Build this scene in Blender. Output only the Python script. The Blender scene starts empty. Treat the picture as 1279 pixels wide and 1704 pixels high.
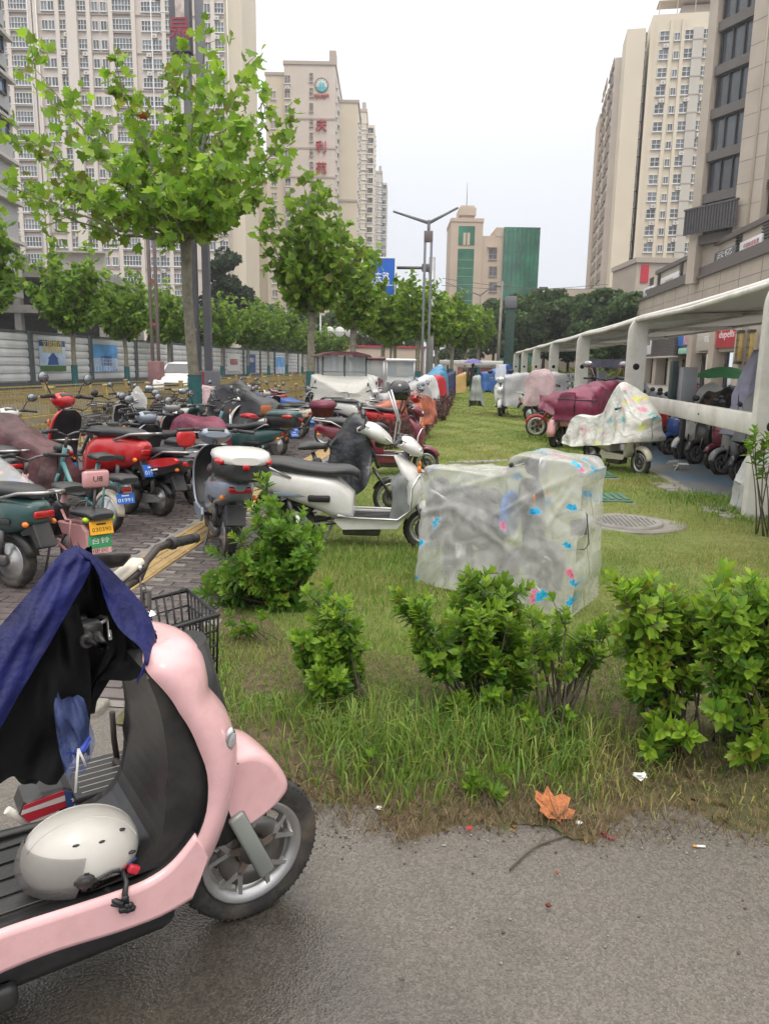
import bpy, math, random
import numpy as np
from mathutils import Vector, Matrix

R = math.radians
rnd = random.Random(11)
nrs = np.random.RandomState(5)
sc = bpy.context.scene
COL = sc.collection

# ---------------------------------------------------------------- camera
cam_d = bpy.data.cameras.new('camera')
cam = bpy.data.objects.new('camera', cam_d); COL.objects.link(cam)
cam_d.sensor_fit = 'VERTICAL'; cam_d.sensor_height = 36.0
cam_d.lens = 36.0 * 1250 / 1704
cam_d.clip_start = 0.05; cam_d.clip_end = 3000
CAMR = Matrix.Rotation(0.10269, 3, 'Z') @ Matrix.Rotation(math.pi / 2 - 0.19303, 3, 'X') @ Matrix.Rotation(R(1.0), 3, 'Z')
EYE = Vector((0, 0, 1.5))
cam.matrix_world = Matrix.Translation(EYE) @ CAMR.to_4x4()
sc.camera = cam

# ---------------------------------------------------------------- sky and light: a bright overcast day
world = bpy.data.worlds.new('World'); sc.world = world; world.use_nodes = True
wn, wl = world.node_tree.nodes, world.node_tree.links
bg = wn['Background']; bg.inputs[1].default_value = 0.1
sky = wn.new('ShaderNodeTexSky'); sky.sky_type = 'NISHITA'; sky.sun_disc = False
sky.sun_elevation = R(58); sky.sun_rotation = R(200); sky.dust_density = 4
hsv = wn.new('ShaderNodeHueSaturation'); hsv.inputs['Saturation'].default_value = 0.25
wl.new(sky.outputs[0], hsv.inputs['Color'])
tc = wn.new('ShaderNodeTexCoord'); sx = wn.new('ShaderNodeSeparateXYZ'); wl.new(tc.outputs['Generated'], sx.inputs[0])
mr = wn.new('ShaderNodeMapRange'); wl.new(sx.outputs['Z'], mr.inputs[0])
mr.inputs[1].default_value = 0.0; mr.inputs[2].default_value = 1.0; mr.inputs[3].default_value = 0; mr.inputs[4].default_value = 1
pw_ = wn.new('ShaderNodeMath'); pw_.operation = 'POWER'; pw_.inputs[1].default_value = 2.0; wl.new(mr.outputs[0], pw_.inputs[0])
rmp = wn.new('ShaderNodeMixRGB'); wl.new(pw_.outputs[0], rmp.inputs[0])
rmp.inputs[1].default_value = (8.3, 8.6, 9.3, 1); rmp.inputs[2].default_value = (30.5, 29.5, 28.0, 1)
mixs = wn.new('ShaderNodeMixRGB'); mixs.inputs[0].default_value = 0.94
wl.new(hsv.outputs[0], mixs.inputs[1]); wl.new(rmp.outputs[0], mixs.inputs[2]); wl.new(mixs.outputs[0], bg.inputs[0])
sun_d = bpy.data.lights.new('sun', 'SUN'); sun_d.energy = 1.1; sun_d.angle = R(25); sun_d.color = (1, 0.92, 0.8)
sun = bpy.data.objects.new('sun', sun_d); COL.objects.link(sun)
sun.rotation_euler = (R(32), 0, R(20))
sc.view_settings.view_transform = 'Standard'; sc.view_settings.look = 'None'
sc.view_settings.exposure = 0.12; sc.view_settings.gamma = 1.0; sc.view_settings.use_curve_mapping = False
sc.render.engine = 'CYCLES'
sc.cycles.max_bounces = 6; sc.cycles.diffuse_bounces = 3; sc.cycles.glossy_bounces = 3
sc.cycles.transmission_bounces = 4; sc.cycles.transparent_max_bounces = 10
sc.cycles.use_denoising = True

# ---------------------------------------------------------------- where a pixel of the photograph lies in the place
def ray(px, py):
    return CAMR @ Vector(((px - 639.5) / 1250, -(py - 852) / 1250, -1))
def G(px, py, z=0.0):                     # on the level z
    d = ray(px, py); return EYE + d * ((z - 1.5) / d.z)
def P(px, py, Y):                         # at the depth Y
    d = ray(px, py); return EYE + d * (Y / d.y)
def PX(px, py, X):                        # on the plane x = X
    d = ray(px, py); return EYE + d * (X / d.x)

# ---------------------------------------------------------------- object helpers
def tag(o, label=None, cat=None, group=None, kind=None):
    if label: o['label'] = label
    if cat: o['category'] = cat
    if group: o['group'] = group
    if kind: o['kind'] = kind
    return o
def empty(name, loc=(0, 0, 0), rz=0.0, label=None, cat=None, group=None):
    o = bpy.data.objects.new(name, None); COL.objects.link(o); o.empty_display_size = 0.1
    o.location = loc; o.rotation_euler = (0, 0, rz)
    return tag(o, label, cat, group)
def link(name, me, parent=None, mw=None):
    o = bpy.data.objects.new(name, me); COL.objects.link(o)
    if parent: o.parent = parent
    if mw is not None: o.matrix_local = mw
    return o
def copy_tree(o, parent=None, swap=None):
    c = o.copy(); COL.objects.link(c)
    if parent: c.parent = parent
    if swap and c.type == 'MESH':
        for s in c.material_slots:
            if s.material and s.material.name in swap:
                m = swap[s.material.name]; s.link = 'OBJECT'; s.material = m
    for ch in KIDS.get(o.name, ()):
        copy_tree(ch, c, swap)
    return c
KIDS = {}
def index_kids(root):
    KIDS[root.name] = list(root.children)
    for c in root.children: index_kids(c)

def np_mesh(name, V, F, mats=(), smooth=False, col=None, mi=None):
    """V (n,3), F (m,k) arrays -> mesh"""
    V = np.asarray(V, np.float32); F = np.asarray(F, np.int32)
    me = bpy.data.meshes.new(name)
    me.vertices.add(len(V)); me.vertices.foreach_set('co', V.ravel())
    k = F.shape[1]
    me.loops.add(F.size); me.loops.foreach_set('vertex_index', F.ravel())
    me.polygons.add(len(F)); me.polygons.foreach_set('loop_start', np.arange(0, F.size, k, dtype=np.int32))
    me.polygons.foreach_set('loop_total', np.full(len(F), k, np.int32))
    if smooth: me.polygons.foreach_set('use_smooth', np.ones(len(F), bool))
    if mi is not None: me.polygons.foreach_set('material_index', np.asarray(mi, np.int32))
    me.update(calc_edges=True)
    for m in mats: me.materials.append(m)
    if col is not None:
        a = me.color_attributes.new('col', 'FLOAT_COLOR', 'POINT')
        c = np.ones((len(V), 4), np.float32); c[:, :col.shape[1]] = col
        a.data.foreach_set('color', c.ravel())
    return me

class MB:
    """collects shapes into one mesh"""
    def __init__(s): s.v, s.f, s.m, s.sm = [], [], [], []
    def add(s, vs, fs, mi=0, smooth=False, M=None):
        b = len(s.v)
        if M is not None: vs = [M @ Vector(p) for p in vs]
        s.v.extend(tuple(p) for p in vs)
        for f in fs:
            s.f.append(tuple(i + b for i in f)); s.m.append(mi); s.sm.append(smooth)
        return s
    def box(s, c, d, mi=0, rz=0.0, M=None):
        x, y, z = d[0] / 2, d[1] / 2, d[2] / 2
        vs = [Vector((i * x, j * y, k * z)) for i in (-1, 1) for j in (-1, 1) for k in (-1, 1)]
        T = Matrix.Translation(c) @ Matrix.Rotation(rz, 4, 'Z')
        if M is not None: T = M @ T
        return s.add(vs, [(0, 1, 3, 2), (4, 6, 7, 5), (0, 4, 5, 1), (2, 3, 7, 6), (0, 2, 6, 4), (1, 5, 7, 3)], mi, False, T)
    def rbox(s, c, d, r=0.01, mi=0, M=None, rot=None):
        x, y, z = [max(q / 2, 1e-4) for q in d]; r = min(r, x * .95, y * .95, z * .95)
        T = Matrix.Translation(c)
        if rot is not None: T = T @ rot
        if M is not None: T = M @ T
        rings = []
        prof = [(-z, r), (-z + r * .3, r * .3), (-z + r, 0), (z - r, 0), (z - r * .3, r * .3), (z, r)]
        for zz, ins in prof:
            a, b = x - ins, y - ins; q = r
            rg = []
            for cx, cy, a0 in ((a - q, b - q, 0), (-a + q, b - q, 90), (-a + q, -b + q, 180), (a - q, -b + q, 270)):
                for k in (0, 45, 90):
                    t = R(a0 + k); rg.append((cx + q * math.cos(t), cy + q * math.sin(t), zz))
            rings.append(rg)
        return s.loft(rings, mi, True, True, T)
    def loft(s, rings, mi=0, smooth=True, caps=True, M=None, closed=True):
        n = len(rings[0]); vs = [p for r_ in rings for p in r_]; fs = []
        for i in range(len(rings) - 1):
            for j in range(n if closed else n - 1):
                k = (j + 1) % n
                fs.append((i * n + j, i * n + k, (i + 1) * n + k, (i + 1) * n + j))
        s.add(vs, fs, mi, smooth, M)
        if caps and closed:
            b = len(s.v) - len(vs)
            s.f.append(tuple(b + j for j in range(n - 1, -1, -1))); s.m.append(mi); s.sm.append(False)
            s.f.append(tuple(b + (len(rings) - 1) * n + j for j in range(n))); s.m.append(mi); s.sm.append(False)
        return s
    def tube(s, pts, r=0.012, n=8, mi=0, M=None, caps=True, up=None):
        pts = [Vector(p) for p in pts]; rs = r if isinstance(r, (list, tuple)) else [r] * len(pts)
        rings = []; nrm = None
        for i, p in enumerate(pts):
            t = (pts[min(i + 1, len(pts) - 1)] - pts[max(i - 1, 0)]).normalized()
            if nrm is None:
                a = Vector(up) if up else (Vector((0, 0, 1)) if abs(t.z) < .9 else Vector((1, 0, 0)))
                nrm = t.cross(a).normalized()
            else:
                nrm = (nrm - t * nrm.dot(t)).normalized()
            bn = t.cross(nrm)
            rings.append([p + (nrm * math.cos(2 * math.pi * k / n) + bn * math.sin(2 * math.pi * k / n)) * rs[i] for k in range(n)])
        return s.loft(rings, mi, True, caps, M)
    def lathe(s, prof, n=24, mi=0, M=None, axis='Z', c=(0, 0, 0), caps=False, smooth=True):
        rings = []
        for r_, h in prof:
            rg = []
            for k in range(n):
                a = 2 * math.pi * k / n; x, y = r_ * math.cos(a), r_ * math.sin(a)
                q = (x, y, h) if axis == 'Z' else ((x, -h, y) if axis == 'Y' else (h, x, y))
                rg.append((q[0] + c[0], q[1] + c[1], q[2] + c[2]))
            rings.append(rg)
        return s.loft(rings, mi, smooth, caps, M)
    def ell(s, c, r, nu=14, nv=9, mi=0, M=None):
        rings = []
        for i in range(nv):
            t = -math.pi / 2 + math.pi * (i + .02) / (nv - 1 + .04)
            rings.append([(c[0] + r[0] * math.cos(t) * math.cos(2 * math.pi * k / nu), c[1] + r[1] * math.cos(t) * math.sin(2 * math.pi * k / nu), c[2] + r[2] * math.sin(t)) for k in range(nu)])
        return s.loft(rings, mi, True, True, M)
    def prism(s, poly, y0, y1, mi=0, M=None, bev=0.0, plane='XZ', smooth=False):
        """outline in XZ (or XY) extruded along the third axis, edges rounded by bev"""
        n = len(poly); cx = sum(p[0] for p in poly) / n; cz = sum(p[1] for p in poly) / n
        def ins(p, d):
            v = Vector((cx - p[0], cz - p[1])); L = v.length or 1
            return (p[0] + v.x / L * d, p[1] + v.y / L * d)
        lay = [(y0, 0), (y1, 0)] if bev <= 0 else [(y0, bev), (y0 + (bev if y1 > y0 else -bev), 0), (y1 - (bev if y1 > y0 else -bev), 0), (y1, bev)]
        rings = []
        for y, d in lay:
            rg = []
            for p in poly:
                q = ins(p, d) if d else p
                rg.append((q[0], y, q[1]) if plane == 'XZ' else ((q[0], q[1], y) if plane == 'XY' else (y, q[0], q[1])))
            rings.append(rg)
        return s.loft(rings, mi, smooth, True, M)
    def mesh(s, name, mats):
        me = bpy.data.meshes.new(name); me.from_pydata(s.v, [], s.f)
        me.polygons.foreach_set('material_index', s.m); me.polygons.foreach_set('use_smooth', s.sm)
        for m in (mats if isinstance(mats, (list, tuple)) else [mats]): me.materials.append(m)
        me.update(); return me
    def build(s, name, mats, parent=None, mw=None):
        return link(name, s.mesh(name, mats), parent, mw)

def arc(c, r_, a0, a1, n=8, ry=None):
    ry = ry or r_
    return [(c[0] + r_ * math.cos(R(a0 + (a1 - a0) * i / n)), c[1] + ry * math.sin(R(a0 + (a1 - a0) * i / n))) for i in range(n + 1)]
def smooth_pts(pts, n=4):
    """Catmull-Rom through 2-D or 3-D points"""
    P_ = [np.array(p, float) for p in pts]; out = []
    for i in range(len(P_) - 1):
        a, b, c, d = P_[max(i - 1, 0)], P_[i], P_[i + 1], P_[min(i + 2, len(P_) - 1)]
        for k in range(n):
            t = k / n
            out.append(tuple(.5 * ((2 * b) + (c - a) * t + (2 * a - 5 * b + 4 * c - d) * t * t + (-a + 3 * b - 3 * c + d) * t ** 3)))
    out.append(tuple(P_[-1])); return out

# ---------------------------------------------------------------- materials
def mat(name, col, rough=.5, metal=0.0, var=.12, scale=6.0, bump=0.0, bscale=40.0, coat=0.0, spec=.5, dirt=None, dirt_amt=0.0, dscale=3.0, trans=0.0, alpha=1.0, transl=0.0, attr=False, rvar=0.0, detail=4, objrand=0.0, emit=0.0):
    m = bpy.data.materials.new(name); m.use_nodes = True
    nt = m.node_tree; N, L = nt.nodes, nt.links; b = N['Principled BSDF']; out = N['Material Output']
    b.inputs['Roughness'].default_value = rough; b.inputs['Metallic'].default_value = metal
    b.inputs['Specular IOR Level'].default_value = spec
    b.inputs['Coat Weight'].default_value = coat; b.inputs['Coat Roughness'].default_value = .08
    b.inputs['Transmission Weight'].default_value = trans; b.inputs['Alpha'].default_value = alpha
    if emit: b.inputs['Emission Strength'].default_value = emit; b.inputs['Emission Color'].default_value = (*col, 1)
    t = N.new('ShaderNodeTexCoord')
    nz = N.new('ShaderNodeTexNoise'); nz.inputs['Scale'].default_value = scale; nz.inputs['Detail'].default_value = detail
    L.new(t.outputs['Object'], nz.inputs['Vector'])
    src = None
    if attr:
        at = N.new('ShaderNodeAttribute'); at.attribute_name = 'col'; src = at.outputs['Color']
    mx = N.new('ShaderNodeMixRGB'); mx.blend_type = 'MULTIPLY'; mx.inputs[0].default_value = 1
    rp = N.new('ShaderNodeMapRange'); rp.inputs[1].default_value = .3; rp.inputs[2].default_value = .7
    rp.inputs[3].default_value = 1 - var; rp.inputs[4].default_value = 1 + var
    L.new(nz.outputs['Fac'], rp.inputs[0]); L.new(rp.outputs[0], mx.inputs[2])
    if src is not None: L.new(src, mx.inputs[1])
    else: mx.inputs[1].default_value = (*col, 1)
    cur = mx.outputs[0]
    if objrand:
        oi = N.new('ShaderNodeObjectInfo'); r2 = N.new('ShaderNodeMapRange'); r2.inputs[3].default_value = 1 - objrand; r2.inputs[4].default_value = 1 + objrand
        L.new(oi.outputs['Random'], r2.inputs[0]); m2 = N.new('ShaderNodeMixRGB'); m2.blend_type = 'MULTIPLY'; m2.inputs[0].default_value = 1
        L.new(cur, m2.inputs[1]); L.new(r2.outputs[0], m2.inputs[2]); cur = m2.outputs[0]
    if dirt is not None:
        n2 = N.new('ShaderNodeTexNoise'); n2.inputs['Scale'].default_value = dscale; n2.inputs['Detail'].default_value = 8; n2.inputs['Roughness'].default_value = .65
        L.new(t.outputs['Object'], n2.inputs['Vector'])
        r3 = N.new('ShaderNodeMapRange'); r3.inputs[1].default_value = .45; r3.inputs[2].default_value = .7; r3.inputs[4].default_value = dirt_amt
        L.new(n2.outputs['Fac'], r3.inputs[0])
        m3 = N.new('ShaderNodeMixRGB'); L.new(r3.outputs[0], m3.inputs[0]); L.new(cur, m3.inputs[1]); m3.inputs[2].default_value = (*dirt, 1); cur = m3.outputs[0]
    L.new(cur, b.inputs['Base Color'])
    if rvar:
        r4 = N.new('ShaderNodeMapRange'); r4.inputs[1].default_value = .3; r4.inputs[2].default_value = .7
        r4.inputs[3].default_value = max(.03, rough - rvar); r4.inputs[4].default_value = min(1, rough + rvar)
        L.new(nz.outputs['Fac'], r4.inputs[0]); L.new(r4.outputs[0], b.inputs['Roughness'])
    if bump:
        n5 = N.new('ShaderNodeTexNoise'); n5.inputs['Scale'].default_value = bscale; n5.inputs['Detail'].default_value = 5
        L.new(t.outputs['Object'], n5.inputs['Vector'])
        bp = N.new('ShaderNodeBump'); bp.inputs['Strength'].default_value = bump; bp.inputs['Distance'].default_value = .02
        L.new(n5.outputs['Fac'], bp.inputs['Height']); L.new(bp.outputs[0], b.inputs['Normal'])
    if transl:
        tr = N.new('ShaderNodeBsdfTranslucent'); ms = N.new('ShaderNodeMixShader'); ms.inputs[0].default_value = transl
        L.new(cur, tr.inputs['Color']); L.new(b.outputs[0], ms.inputs[1]); L.new(tr.outputs[0], ms.inputs[2]); L.new(ms.outputs[0], out.inputs['Surface'])
    return m

_c = {}
def paint(r_, g, b, rough=.28, coat=.4):
    k = (r_, g, b)
    if k not in _c: _c[k] = mat('paint', (r_, g, b), rough, coat=coat, var=.06, dirt=(.2, .17, .14), dirt_amt=.3, dscale=6)
    return _c[k]
PAINT = mat('paint_base', (.6, .6, .6), .28, coat=.4, var=.05, dirt=(.2, .17, .14), dirt_amt=.25, dscale=6)
TRIM = mat('trim_base', (.03, .03, .033), .5, var=.15, dirt=(.16, .14, .12), dirt_amt=.3)
BLACK = mat('black_plastic', (.018, .018, .02), .42, var=.15, bump=.05, bscale=200, dirt=(.12, .11, .1), dirt_amt=.3)
RUBBER = mat('tyre_rubber', (.022, .021, .02), .8, var=.2, bump=.1, bscale=90, dirt=(.16, .13, .1), dirt_amt=.55, dscale=9)
SEATM = mat('seat_vinyl', (.03, .03, .032), .38, var=.12, bump=.12, bscale=150)
SILVER = mat('alloy', (.5, .5, .5), .35, metal=.85, var=.15, dirt=(.2, .17, .13), dirt_amt=.4, dscale=8)
CHROME = mat('chrome', (.75, .75, .76), .14, metal=1, var=.06)
STEELD = mat('dark_steel', (.12, .12, .125), .5, metal=.6, var=.2, dirt=(.2, .13, .08), dirt_amt=.4)
GLASSM = mat('mirror_glass', (.32, .35, .37), .12, metal=.8, var=.2)
LENS = mat('headlight_lens', (.7, .72, .74), .12, metal=.5, var=.1)
REDL = mat('tail_light', (.45, .01, .012), .15, coat=.6, var=.15)
ORANGE = mat('indicator_lens', (.75, .2, .015), .15, coat=.5, var=.1)
PLATEB = mat('blue_plate', (.03, .16, .62), .35, var=.06)
PLATEY = mat('yellow_plate', (.85, .42, .02), .35, var=.06)
WHITEP = mat('white_plastic', (.72, .72, .7), .35, var=.06, dirt=(.3, .27, .22), dirt_amt=.3)
WHITEL = mat('white_lettering', (.85, .85, .85), .5, var=.02)
BLACKL = mat('black_lettering', (.02, .02, .02), .5, var=.02)
REDLT = mat('red_lettering', (.42, .03, .04), .5, var=.05)

# ---------------------------------------------------------------- lettering (built once, before the scene grows)
_t = {}
for s_ in ['庆', '利', '苑', '万', '州', '地', '产', '泉东路', 'QUAN DONG LU', '01991', '030390', '02917', '京D·A9', '中国体育彩票', '泉', 'FEEDOR', 'dupells', '中通', '云亿', '小吃', '快餐', '烟酒', '美食', '台铃', 'U8', 'XINRI', '文明城市', '和谐家园', '停车场', 'FXX HELMET', '便民', '专业电动车', 'V88']:
    fc = bpy.data.curves.new('lettering', 'FONT'); fc.body = s_; fc.align_x = 'CENTER'; fc.align_y = 'CENTER'; fc.extrude = .01
    fc.resolution_u = 2
    fo = bpy.data.objects.new('lettering', fc); COL.objects.link(fo); _t[s_] = fo
bpy.context.view_layer.update()
dg = bpy.context.evaluated_depsgraph_get()
TXT = {}
for s_, fo in _t.items():
    me = bpy.data.meshes.new_from_object(fo.evaluated_get(dg)); me.name = 'lettering'; TXT[s_] = me
for fo in _t.values(): bpy.data.objects.remove(fo)
def text(s_, parent, M, size, m, depth=1.0, width=None):
    """lettering standing on the XY plane of M (x to the right, y up, z towards the reader)"""
    me = TXT[s_].copy(); me.materials.clear(); me.materials.append(m)
    sx_ = size
    if width and me.vertices:
        xs = [v.co.x for v in me.vertices]; sx_ = width / max(1e-4, (max(xs) - min(xs)))
    return link('lettering', me, parent, M @ Matrix.Diagonal((sx_, size, size * depth, 1)))
def frame(o, x, z=Vector((0, 0, 1))):
    """matrix with origin o, X along x, Y along z, Z out of the page"""
    x = Vector(x).normalized(); y = Vector(z); y = (y - x * y.dot(x)).normalized(); n = x.cross(y)
    return Matrix(((x.x, y.x, n.x, o[0]), (x.y, y.y, n.y, o[1]), (x.z, y.z, n.z, o[2]), (0, 0, 0, 1)))

# ================================================================ GROUND
def shader_ground(name, kind):
    m = bpy.data.materials.new(name); m.use_nodes = True
    N, L = m.node_tree.nodes, m.node_tree.links; b = N['Principled BSDF']
    t = N.new('ShaderNodeTexCoord')
    def noise(s, d=6, ro=.6):
        n = N.new('ShaderNodeTexNoise'); n.inputs['Scale'].default_value = s; n.inputs['Detail'].default_value = d; n.inputs['Roughness'].default_value = ro
        L.new(t.outputs['Object'], n.inputs['Vector']); return n.outputs['Fac']
    def rng(f, a, c, lo, hi):
        r_ = N.new('ShaderNodeMapRange'); r_.inputs[1].default_value = a; r_.inputs[2].default_value = c; r_.inputs[3].default_value = lo; r_.inputs[4].default_value = hi
        L.new(f, r_.inputs[0]); return r_.outputs[0]
    def mix(f, a, c, bt='MIX'):
        x = N.new('ShaderNodeMixRGB'); x.blend_type = bt
        if isinstance(f, float): x.inputs[0].default_value = f
        else: L.new(f, x.inputs[0])
        for i, q in ((1, a), (2, c)):
            if isinstance(q, tuple): x.inputs[i].default_value = (*q, 1)
            else: L.new(q, x.inputs[i])
        return x.outputs[0]
    def bump(f, st, di, nrm=None):
        x = N.new('ShaderNodeBump'); x.inputs['Strength'].default_value = st; x.inputs['Distance'].default_value = di; L.new(f, x.inputs['Height'])
        if nrm is not None: L.new(nrm, x.inputs['Normal'])
        return x.outputs[0]
    if kind == 'asphalt':
        dv = N.new('ShaderNodeVectorMath'); dv.operation = 'DISTANCE'; dv.inputs[1].default_value = (-.75, 1.15, 0); L.new(t.outputs['Object'], dv.inputs[0])
        ad = N.new('ShaderNodeMath'); ad.operation = 'ADD'; L.new(rng(dv.outputs['Value'], .2, 1.5, .42, -.22), ad.inputs[0]); L.new(noise(1.6, 7, .6), ad.inputs[1])
        wet = rng(ad.outputs[0], .48, .74, 0, 1)
        vo = N.new('ShaderNodeTexVoronoi'); vo.inputs['Scale'].default_value = 150; L.new(t.outputs['Object'], vo.inputs['Vector'])
        grain = rng(noise(260, 3), .35, .65, .7, 1.3)
        stone = rng(vo.outputs['Color'], .2, .9, .72, 1.3)
        c = mix(wet, (.128, .114, .099), (.064, .056, .048))
        c = mix(1.0, c, grain, 'MULTIPLY'); c = mix(1.0, c, stone, 'MULTIPLY')
        c = mix(rng(noise(2.2, 8), .55, .75, 0, .45), c, (.15, .12, .085))
        L.new(c, b.inputs['Base Color'])
        ro = N.new('ShaderNodeMixRGB'); L.new(wet, ro.inputs[0]); ro.inputs[1].default_value = (.5,) * 3 + (1,); ro.inputs[2].default_value = (.13,) * 3 + (1,)
        L.new(ro.outputs[0], b.inputs['Roughness'])
        L.new(bump(vo.outputs['Distance'], .35, .004, bump(noise(30, 4), .3, .01)), b.inputs['Normal'])
    elif kind == 'soil':
        c = mix(rng(noise(1.3, 8), .4, .62, 0, 1), (.085, .058, .036), (.075, .085, .03))
        c = mix(rng(noise(26, 6), .4, .65, 0, .8), c, (.17, .125, .065))
        L.new(c, b.inputs['Base Color']); b.inputs['Roughness'].default_value = .95
        L.new(bump(noise(60, 6), .9, .02), b.inputs['Normal'])
    elif kind == 'turf':
        c = mix(rng(noise(.55, 8), .36, .64, 0, 1), (.12, .20, .03), (.28, .26, .08))
        c = mix(rng(noise(14, 7), .4, .66, 0, .75), c, (.085, .14, .025))
        c = mix(rng(noise(120, 3), .35, .7, 0, .6), c, (.23, .23, .075))
        L.new(c, b.inputs['Base Color']); b.inputs['Roughness'].default_value = .95
        L.new(bump(noise(90, 6), 1, .02), b.inputs['Normal'])
    elif kind == 'blue':
        c = mix(rng(noise(1.1, 8), .42, .6, 0, 1), (.09, .16, .23), (.17, .165, .155))
        c = mix(rng(noise(9, 7), .5, .75, 0, .6), c, (.24, .23, .21))
        L.new(c, b.inputs['Base Color']); b.inputs['Roughness'].default_value = .45
        L.new(bump(noise(70, 5), .3, .01), b.inputs['Normal'])
    elif kind == 'concrete':
        c = mix(rng(noise(2.5, 8), .35, .65, 0, 1), (.3, .285, .25), (.2, .19, .165))
        c = mix(rng(noise(40, 5), .4, .7, 0, .4), c, (.14, .12, .1))
        L.new(c, b.inputs['Base Color']); b.inputs['Roughness'].default_value = .8
        L.new(bump(noise(50, 6), .5, .01), b.inputs['Normal'])
    elif kind == 'street':
        wet = rng(noise(.35, 5), .4, .6, 0, 1)
        c = mix(wet, (.13, .125, .12), (.075, .073, .072))
        L.new(c, b.inputs['Base Color']); b.inputs['Roughness'].default_value = .32
        L.new(bump(noise(60, 4), .25, .01), b.inputs['Normal'])
    return m
ASPH = shader_ground('wet_asphalt', 'asphalt'); SOIL = shader_ground('soil', 'soil'); TURF = shader_ground('turf', 'turf')
BLUEF = shader_ground('worn_blue_paint', 'blue'); CONC = shader_ground('concrete', 'concrete'); STREET = shader_ground('wet_street', 'street')

def sheet(name, x0, x1, y0, y1, z, m, nx=2, ny=2, f=None):
    xs = np.linspace(x0, x1, nx); ys = np.linspace(y0, y1, ny)
    V = np.array([(x, y, z) for y in ys for x in xs])
    if f is not None: V = f(V)
    F = [(j * nx + i, j * nx + i + 1, (j + 1) * nx + i + 1, (j + 1) * nx + i) for j in range(ny - 1) for i in range(nx - 1)]
    return tag(link(name, np_mesh(name, V, F, [m], True)), kind='structure')
sheet('ground', -700, 700, -60, 900, -.06, STREET)
sheet('road', -20.3, -5.2, 1, 420, -.03, STREET, 2, 30)
sheet('driveway', -9, 9, -6, 2.94, 0.0, ASPH, 20, 20)

def edge_y(x):                                   # where the planting meets the driveway
    b = np.interp(x, [-9, -1.62, -1.15, -.5, -.2, .3, 1.03, 1.6, 6], [2.95, 2.93, 2.62, 2.2, 2.2, 2.27, 2.3, 2.33, 2.35])
    return b + .035 * np.sin(x * 9.1) + .022 * np.sin(x * 23 + 1) + .012 * np.sin(x * 61)
def soil_f(V):
    t = V[:, 1].copy()
    y0 = edge_y(V[:, 0]); V[:, 1] = y0 + (60 - y0) * ((t - 2) / 58) ** 2.2
    d = V[:, 1] - y0
    V[:, 2] = -.012 + .05 * np.clip(d / .35, 0, 1) + .012 * np.sin(V[:, 0] * 5 + V[:, 1] * 3) + .008 * np.sin(V[:, 0] * 13 - V[:, 1] * 7) - .03 * np.exp(-((V[:, 0] + 1.45) / .1) ** 2)
    return V
lawn = sheet('lawn', -1.42, 2.74, 2, 60, 0, TURF, 110, 150, soil_f)
def hz(x, y):
    d = y - edge_y(x)
    return -.012 + .05 * np.clip(d / .35, 0, 1) + .012 * np.sin(x * 5 + y * 3) + .008 * np.sin(x * 13 - y * 7)
def soil2(V):
    y0 = edge_y(V[:, 0]); V[:, 1] = y0 + (V[:, 1] - 2) * .55
    V[:, 2] = hz(V[:, 0], V[:, 1]) + .006; return V
sheet('soil', -1.42, 2.74, 2, 4.6, 0, SOIL, 120, 40, soil2)
def verge_f(V):
    V[:, 1] = np.maximum(V[:, 1], edge_y(V[:, 0])); V[:, 2] = .02 + .01 * np.sin(V[:, 0] * 7 + V[:, 1] * 5); return V
sheet('verge', 2.74, 9, 2.2, 8.3, .02, TURF, 50, 40, verge_f)
# blue parking slab under the shelter and its broken kerb
sheet('parking_floor', 2.86, 6.8, 8.3, 60, .035, BLUEF, 2, 2)
sheet('plaza', 6.8, 24, 6, 130, .0, CONC, 2, 2)
kb = empty('concrete_kerb', (2.8, 8, 0)); tag(kb, kind='structure')
y = 8.15
while y < 46:
    ln = .95 if y < 9 else 1.0
    q = MB().rbox((0, 0, 0), (.13, ln - .015, .16), .015)
    o = q.build('kerb_stone', CONC, kb); o.location = (rnd.uniform(-.012, .012), y - 8 + ln / 2, -.03 + rnd.uniform(-.012, .008)); o.rotation_euler = (rnd.uniform(-.01, .01), 0, rnd.uniform(-.015, .015))
    y += ln
# broken concrete apron in front of the slab
ap = MB(); 
for i in range(16):
    a = G(1085 + i * 9 + rnd.uniform(-6, 6), 796 + i * 4.4 + rnd.uniform(-2, 6))
    ap.rbox((a.x - .06, a.y, .03), (rnd.uniform(.08, .2), rnd.uniform(.1, .3), .05), .015, rot=Matrix.Rotation(rnd.uniform(0, 3), 4, 'Z'))
tag(ap.build('rubble', CONC), kind='stuff')

# ---------------------------------------------------------------- brick pavement with the yellow tactile strip
MORTAR = mat('mortar', (.2, .185, .175), .8, var=.2, bump=.3, bscale=80)
BRICK = mat('wet_paver', (.105, .088, .086), .34, var=.25, scale=9, bump=.25, bscale=120, objrand=.22, rvar=.12, dirt=(.17, .155, .145), dirt_amt=.35, dscale=3)
TILE = mat('tactile_paver', (.40, .275, .115), .5, var=.15, scale=12, bump=.2, bscale=120, objrand=.12, dirt=(.25, .19, .1), dirt_amt=.5, dscale=5)
pv = tag(link('pavement', np_mesh('pavement', [(-9, 2.95, 0), (-1.42, 2.95, 0), (-1.42, 60, 0), (-9, 60, 0)], [(0, 1, 2, 3)], [MORTAR])), kind='structure')
bm_ = MB().rbox((0, 0, 0), (.192, .092, .03), .004).mesh('brick', [BRICK])
strip_x = lambda yy: -2.3 - .011 * (yy - 6)
bricks = []
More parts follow.
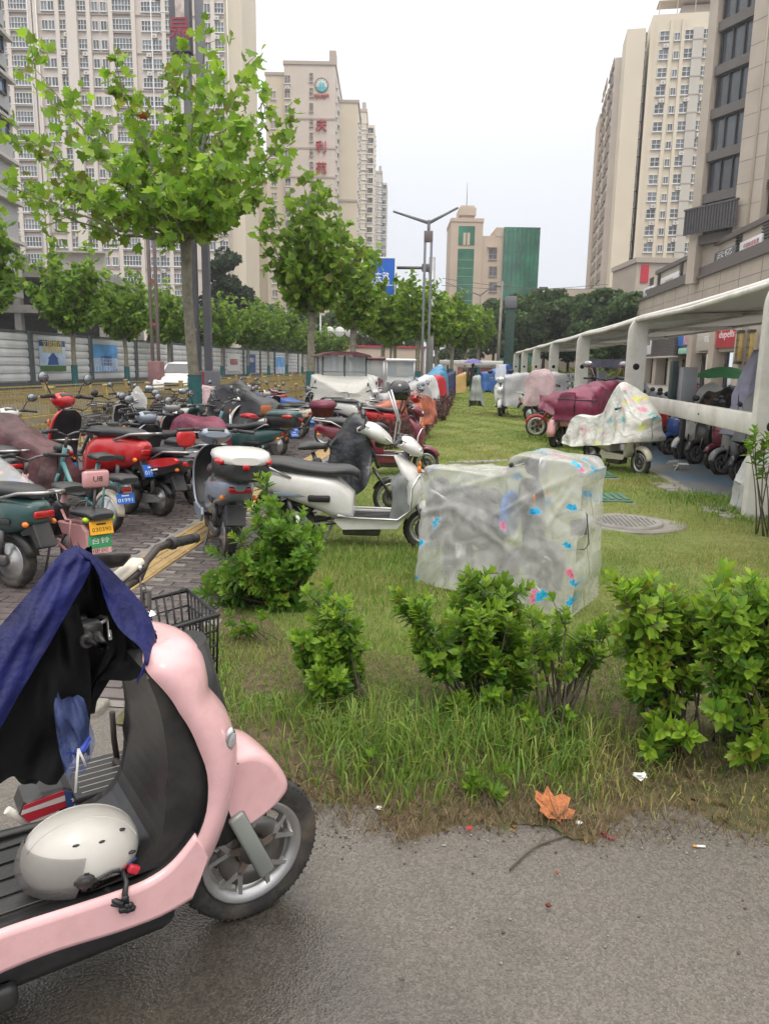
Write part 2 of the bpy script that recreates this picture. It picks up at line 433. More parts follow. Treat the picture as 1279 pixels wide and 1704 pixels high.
for j in range(0, 300):
    yy = 3.06 + j * .1
    if yy > 24: break
    for i in range(0, 26):
        xx = -1.53 - i * .2 - (.1 if j % 2 else 0)
        if xx < -6.4: continue
        if abs(xx - strip_x(yy)) < .245: continue
        if xx < -2.0 - yy * .62: continue
        bricks.append((xx, yy))
def seen_px(x, y):
    v = CAMR.transposed() @ (Vector((x, y, 0)) - EYE)
    return 639.5 + 1250 * v.x / -v.z, 852 - 1250 * v.y / -v.z
near = []; rest = []
for b_ in bricks:
    px, py = seen_px(*b_)
    vis = -10 < px < 540 and py < 1250 and not (px < 255 and py > 990) and not (px < 190 and py > 900)
    (near if vis and len(near) < 300 else rest).append(b_)
for x_, y_ in near:
    o = link('brick', bm_, pv); o.location = (x_, y_, rnd.uniform(-.004, .003)); o.rotation_euler = (rnd.gauss(0, .008), rnd.gauss(0, .006), rnd.gauss(0, .008))
q = MB()
for x_, y_ in rest: q.box((x_, y_, rnd.uniform(-.003, .002)), (.192, .092, .028))
tag(q.build('brick', BRICK, pv), kind='stuff')
tm = MB().rbox((0, 0, 0), (.292, .292, .03), .004)
for k in range(4): tm.rbox((-.1125 + k * .075, 0, .016), (.036, .27, .012), .005)
tm = tm.mesh('paving_tile', [TILE])
for k in range(86):
    yy = 4.0 + k * .3
    o = link('paving_tile', tm, pv); o.location = (strip_x(yy), yy, rnd.uniform(-.002, .004)); o.rotation_euler = (rnd.gauss(0, .006), rnd.gauss(0, .006), .011 + rnd.gauss(0, .006))
ks = empty('pavement_kerb', (-1.4, 3, 0)); tag(ks, kind='structure')
kmesh = MB().rbox((0, 0, 0), (.1, .98, .14), .012).mesh('kerb_stone', [CONC])
for k in range(34):
    o = link('kerb_stone', kmesh, ks); o.location = (rnd.uniform(-.01, .01) - .01, .45 + k, -.045 + rnd.uniform(-.01, .005)); o.rotation_euler = (0, 0, rnd.gauss(0, .008))
kmesh2 = MB().rbox((0, 0, 0), (.98, .12, .14), .012).mesh('kerb_stone', [CONC])
for k in range(6):
    o = link('kerb_stone', kmesh2, ks); o.location = (-.6 - k, -.09, -.04 + rnd.uniform(-.01, .005)); o.rotation_euler = (0, 0, rnd.gauss(0, .01))

# ---------------------------------------------------------------- grass
GRASS = mat('grass_blade', (.1, .15, .03), .55, var=.1, attr=True, transl=.4)
def blades(name, x, y, z, h, w, lean, col, seg=2):
    n = len(x); a = nrs.uniform(0, 2 * np.pi, n); la = nrs.uniform(0, 2 * np.pi, n)
    dx, dy = np.cos(a) * w / 2, np.sin(a) * w / 2
    lx, ly = np.cos(la) * lean * h, np.sin(la) * lean * h
    if seg == 1:
        V = np.stack([np.stack([x - dx, y - dy, z], 1), np.stack([x + dx, y + dy, z], 1), np.stack([x + lx, y + ly, z + h * np.sqrt(np.clip(1 - lean ** 2, .1, 1))], 1)], 1)
        F = np.arange(n * 3).reshape(n, 3); c = np.repeat(col, 3, 0); return np_mesh(name, V.reshape(-1, 3), F, [GRASS], False, c)
    mz = z + h * .62; tz = z + h * np.clip(1 - .9 * lean ** 2, .25, 1)
    V = np.stack([np.stack([x - dx, y - dy, z], 1), np.stack([x + dx, y + dy, z], 1),
                  np.stack([x + lx * .35 - dx * .8, y + ly * .35 - dy * .8, mz], 1), np.stack([x + lx * .35 + dx * .8, y + ly * .35 + dy * .8, mz], 1),
                  np.stack([x + lx, y + ly, tz], 1)], 1)
    b = (np.arange(n) * 5)[:, None, None]
    F = (np.array([[0, 1, 3], [0, 3, 2], [2, 3, 4]])[None] + b).reshape(-1, 3)
    return np_mesh(name, V.reshape(-1, 3), F, [GRASS], False, np.repeat(col, 5, 0))
def vnoise(x, y, s, seed=0):
    r_ = np.random.RandomState(seed); o = np.zeros_like(x)
    for k in range(5):
        a = r_.uniform(0, 6.28); f = s * (1.0 + .55 * k); ph = r_.uniform(0, 6.28)
        o += np.sin((x * np.cos(a) + y * np.sin(a)) * f + ph) / (1 + .3 * k)
    return o / 3.0
def gcol(n, dry):
    g = np.array([.095, .25, .03]); y_ = np.array([.25, .33, .055]); d = np.array([.46, .37, .15])
    t = nrs.uniform(0, 1, n)[:, None]
    c = g * (1 - t) + y_ * t
    k = np.clip(dry + nrs.normal(0, .22, n), 0, 1)[:, None]
    return (c * (1 - k) + d * k) * nrs.uniform(.65, 1.3, n)[:, None]
def not_on(x, y):
    k = np.ones(len(x), bool)
    for cx, cy, rx, ry in ((1.55, 7.12, .42, .36), (1.62, 8.62, .26, .3), (1.8, 10.7, .26, .34)):
        k &= ((x - cx) / rx) ** 2 + ((y - cy) / ry) ** 2 > 1
    return k
# tall rank grass between the shrubs
n = 30000
x = nrs.uniform(-1.4, 2.6, n); y = edge_y(x) + .08 + nrs.gamma(2.0, .42, n)
keep = (y < 4.7) & (vnoise(x, y, 3.2, 3) + nrs.normal(0, .35, n) > -.28 + .35 * (x > .55) * (y < 2.75))
x, y = x[keep], y[keep]; n = len(x); d = y - edge_y(x)
h = np.clip(.035 + .12 * np.exp(-((d - .5) / .4) ** 2), .03, 1) * nrs.uniform(.4, 1.5, n) * np.clip(.9 + .8 * vnoise(x, y, 2.5, 8), .3, 1.5) * np.where(x > .35, .66, .8)
dry = .0 + .5 * np.exp(-d / .07) + .28 * np.clip(vnoise(x, y, 2.1, 5), 0, 1) + .55 * (x > .5) * np.exp(-((d - .2) / .35) ** 2)
tag(link('grass', blades('grass', x, y, hz(x, y), h, nrs.uniform(.003, .007, n), nrs.uniform(.15, .95, n), gcol(n, dry))), kind='stuff')
# dry litter of straw at the edge
n = 6000
x = nrs.uniform(-1.3, 2.5, n); y = edge_y(x) - .03 + nrs.gamma(1.5, .11, n) * (1 + .8 * (x > .5))
h = nrs.uniform(.02, .075, n)
c = np.array([.2, .15, .08]) * nrs.uniform(.4, 1.6, n)[:, None]
tag(link('straw', blades('straw', x, y, hz(x, y) + .004 + nrs.uniform(0, .012, n), h, nrs.uniform(.002, .004, n), nrs.uniform(.9, .995, n), c, 2)), kind='stuff')
# mown turf
def turf(n, ya, yb, hmin, hmax, wid, seg, seed):
    u = nrs.uniform(0, 1, n); y = ya * (yb / ya) ** u; x = nrs.uniform(-1.4, 2.72, n)
    k = not_on(x, y); x, y = x[k], y[k]; n = len(x)
    h = nrs.uniform(hmin, hmax, n) * np.clip(1 + .8 * vnoise(x, y, 4.0, seed), .45, 2)
    dry = .24 + .42 * vnoise(x, y, 1.5, 21) + .2 * vnoise(x, y, 5, 22)
    return link('grass', blades('grass', x, y, hz(x, y) - .003, h, wid * nrs.uniform(.7, 1.4, n), nrs.uniform(.3, .9, n), gcol(n, np.clip(dry, 0, .85)), seg))
tag(turf(110000, 3.2, 9, .018, .055, .0045, 1, 31), kind='stuff')
tag(turf(90000, 9, 24, .02, .05, .008, 1, 32), kind='stuff')
tag(turf(40000, 24, 55, .03, .06, .02, 1, 33), kind='stuff')
n = 9000; x = nrs.uniform(2.74, 6, n); y = nrs.uniform(2.5, 8.3, n); k = (vnoise(x, y, 2, 4) > -.3); x, y = x[k], y[k]; n = len(x)
tag(link('grass', blades('grass', x, y, .02 + 0 * x, nrs.uniform(.03, .12, n), nrs.uniform(.003, .006, n), nrs.uniform(.2, .9, n), gcol(n, np.full(n, .15)))), kind='stuff')
# lush tufts
cx, cy = [], []
for a, s_, m_ in [((1170, 838), .22, 1500), ((1260, 862), .3, 1800), ((950, 735), .5, 1800), ((620, 945), .25, 1500), ((690, 690), .35, 1500), ((760, 665), .6, 1200), ((1000, 730), .3, 800), ((690, 1000), .3, 1200), ((740, 960), .2, 600)]:
    g = G(*a); cx.append(nrs.normal(g.x, s_, m_)); cy.append(nrs.normal(g.y, s_ * 1.1, m_))
x, y = np.concatenate(cx), np.concatenate(cy); n = len(x)
tag(link('grass', blades('grass', x, y, np.full(n, .03), nrs.uniform(.03, .11, n), nrs.uniform(.004, .008, n) * np.clip(y / 6, 1, 4), nrs.uniform(.2, .8, n), gcol(n, np.full(n, .0)))), kind='stuff')
# a few long arching blades that stand out
lb = MB()
for i in range(22):
    g = G(rnd.choice([500, 560, 620, 640, 700, 790, 850, 980, 1010]) + rnd.uniform(-25, 25), rnd.uniform(1190, 1330)); a = rnd.uniform(0, 6.28); L_ = rnd.uniform(.15, .32); w_ = .004
    rings = []
    for k in range(6):
        t = k / 5; q = Vector((g.x + math.cos(a) * L_ * t * t * .8, g.y + math.sin(a) * L_ * t * t * .6, .02 + L_ * (t - .45 * t * t))); s_ = Vector((-math.sin(a), math.cos(a), 0)) * w_ * (1 - t * .85)
        rings.append([q - s_, q + s_])
    lb.loft(rings, 0, True, False, None, False)
me = lb.mesh('grass', [GRASS]); ca = me.color_attributes.new('col', 'FLOAT_COLOR', 'POINT'); ca.data.foreach_set('color', np.tile([.12, .21, .05, 1], len(me.vertices)).astype(np.float32))
tag(link('grass', me), kind='stuff')

# ---------------------------------------------------------------- manhole, lids, path edging
mh = empty('manhole', G(1040, 880), 0, 'round grey manhole cover in a cracked concrete collar on the lawn', 'manhole cover')
q = MB()
def wob(r_, n=40, s=.06): return [(r_ * (1 + s * math.sin(3 * a + 1) + s * .6 * math.sin(7 * a)) * math.cos(a), r_ * (1 + s * math.sin(2 * a)) * math.sin(a)) for a in [2 * math.pi * i / n for i in range(n)]]
q.prism([(x_ * 1.15 + .08, y_ * .9) for x_, y_ in wob(.42)], -.05, .06, 0, None, .015, 'XY'); q.build('collar', CONC, mh)
IRONM = mat('cast_iron', (.24, .235, .22), .6, metal=.3, var=.2, bump=.2, dirt=(.25, .2, .14), dirt_amt=.4)
q = MB().lathe([(.001, .078), (.3, .078), (.32, .085), (.335, .085), (.34, .06)], 40)
for i in range(-6, 7):
    for j in range(-6, 7):
        if i * i + j * j < 40: q.box((i * .043, j * .043, .079), (.024, .012, .01), 0, .7 if (i + j) % 2 else -.7)
q.build('cover', IRONM, mh)
LIDG = mat('green_plastic', (.035, .13, .075), .5, var=.15, dirt=(.13, .12, .08), dirt_amt=.4)
for (px, py, w_, d_), lb_ in (((1004, 836, .52, .5), 'green ribbed plastic box lid lying just behind the manhole'), ((986, 795, .5, .62), 'green plastic lid farther from the manhole, beside the flower covered tricycle')):
    g = G(px, py); o = empty('box_lid', (g.x, g.y, .03), .06, lb_, 'lid', 'green box lids in the lawn')
    q = MB().rbox((0, 0, .02), (w_, d_, .04), .012)
    q.build('tray', LIDG, o)
    for i in range(6):
        MB().rbox((-w_ / 2 + .05 + i * (w_ - .1) / 5, 0, .045), (w_ / 9, d_ - .08, .012), .004).build('rib', LIDG, o)
    MB().rbox((0, -d_ / 2 - .03, -.01), (w_ + .05, .05, .05), .01).build('rim', CONC, o)
# low stone edging across the lawn behind the veiled scooter
pe = MB()
for k in range(9):
    a = G(752 + k * 11, 775 - k * .4); pe.rbox((a.x, a.y, .03), (.1, .16, .07), .02, rot=Matrix.Rotation(rnd.uniform(-.3, .3), 4, 'Z'))
tag(pe.build('rubble', CONC), kind='stuff')

# ================================================================ BUILDINGS
CREAM = mat('cream_render', (.60, .53, .47), .8, var=.05, scale=.3, dirt=(.42, .36, .31), dirt_amt=.3, dscale=.12)
CREAM2 = mat('pale_yellow_render', (.64, .57, .45), .8, var=.05, scale=.3, dirt=(.45, .38, .3), dirt_amt=.25, dscale=.15)
TANW = mat('tan_render', (.55, .45, .36), .8, var=.06, scale=.3, dirt=(.4, .32, .25), dirt_amt=.25, dscale=.15)
GREYW = mat('grey_render', (.5, .47, .42), .8, var=.05, scale=.3)
BANDM = mat('band_render', (.42, .36, .31), .8, var=.08)
WFRAME = mat('white_window_frame', (.72, .72, .72), .4, var=.05)
DFRAME = mat('dark_window_frame', (.06, .055, .055), .4, var=.1)
PANE = mat('window_glass', (.17, .19, .20), .12, var=.5, scale=.35, spec=.7, objrand=.45)
PANED = mat('dark_glass', (.08, .09, .10), .06, var=.4, scale=.3, spec=.8, objrand=.3)
GREENG = mat('green_curtain_glass', (.02, .16, .095), .12, var=.45, scale=.25, spec=.8)
ACM = mat('air_conditioner_white', (.6, .6, .58), .5, var=.08)
BEIGES = mat('beige_stone', (.46, .395, .325), .55, var=.08, scale=.6, bump=.05)
DARKB = mat('dark_stone_band', (.13, .115, .105), .5, var=.12)

def window_mesh(w, h, nx, ny, fm=WFRAME, gm=PANE, fr=.07, sill=True):
    """frame, mullions and recessed glass; X to the right, Z up, faces -Y"""
    q = MB()
    q.add([(-w / 2, .06, 0), (w / 2, .06, 0), (w / 2, .06, h), (-w / 2, .06, h)], [(0, 1, 2, 3)], 1)
    for i in range(nx + 1): q.box((-w / 2 + w * i / nx, -.02, h / 2), (fr, .18, h), 0)
    for j in range(ny + 1): q.box((0, -.03, h * j / ny), (w, .17, fr), 0)
    if sill: q.box((0, -.12, -.12), (w + .2, .34, .12), 0)
    return q.mesh('window', [fm, gm])
def ac_mesh():
    q = MB(); q.box((0, -.28, .3), (.85, .45, .6), 0); q.box((0, -.25, -.04), (1.0, .6, .06), 1)
    q.lathe([(.001, -.51), (.2, -.51), (.2, -.5)], 10, 1, Matrix.Translation((0, 0, .3)) @ Matrix.Rotation(math.pi / 2, 4, 'X') @ Matrix.Diagonal((1, 1, -1, 1)))
    return q.mesh('air_conditioner', [ACM, BANDM])
AC = ac_mesh()
class Face:
    """a facade: origin at its right or left foot, unit vector along it, outward normal = -Y of the local frame"""
    def __init__(s, o, u, root):
        s.o = Vector(o); s.u = Vector((u[0], u[1], 0)).normalized(); s.n = Vector((s.u.y, -s.u.x, 0)); s.root = root
        s.rz = math.atan2(s.u.y, s.u.x)
    def put(s, me, x, z, out=.0, name=None):
        p = s.o + s.u * x + s.n * out + Vector((0, 0, z)) - s.root.location
        o = link(name or me.name.split('.')[0], me, s.root); o.location = p; o.rotation_euler = (0, 0, s.rz); return o
    def x_at(s, px, py):
        d = ray(px, py); den = d.x * s.n.x + d.y * s.n.y
        t = ((s.o.x - EYE.x) * s.n.x + (s.o.y - EYE.y) * s.n.y) / den
        q = EYE + d * t; return (q - s.o).dot(s.u), q.z
    def box(s, q, x0, x1, z0, z1, out0, out1, mi=0):
        a = s.o + s.u * x0 - s.root.location; b = s.o + s.u * x1 - s.root.location
        vs = [a + s.n * out0, b + s.n * out0, b + s.n * out1, a + s.n * out1]
        vs = [(v.x, v.y, z0) for v in vs] + [(v.x, v.y, z1) for v in vs]
        q.add(vs, [(3, 2, 1, 0), (4, 5, 6, 7), (0, 1, 5, 4), (1, 2, 6, 5), (2, 3, 7, 6), (3, 0, 4, 7)], mi)
def on_face(root, o, u): return Face(o, u, root)
VX = Vector((math.cos(.103), math.sin(.103), 0))          # along the picture's horizontal

# ---- big cream tower at the left
r = P(378, 300, 140); r.z = 0
T1 = empty('apartment_tower', r, 0, 'huge cream apartment tower with many white windows behind the big plane tree', 'building')
f = on_face(T1, r, -VX); f = on_face(T1, r - VX * 60, VX)   # x runs from left to right, right corner at 60
q = MB(); f.box(q, 0, 60, 0, 84, -16, 0, 0); q.build('wall', CREAM, T1)
FH = 3.0
cols = [(8, 'n', 1.2), (22, 'n', 1.2), (46, 'b', 3.2), (89, 'p', 1), (100, 'p', 1), (120, 'm', 1.7), (149, 'm', 1.7), (170, 'p', 1), (184, 'p', 1), (214, 'b', 3.4), (252, 'm', 1.3), (269, 'm', 1.3), (293, 'b', 2.9), (351, 'p', 1.0), (370, 'm', 1.6)]
WB = window_mesh(3.3, 1.75, 6, 2); WP = window_mesh(1.05, 1.45, 2, 1); WM = window_mesh(1.6, 1.6, 3, 2); WN = window_mesh(1.2, 1.3, 2, 1)
for px, k, w in cols:
    x, _ = f.x_at(px, 250)
    for fl in range(3, 26):
        z = fl * FH + .6
        if z > 77: break
        me = {'b': WB, 'p': WP, 'm': WM, 'n': WN}[k]
        f.put(me, x, z, .32 if k == 'b' else .1, 'window')
        if k in 'mn' and rnd.random() < .55: f.put(AC, x + rnd.choice((-1, 1)) * .4, z - 1.15, .05, 'air_conditioner')
q = MB()
for px in (30, 66, 75, 110, 160, 196, 232, 281, 308, 336, 360):
    x, _ = f.x_at(px, 250); f.box(q, x - .35, x + .35, 0, 83.9, .003, .55)
x, _ = f.x_at(134, 250); f.box(q, x - .9, x + .9, 0, 83.8, .003, .9)
q.build('pilaster', mat('pilaster_render', (.63, .57, .51), .8, var=.05), T1)
q = MB()
for fl in range(2, 28, 2): f.box(q, .1, 59.9, fl * FH, fl * FH + .16, .004, .22)
for px in (46, 214, 293):
    x, _ = f.x_at(px, 250)
    for fl in range(3, 28): f.box(q, x - 1.9, x + 1.9, fl * FH + .15, fl * FH + .45, .2, .5)
q.build('cornice', BANDM, T1)
q = MB()
f.box(q, 60.003, 63, 0, 84, -15.8, -.8, 0); q.build('side_wall', CREAM2, T1)
q = MB()
for px in (64, 78, 262, 384):
    x, _ = f.x_at(px, 250); a = f.o + f.u * x + f.n * .7 - T1.location; q.tube([(a.x, a.y, 4), (a.x, a.y, 83)], .09, 6)
q.build('drain_pipe', WFRAME, T1)

# ---- slab of flats seen past its right edge
r = P(447, 560, 200); r.z = 0
T2 = empty('apartment_block', r, 0, 'cream block of flats partly hidden between the big tower and the tower with red characters', 'building')
f = on_face(T2, r - VX * 14, VX)
q = MB(); f.box(q, 0, 14, 0, 47, -14, 0); q.build('wall', CREAM2, T2)
q = MB(); f.box(q, -.3, 14.3, 46.5, 47.4, -14.3, .3); f.box(q, 7, 14.003, 10, 10.6, .004, .2); f.box(q, 7, 14.003, 25, 25.5, .004, .2); q.build('cornice', BANDM, T2)
WS = window_mesh(1.3, 1.5, 2, 1, PANED and WFRAME, PANED)
for xx in (5.5, 8.3, 11.2):
    for fl in range(3, 15): f.put(WS, xx, fl * FH + .7, .08, 'window')

# ---- tower with the red characters
def tower(name_lab, pxl, pxr, pyt, Y, side, floors_side, m, gable=True, dark=False):
    a = P(pxl, 300, Y); b = P(pxr, 300, Y); top = P((pxl + pxr) / 2, pyt, Y).z
    W = (b - a); W.z = 0; w = W.length; b.z = 0; a.z = 0
    t = empty('apartment_tower', b, 0, name_lab, 'building')
    f = on_face(t, a, VX); return t, f, w, top
T3, f, w, top = tower('cream apartment tower with three red characters and a round blue emblem on its end wall', 474, 556, 106, 175, 1, 20, CREAM)
q = MB(); f.box(q, 0, w, 0, top, -26, 0); q.build('wall', CREAM, T3)
q = MB(); f.box(q, -.2, w + .2, top, top + .7, -26.2, .25); f.box(q, w - 1.3, w + .15, top + .7, top + 2.8, -3.2, .25)
for z in (top - 11, top - 17, top - 23, top - 29, top - 36, top - 43, 20): f.box(q, -.05, w + .05, z, z + .35, -26.1, .14)
q.build('cornice', BANDM, T3)
q = MB(); f.box(q, -4.2, -.003, 0, top - 1.8, -20, -1.2); q.build('wing', CREAM2, T3)
q = MB(); f.box(q, -4.4, -.01, top - 1.8, top - 1.2, -20.2, -1.0); q.build('wing_cornice', BANDM, T3)
xw, _ = f.x_at(518, 250); xw2, _ = f.x_at(479, 250)
WS1 = window_mesh(.75, 1.7, 1, 2, BANDM, PANED); WS2 = window_mesh(1.3, 1.6, 2, 1, WFRAME, PANED)
z = top - 3.4
while z > 8:
    f.put(WS1, xw, z, .06, 'window'); f.put(WS2, xw2, z - .4, .06, 'window')
    if rnd.random() < .7: f.put(AC, xw2, z - 1.6, .1, 'air_conditioner')
    if z < top - 5: f.put(WS2, -2.6, z - .2, -1.14, 'window')
    z -= 3.0
# long side of the tower, running away
fs = on_face(T3, f.o + f.u * w, (-f.n.x, -f.n.y))
WS3 = window_mesh(1.7, 1.7, 3, 1, WFRAME, PANED)
z = top - 3.6
while z > 8:
    for xx in (3.0, 8.5): fs.put(WS3, xx, z, .1, 'window')
    z -= 3.0
q = MB(); fs.box(q, 9.4, 25, 0, top - 4.5, .003, 4.6); q.build('rear_wing', CREAM2, T3)
q = MB(); fs.box(q, 9.2, 25.2, top - 4.5, top - 3.9, .0, 4.9); fs.box(q, 9.2, 25.2, top - 26, top - 25.5, .0, 4.7); q.build('rear_cornice', BANDM, T3)
fs2 = on_face(T3, fs.o + fs.u * 9.4 + fs.n * 4.6, fs.u)
z = top - 8
while z > 8:
    for xx in (2.5, 6, 9.5, 13): fs2.put(WS3, xx, z, .06, 'window')
    z -= 3.0
def on_wall(f, px, py, out=.2):
    x, z = f.x_at(px, py); return frame(f.o + f.u * x + f.n * out + Vector((0, 0, z)) - f.root.location, f.u)
for s_, py in (('庆', 211), ('利', 246), ('苑', 281)): text(s_, T3, on_wall(f, 534.5, py), 2.55, REDLT, 14)
for i, s_ in enumerate('万州地产'): text(s_, T3, on_wall(f, 525.5 + i * 6.3, 161.5), 1.05, REDLT, 10)
MB().lathe([(.001, .12), (1.38, .12), (1.38, 0)], 32, 0, on_wall(f, 535, 142, .05)).lathe([(1.36, .2), (1.46, .2), (1.46, 0), (1.36, 0), (1.36, .2)], 32, 1, on_wall(f, 535, 142, .05)).build('emblem', [WHITEP, STEELD], T3)
TEAL = mat('emblem_teal', (.07, .40, .46), .4, var=.25, scale=1.5)
lm = MB()
lm.prism([(1.3 * math.cos(R(a)), 1.3 * math.sin(R(a))) for a in range(200, 341, 20)], .13, .2, 0, None, 0, 'XY')
for x0, hh in ((-.45, .55), (-.1, 1.1), (.25, .75), (.55, .35)): lm.prism([(x0 - .14, -.55), (x0 + .14, -.55), (x0 + .1, hh), (x0 - .04, hh + .15)], .13, .21, 0, None, 0, 'XY')
for a in (30, 60, 90, 120, 150): lm.box((1.12 * math.cos(R(a)), 1.12 * math.sin(R(a)), .16), (.16, .16, .08), 1)
lm.build('emblem_mark', [TEAL, STEELD], T3, on_wall(f, 535, 142, .05))
# two more behind it
for pxl, pxr, pyt, Y, m, lab in ((592, 622, 186, 255, CREAM2, 'second cream apartment tower stepping back behind the one with red characters'), (624, 644, 288, 330, GREYW, 'farthest grey apartment tower at the end of the row')):
    t, f, w, top = tower(lab, pxl, pxr, pyt, Y, 1, 0, m)
    q = MB(); f.box(q, -12, w * .55, 0, top, -22, 0); f.box(q, w * .55 + .003, w, 0, top - 3.5, -21, -.8); q.build('wall', m, t)
    q = MB(); f.box(q, -12.2, w * .55 + .2, top, top + .9, -22.2, .2); f.box(q, w * .3, w * .5, top + .9, top + 3, -8, -.5)
    for zz in (top * .78, top * .5, top * .25): f.box(q, -12.1, w * .56, zz, zz + .5, -22.1, .15)
    q.build('cornice', BANDM, t)
    z = top - 5
    while z > 12:
        f.put(WS3, w * .46, z, .05, 'window'); f.put(WS3, w * .78, z - 1, -.74, 'window'); f.put(WS1, w * .2, z, .05, 'window'); z -= 3.0
    fs = on_face(t, f.o + f.u * w + f.n * -.8, (-f.n.x, -f.n.y)); z = top - 6
    while z > 12:
        for xx in (3, 8, 13): fs.put(WS3, xx, z, .05, 'window')
        z -= 3.0

# ---- beige office building with green curtain wall at the end of the street
a = P(751, 420, 200); a.z = 0
T4 = empty('office_building', a, 0, 'beige office building with green glass walls and a rooftop mast', 'building')
f = on_face(T4, a, VX)
def xz(px, py): return f.x_at(px, py)
x1, zt = xz(804, 366); x0 = xz(751, 366)[0]; x2 = xz(830, 390)[0]; z2 = xz(815, 392)[1]; x3, z3 = xz(898, 379); x25 = xz(839, 379)[0]
q = MB(); f.box(q, x0, x1, 0, zt, -14, 0); f.box(q, x1 + .003, x25, 0, z2, -14, -.6); f.box(q, x25 - 2.0, x25 - .003, z2 - .1, z3, -12, -.5)
q.build('wall', TANW, T4)
q = MB(); xa, za = xz(764, 357); xb = xz(792, 357)[0]; f.box(q, xa + .5, xb - .6, zt, za, -8, -1); f.box(q, xa, xb, za, za + 1.8, -9, -.4); f.box(q, xa + .4, xb - .4, za + 1.8, za + 2.4, -8.5, -1)
f.box(q, x0 - .15, x1 + .15, zt - .5, zt + .35, -14.2, .2); q.build('rooftop_box', TANW, T4)
p_ = f.o + f.u * ((xa + xb) / 2) - f.n * 4 - T4.location
MB().tube([(p_.x, p_.y, za + 2), (p_.x, p_.y, za + 8.5)], [.12, .05], 6).build('mast', STEELD, T4)
q = MB(); xg0, zg0 = xz(763, 376); xg1 = xz(790, 376)[0]; f.box(q, xg0, xg1, zg0 - 4.6, zg0, .004, .12); f.box(q, xg0, xg1, 6, xz(770, 414)[1], .004, .12); q.build('curtain_wall', GREENG, T4)
q = MB(); zc = zg0; f.box(q, xg0 + 1.2, xg0 + 1.9, zc - 4.6, zc - 1.6, .13, .2); q.build('panel', TANW, T4); q = MB(); f.box(q, xg1 - 1.9, xg1 - 1.2, zc - 4.6, zc - 1.6, .13, .2); q.build('panel', TANW, T4); q = MB()
for i in range(1, 12): f.box(q, xg0, xg1, 6 + i * 2.0, 6.08 + i * 2.0, .125, .16)
q.build('mullion', BANDM, T4)
WO = window_mesh(2.0, 2.3, 2, 2, BANDM, PANED)
for py in (424, 452, 478, 504): x, z = xz(820, py); f.put(WO, x, z - 1.0, -.5, 'window')
q = MB(); x, z = xz(819, 412); f.box(q, x - 1.2, x + 1.2, z, z + .5, -.6, .3); q.build('canopy', TANW, T4)
q = MB(); f.box(q, x25, x3, 0, z3, -14, .35); q.build('curtain_wall', GREENG, T4)
q = MB()
for i in range(9): xx = x25 + (x3 - x25) * i / 8; f.box(q, xx - .06, xx + .06, 0, z3, .353, .42)
for i in range(1, 15): f.box(q, x25, x3, i * 2.5, i * 2.5 + .07, .354, .4)
q.build('mullion', mat('green_mullion', (.012, .10, .065), .3), T4)

# ---- cream tower at the right
a = P(1065, 300, 150); a.z = 0
T5 = empty('apartment_tower', a, 0, 'cream apartment tower at the right with a glazed bay column and rooftop frame', 'building')
f = on_face(T5, a, (math.cos(-.08), math.sin(-.08)))
zt = f.x_at(1100, 24)[1]; xr = f.x_at(1192, 200)[0] + 4
q = MB(); f.box(q, 0, xr, 0, zt, -26, 0); q.build('wall', CREAM2, T5)
wm1 = window_mesh(1.55, 1.55, 2, 2, WFRAME, PANE); wm2 = window_mesh(.85, 1.2, 2, 1, WFRAME, PANE)
q = MB(); q2 = MB()
for px, k in ((1101, 1), (1122, 2), (1142, 1), (1169, 1), (1190, 2)):
    x = f.x_at(px, 110)[0]
    for i in range(22):
        z = zt - 4.3 - i * 2.95
        if z < 8: break
        f.put(wm1 if k == 1 else wm2, x, z, .08, 'window')
        if k == 1 and rnd.random() < .3: f.put(AC, x + .3, z - 1.2, .05, 'air_conditioner')
xb = f.x_at(1156, 110)[0]; f.box(q, xb - .85, xb + .85, 3, zt - 2.5, .003, .55)
for px in (1080, 1112, 1131, 1179): x = f.x_at(px, 110)[0]; f.box(q2, x - .3, x + .3, 3, zt - 1, .003, .35)
q.build('service_shaft', GREYW, T5); q2.build('pilaster', CREAM2, T5)
q = MB()
for i in range(22): f.box(q, xb - .95, xb + .95, zt - 4.5 - i * 2.95, zt - 4.3 - i * 2.95, .5, .62)
for xx in (1, 4, 7, 10, 13): f.box(q, xx, xx + .15, zt, zt + 2.5, -1, -.85)
f.box(q, .9, 13.4, zt + 2.4, zt + 2.55, -4, -.8); f.box(q, 5, 15, zt + .02, zt + 2.0, -6, -2); q.build('rooftop_frame', BANDM, T5)
# stepped side running back along the street
sl = on_face(T5, f.o, (f.n.x * -1, f.n.y * -1)); sl = on_face(T5, f.o - f.n * 60 - f.u * 5.0, f.n)
def lstep(d0, d1, out, ztop, m, nm):
    q = MB(); sl.box(q, 60 - d1, 60 - d0, 0, ztop, -4 - out * 0, out); return q.build(nm, m, T5)
lstep(.003, 7, -.8, zt - 2, CREAM2, 'side_bay')
lstep(7.003, 17, .3, zt - 4, CREAM, 'side_bay'); lstep(17.003, 29, .6, zt - 6, CREAM2, 'side_bay'); lstep(29.003, 39, 1.0, zt - 7, TANW, 'side_bay')
BAYG = window_mesh(2.6, 2.6, 3, 2, BANDM, PANE, .09, False); WS4 = window_mesh(2.2, 1.5, 3, 1, BANDM, PANED)
bx = f.o - f.u * 2.4
for i in range(22):
    z = zt - 5.2 - i * 2.95
    if z < 6: break
    o = f.put(BAYG, -2.0, z, -.45, 'window')
    for d_, out in ((9, .35), (12, .35), (15, .35), (19, .65), (22.5, .65), (26, .65)): sl.put(WS4, 60 - d_, z, out + .05, 'window')
    

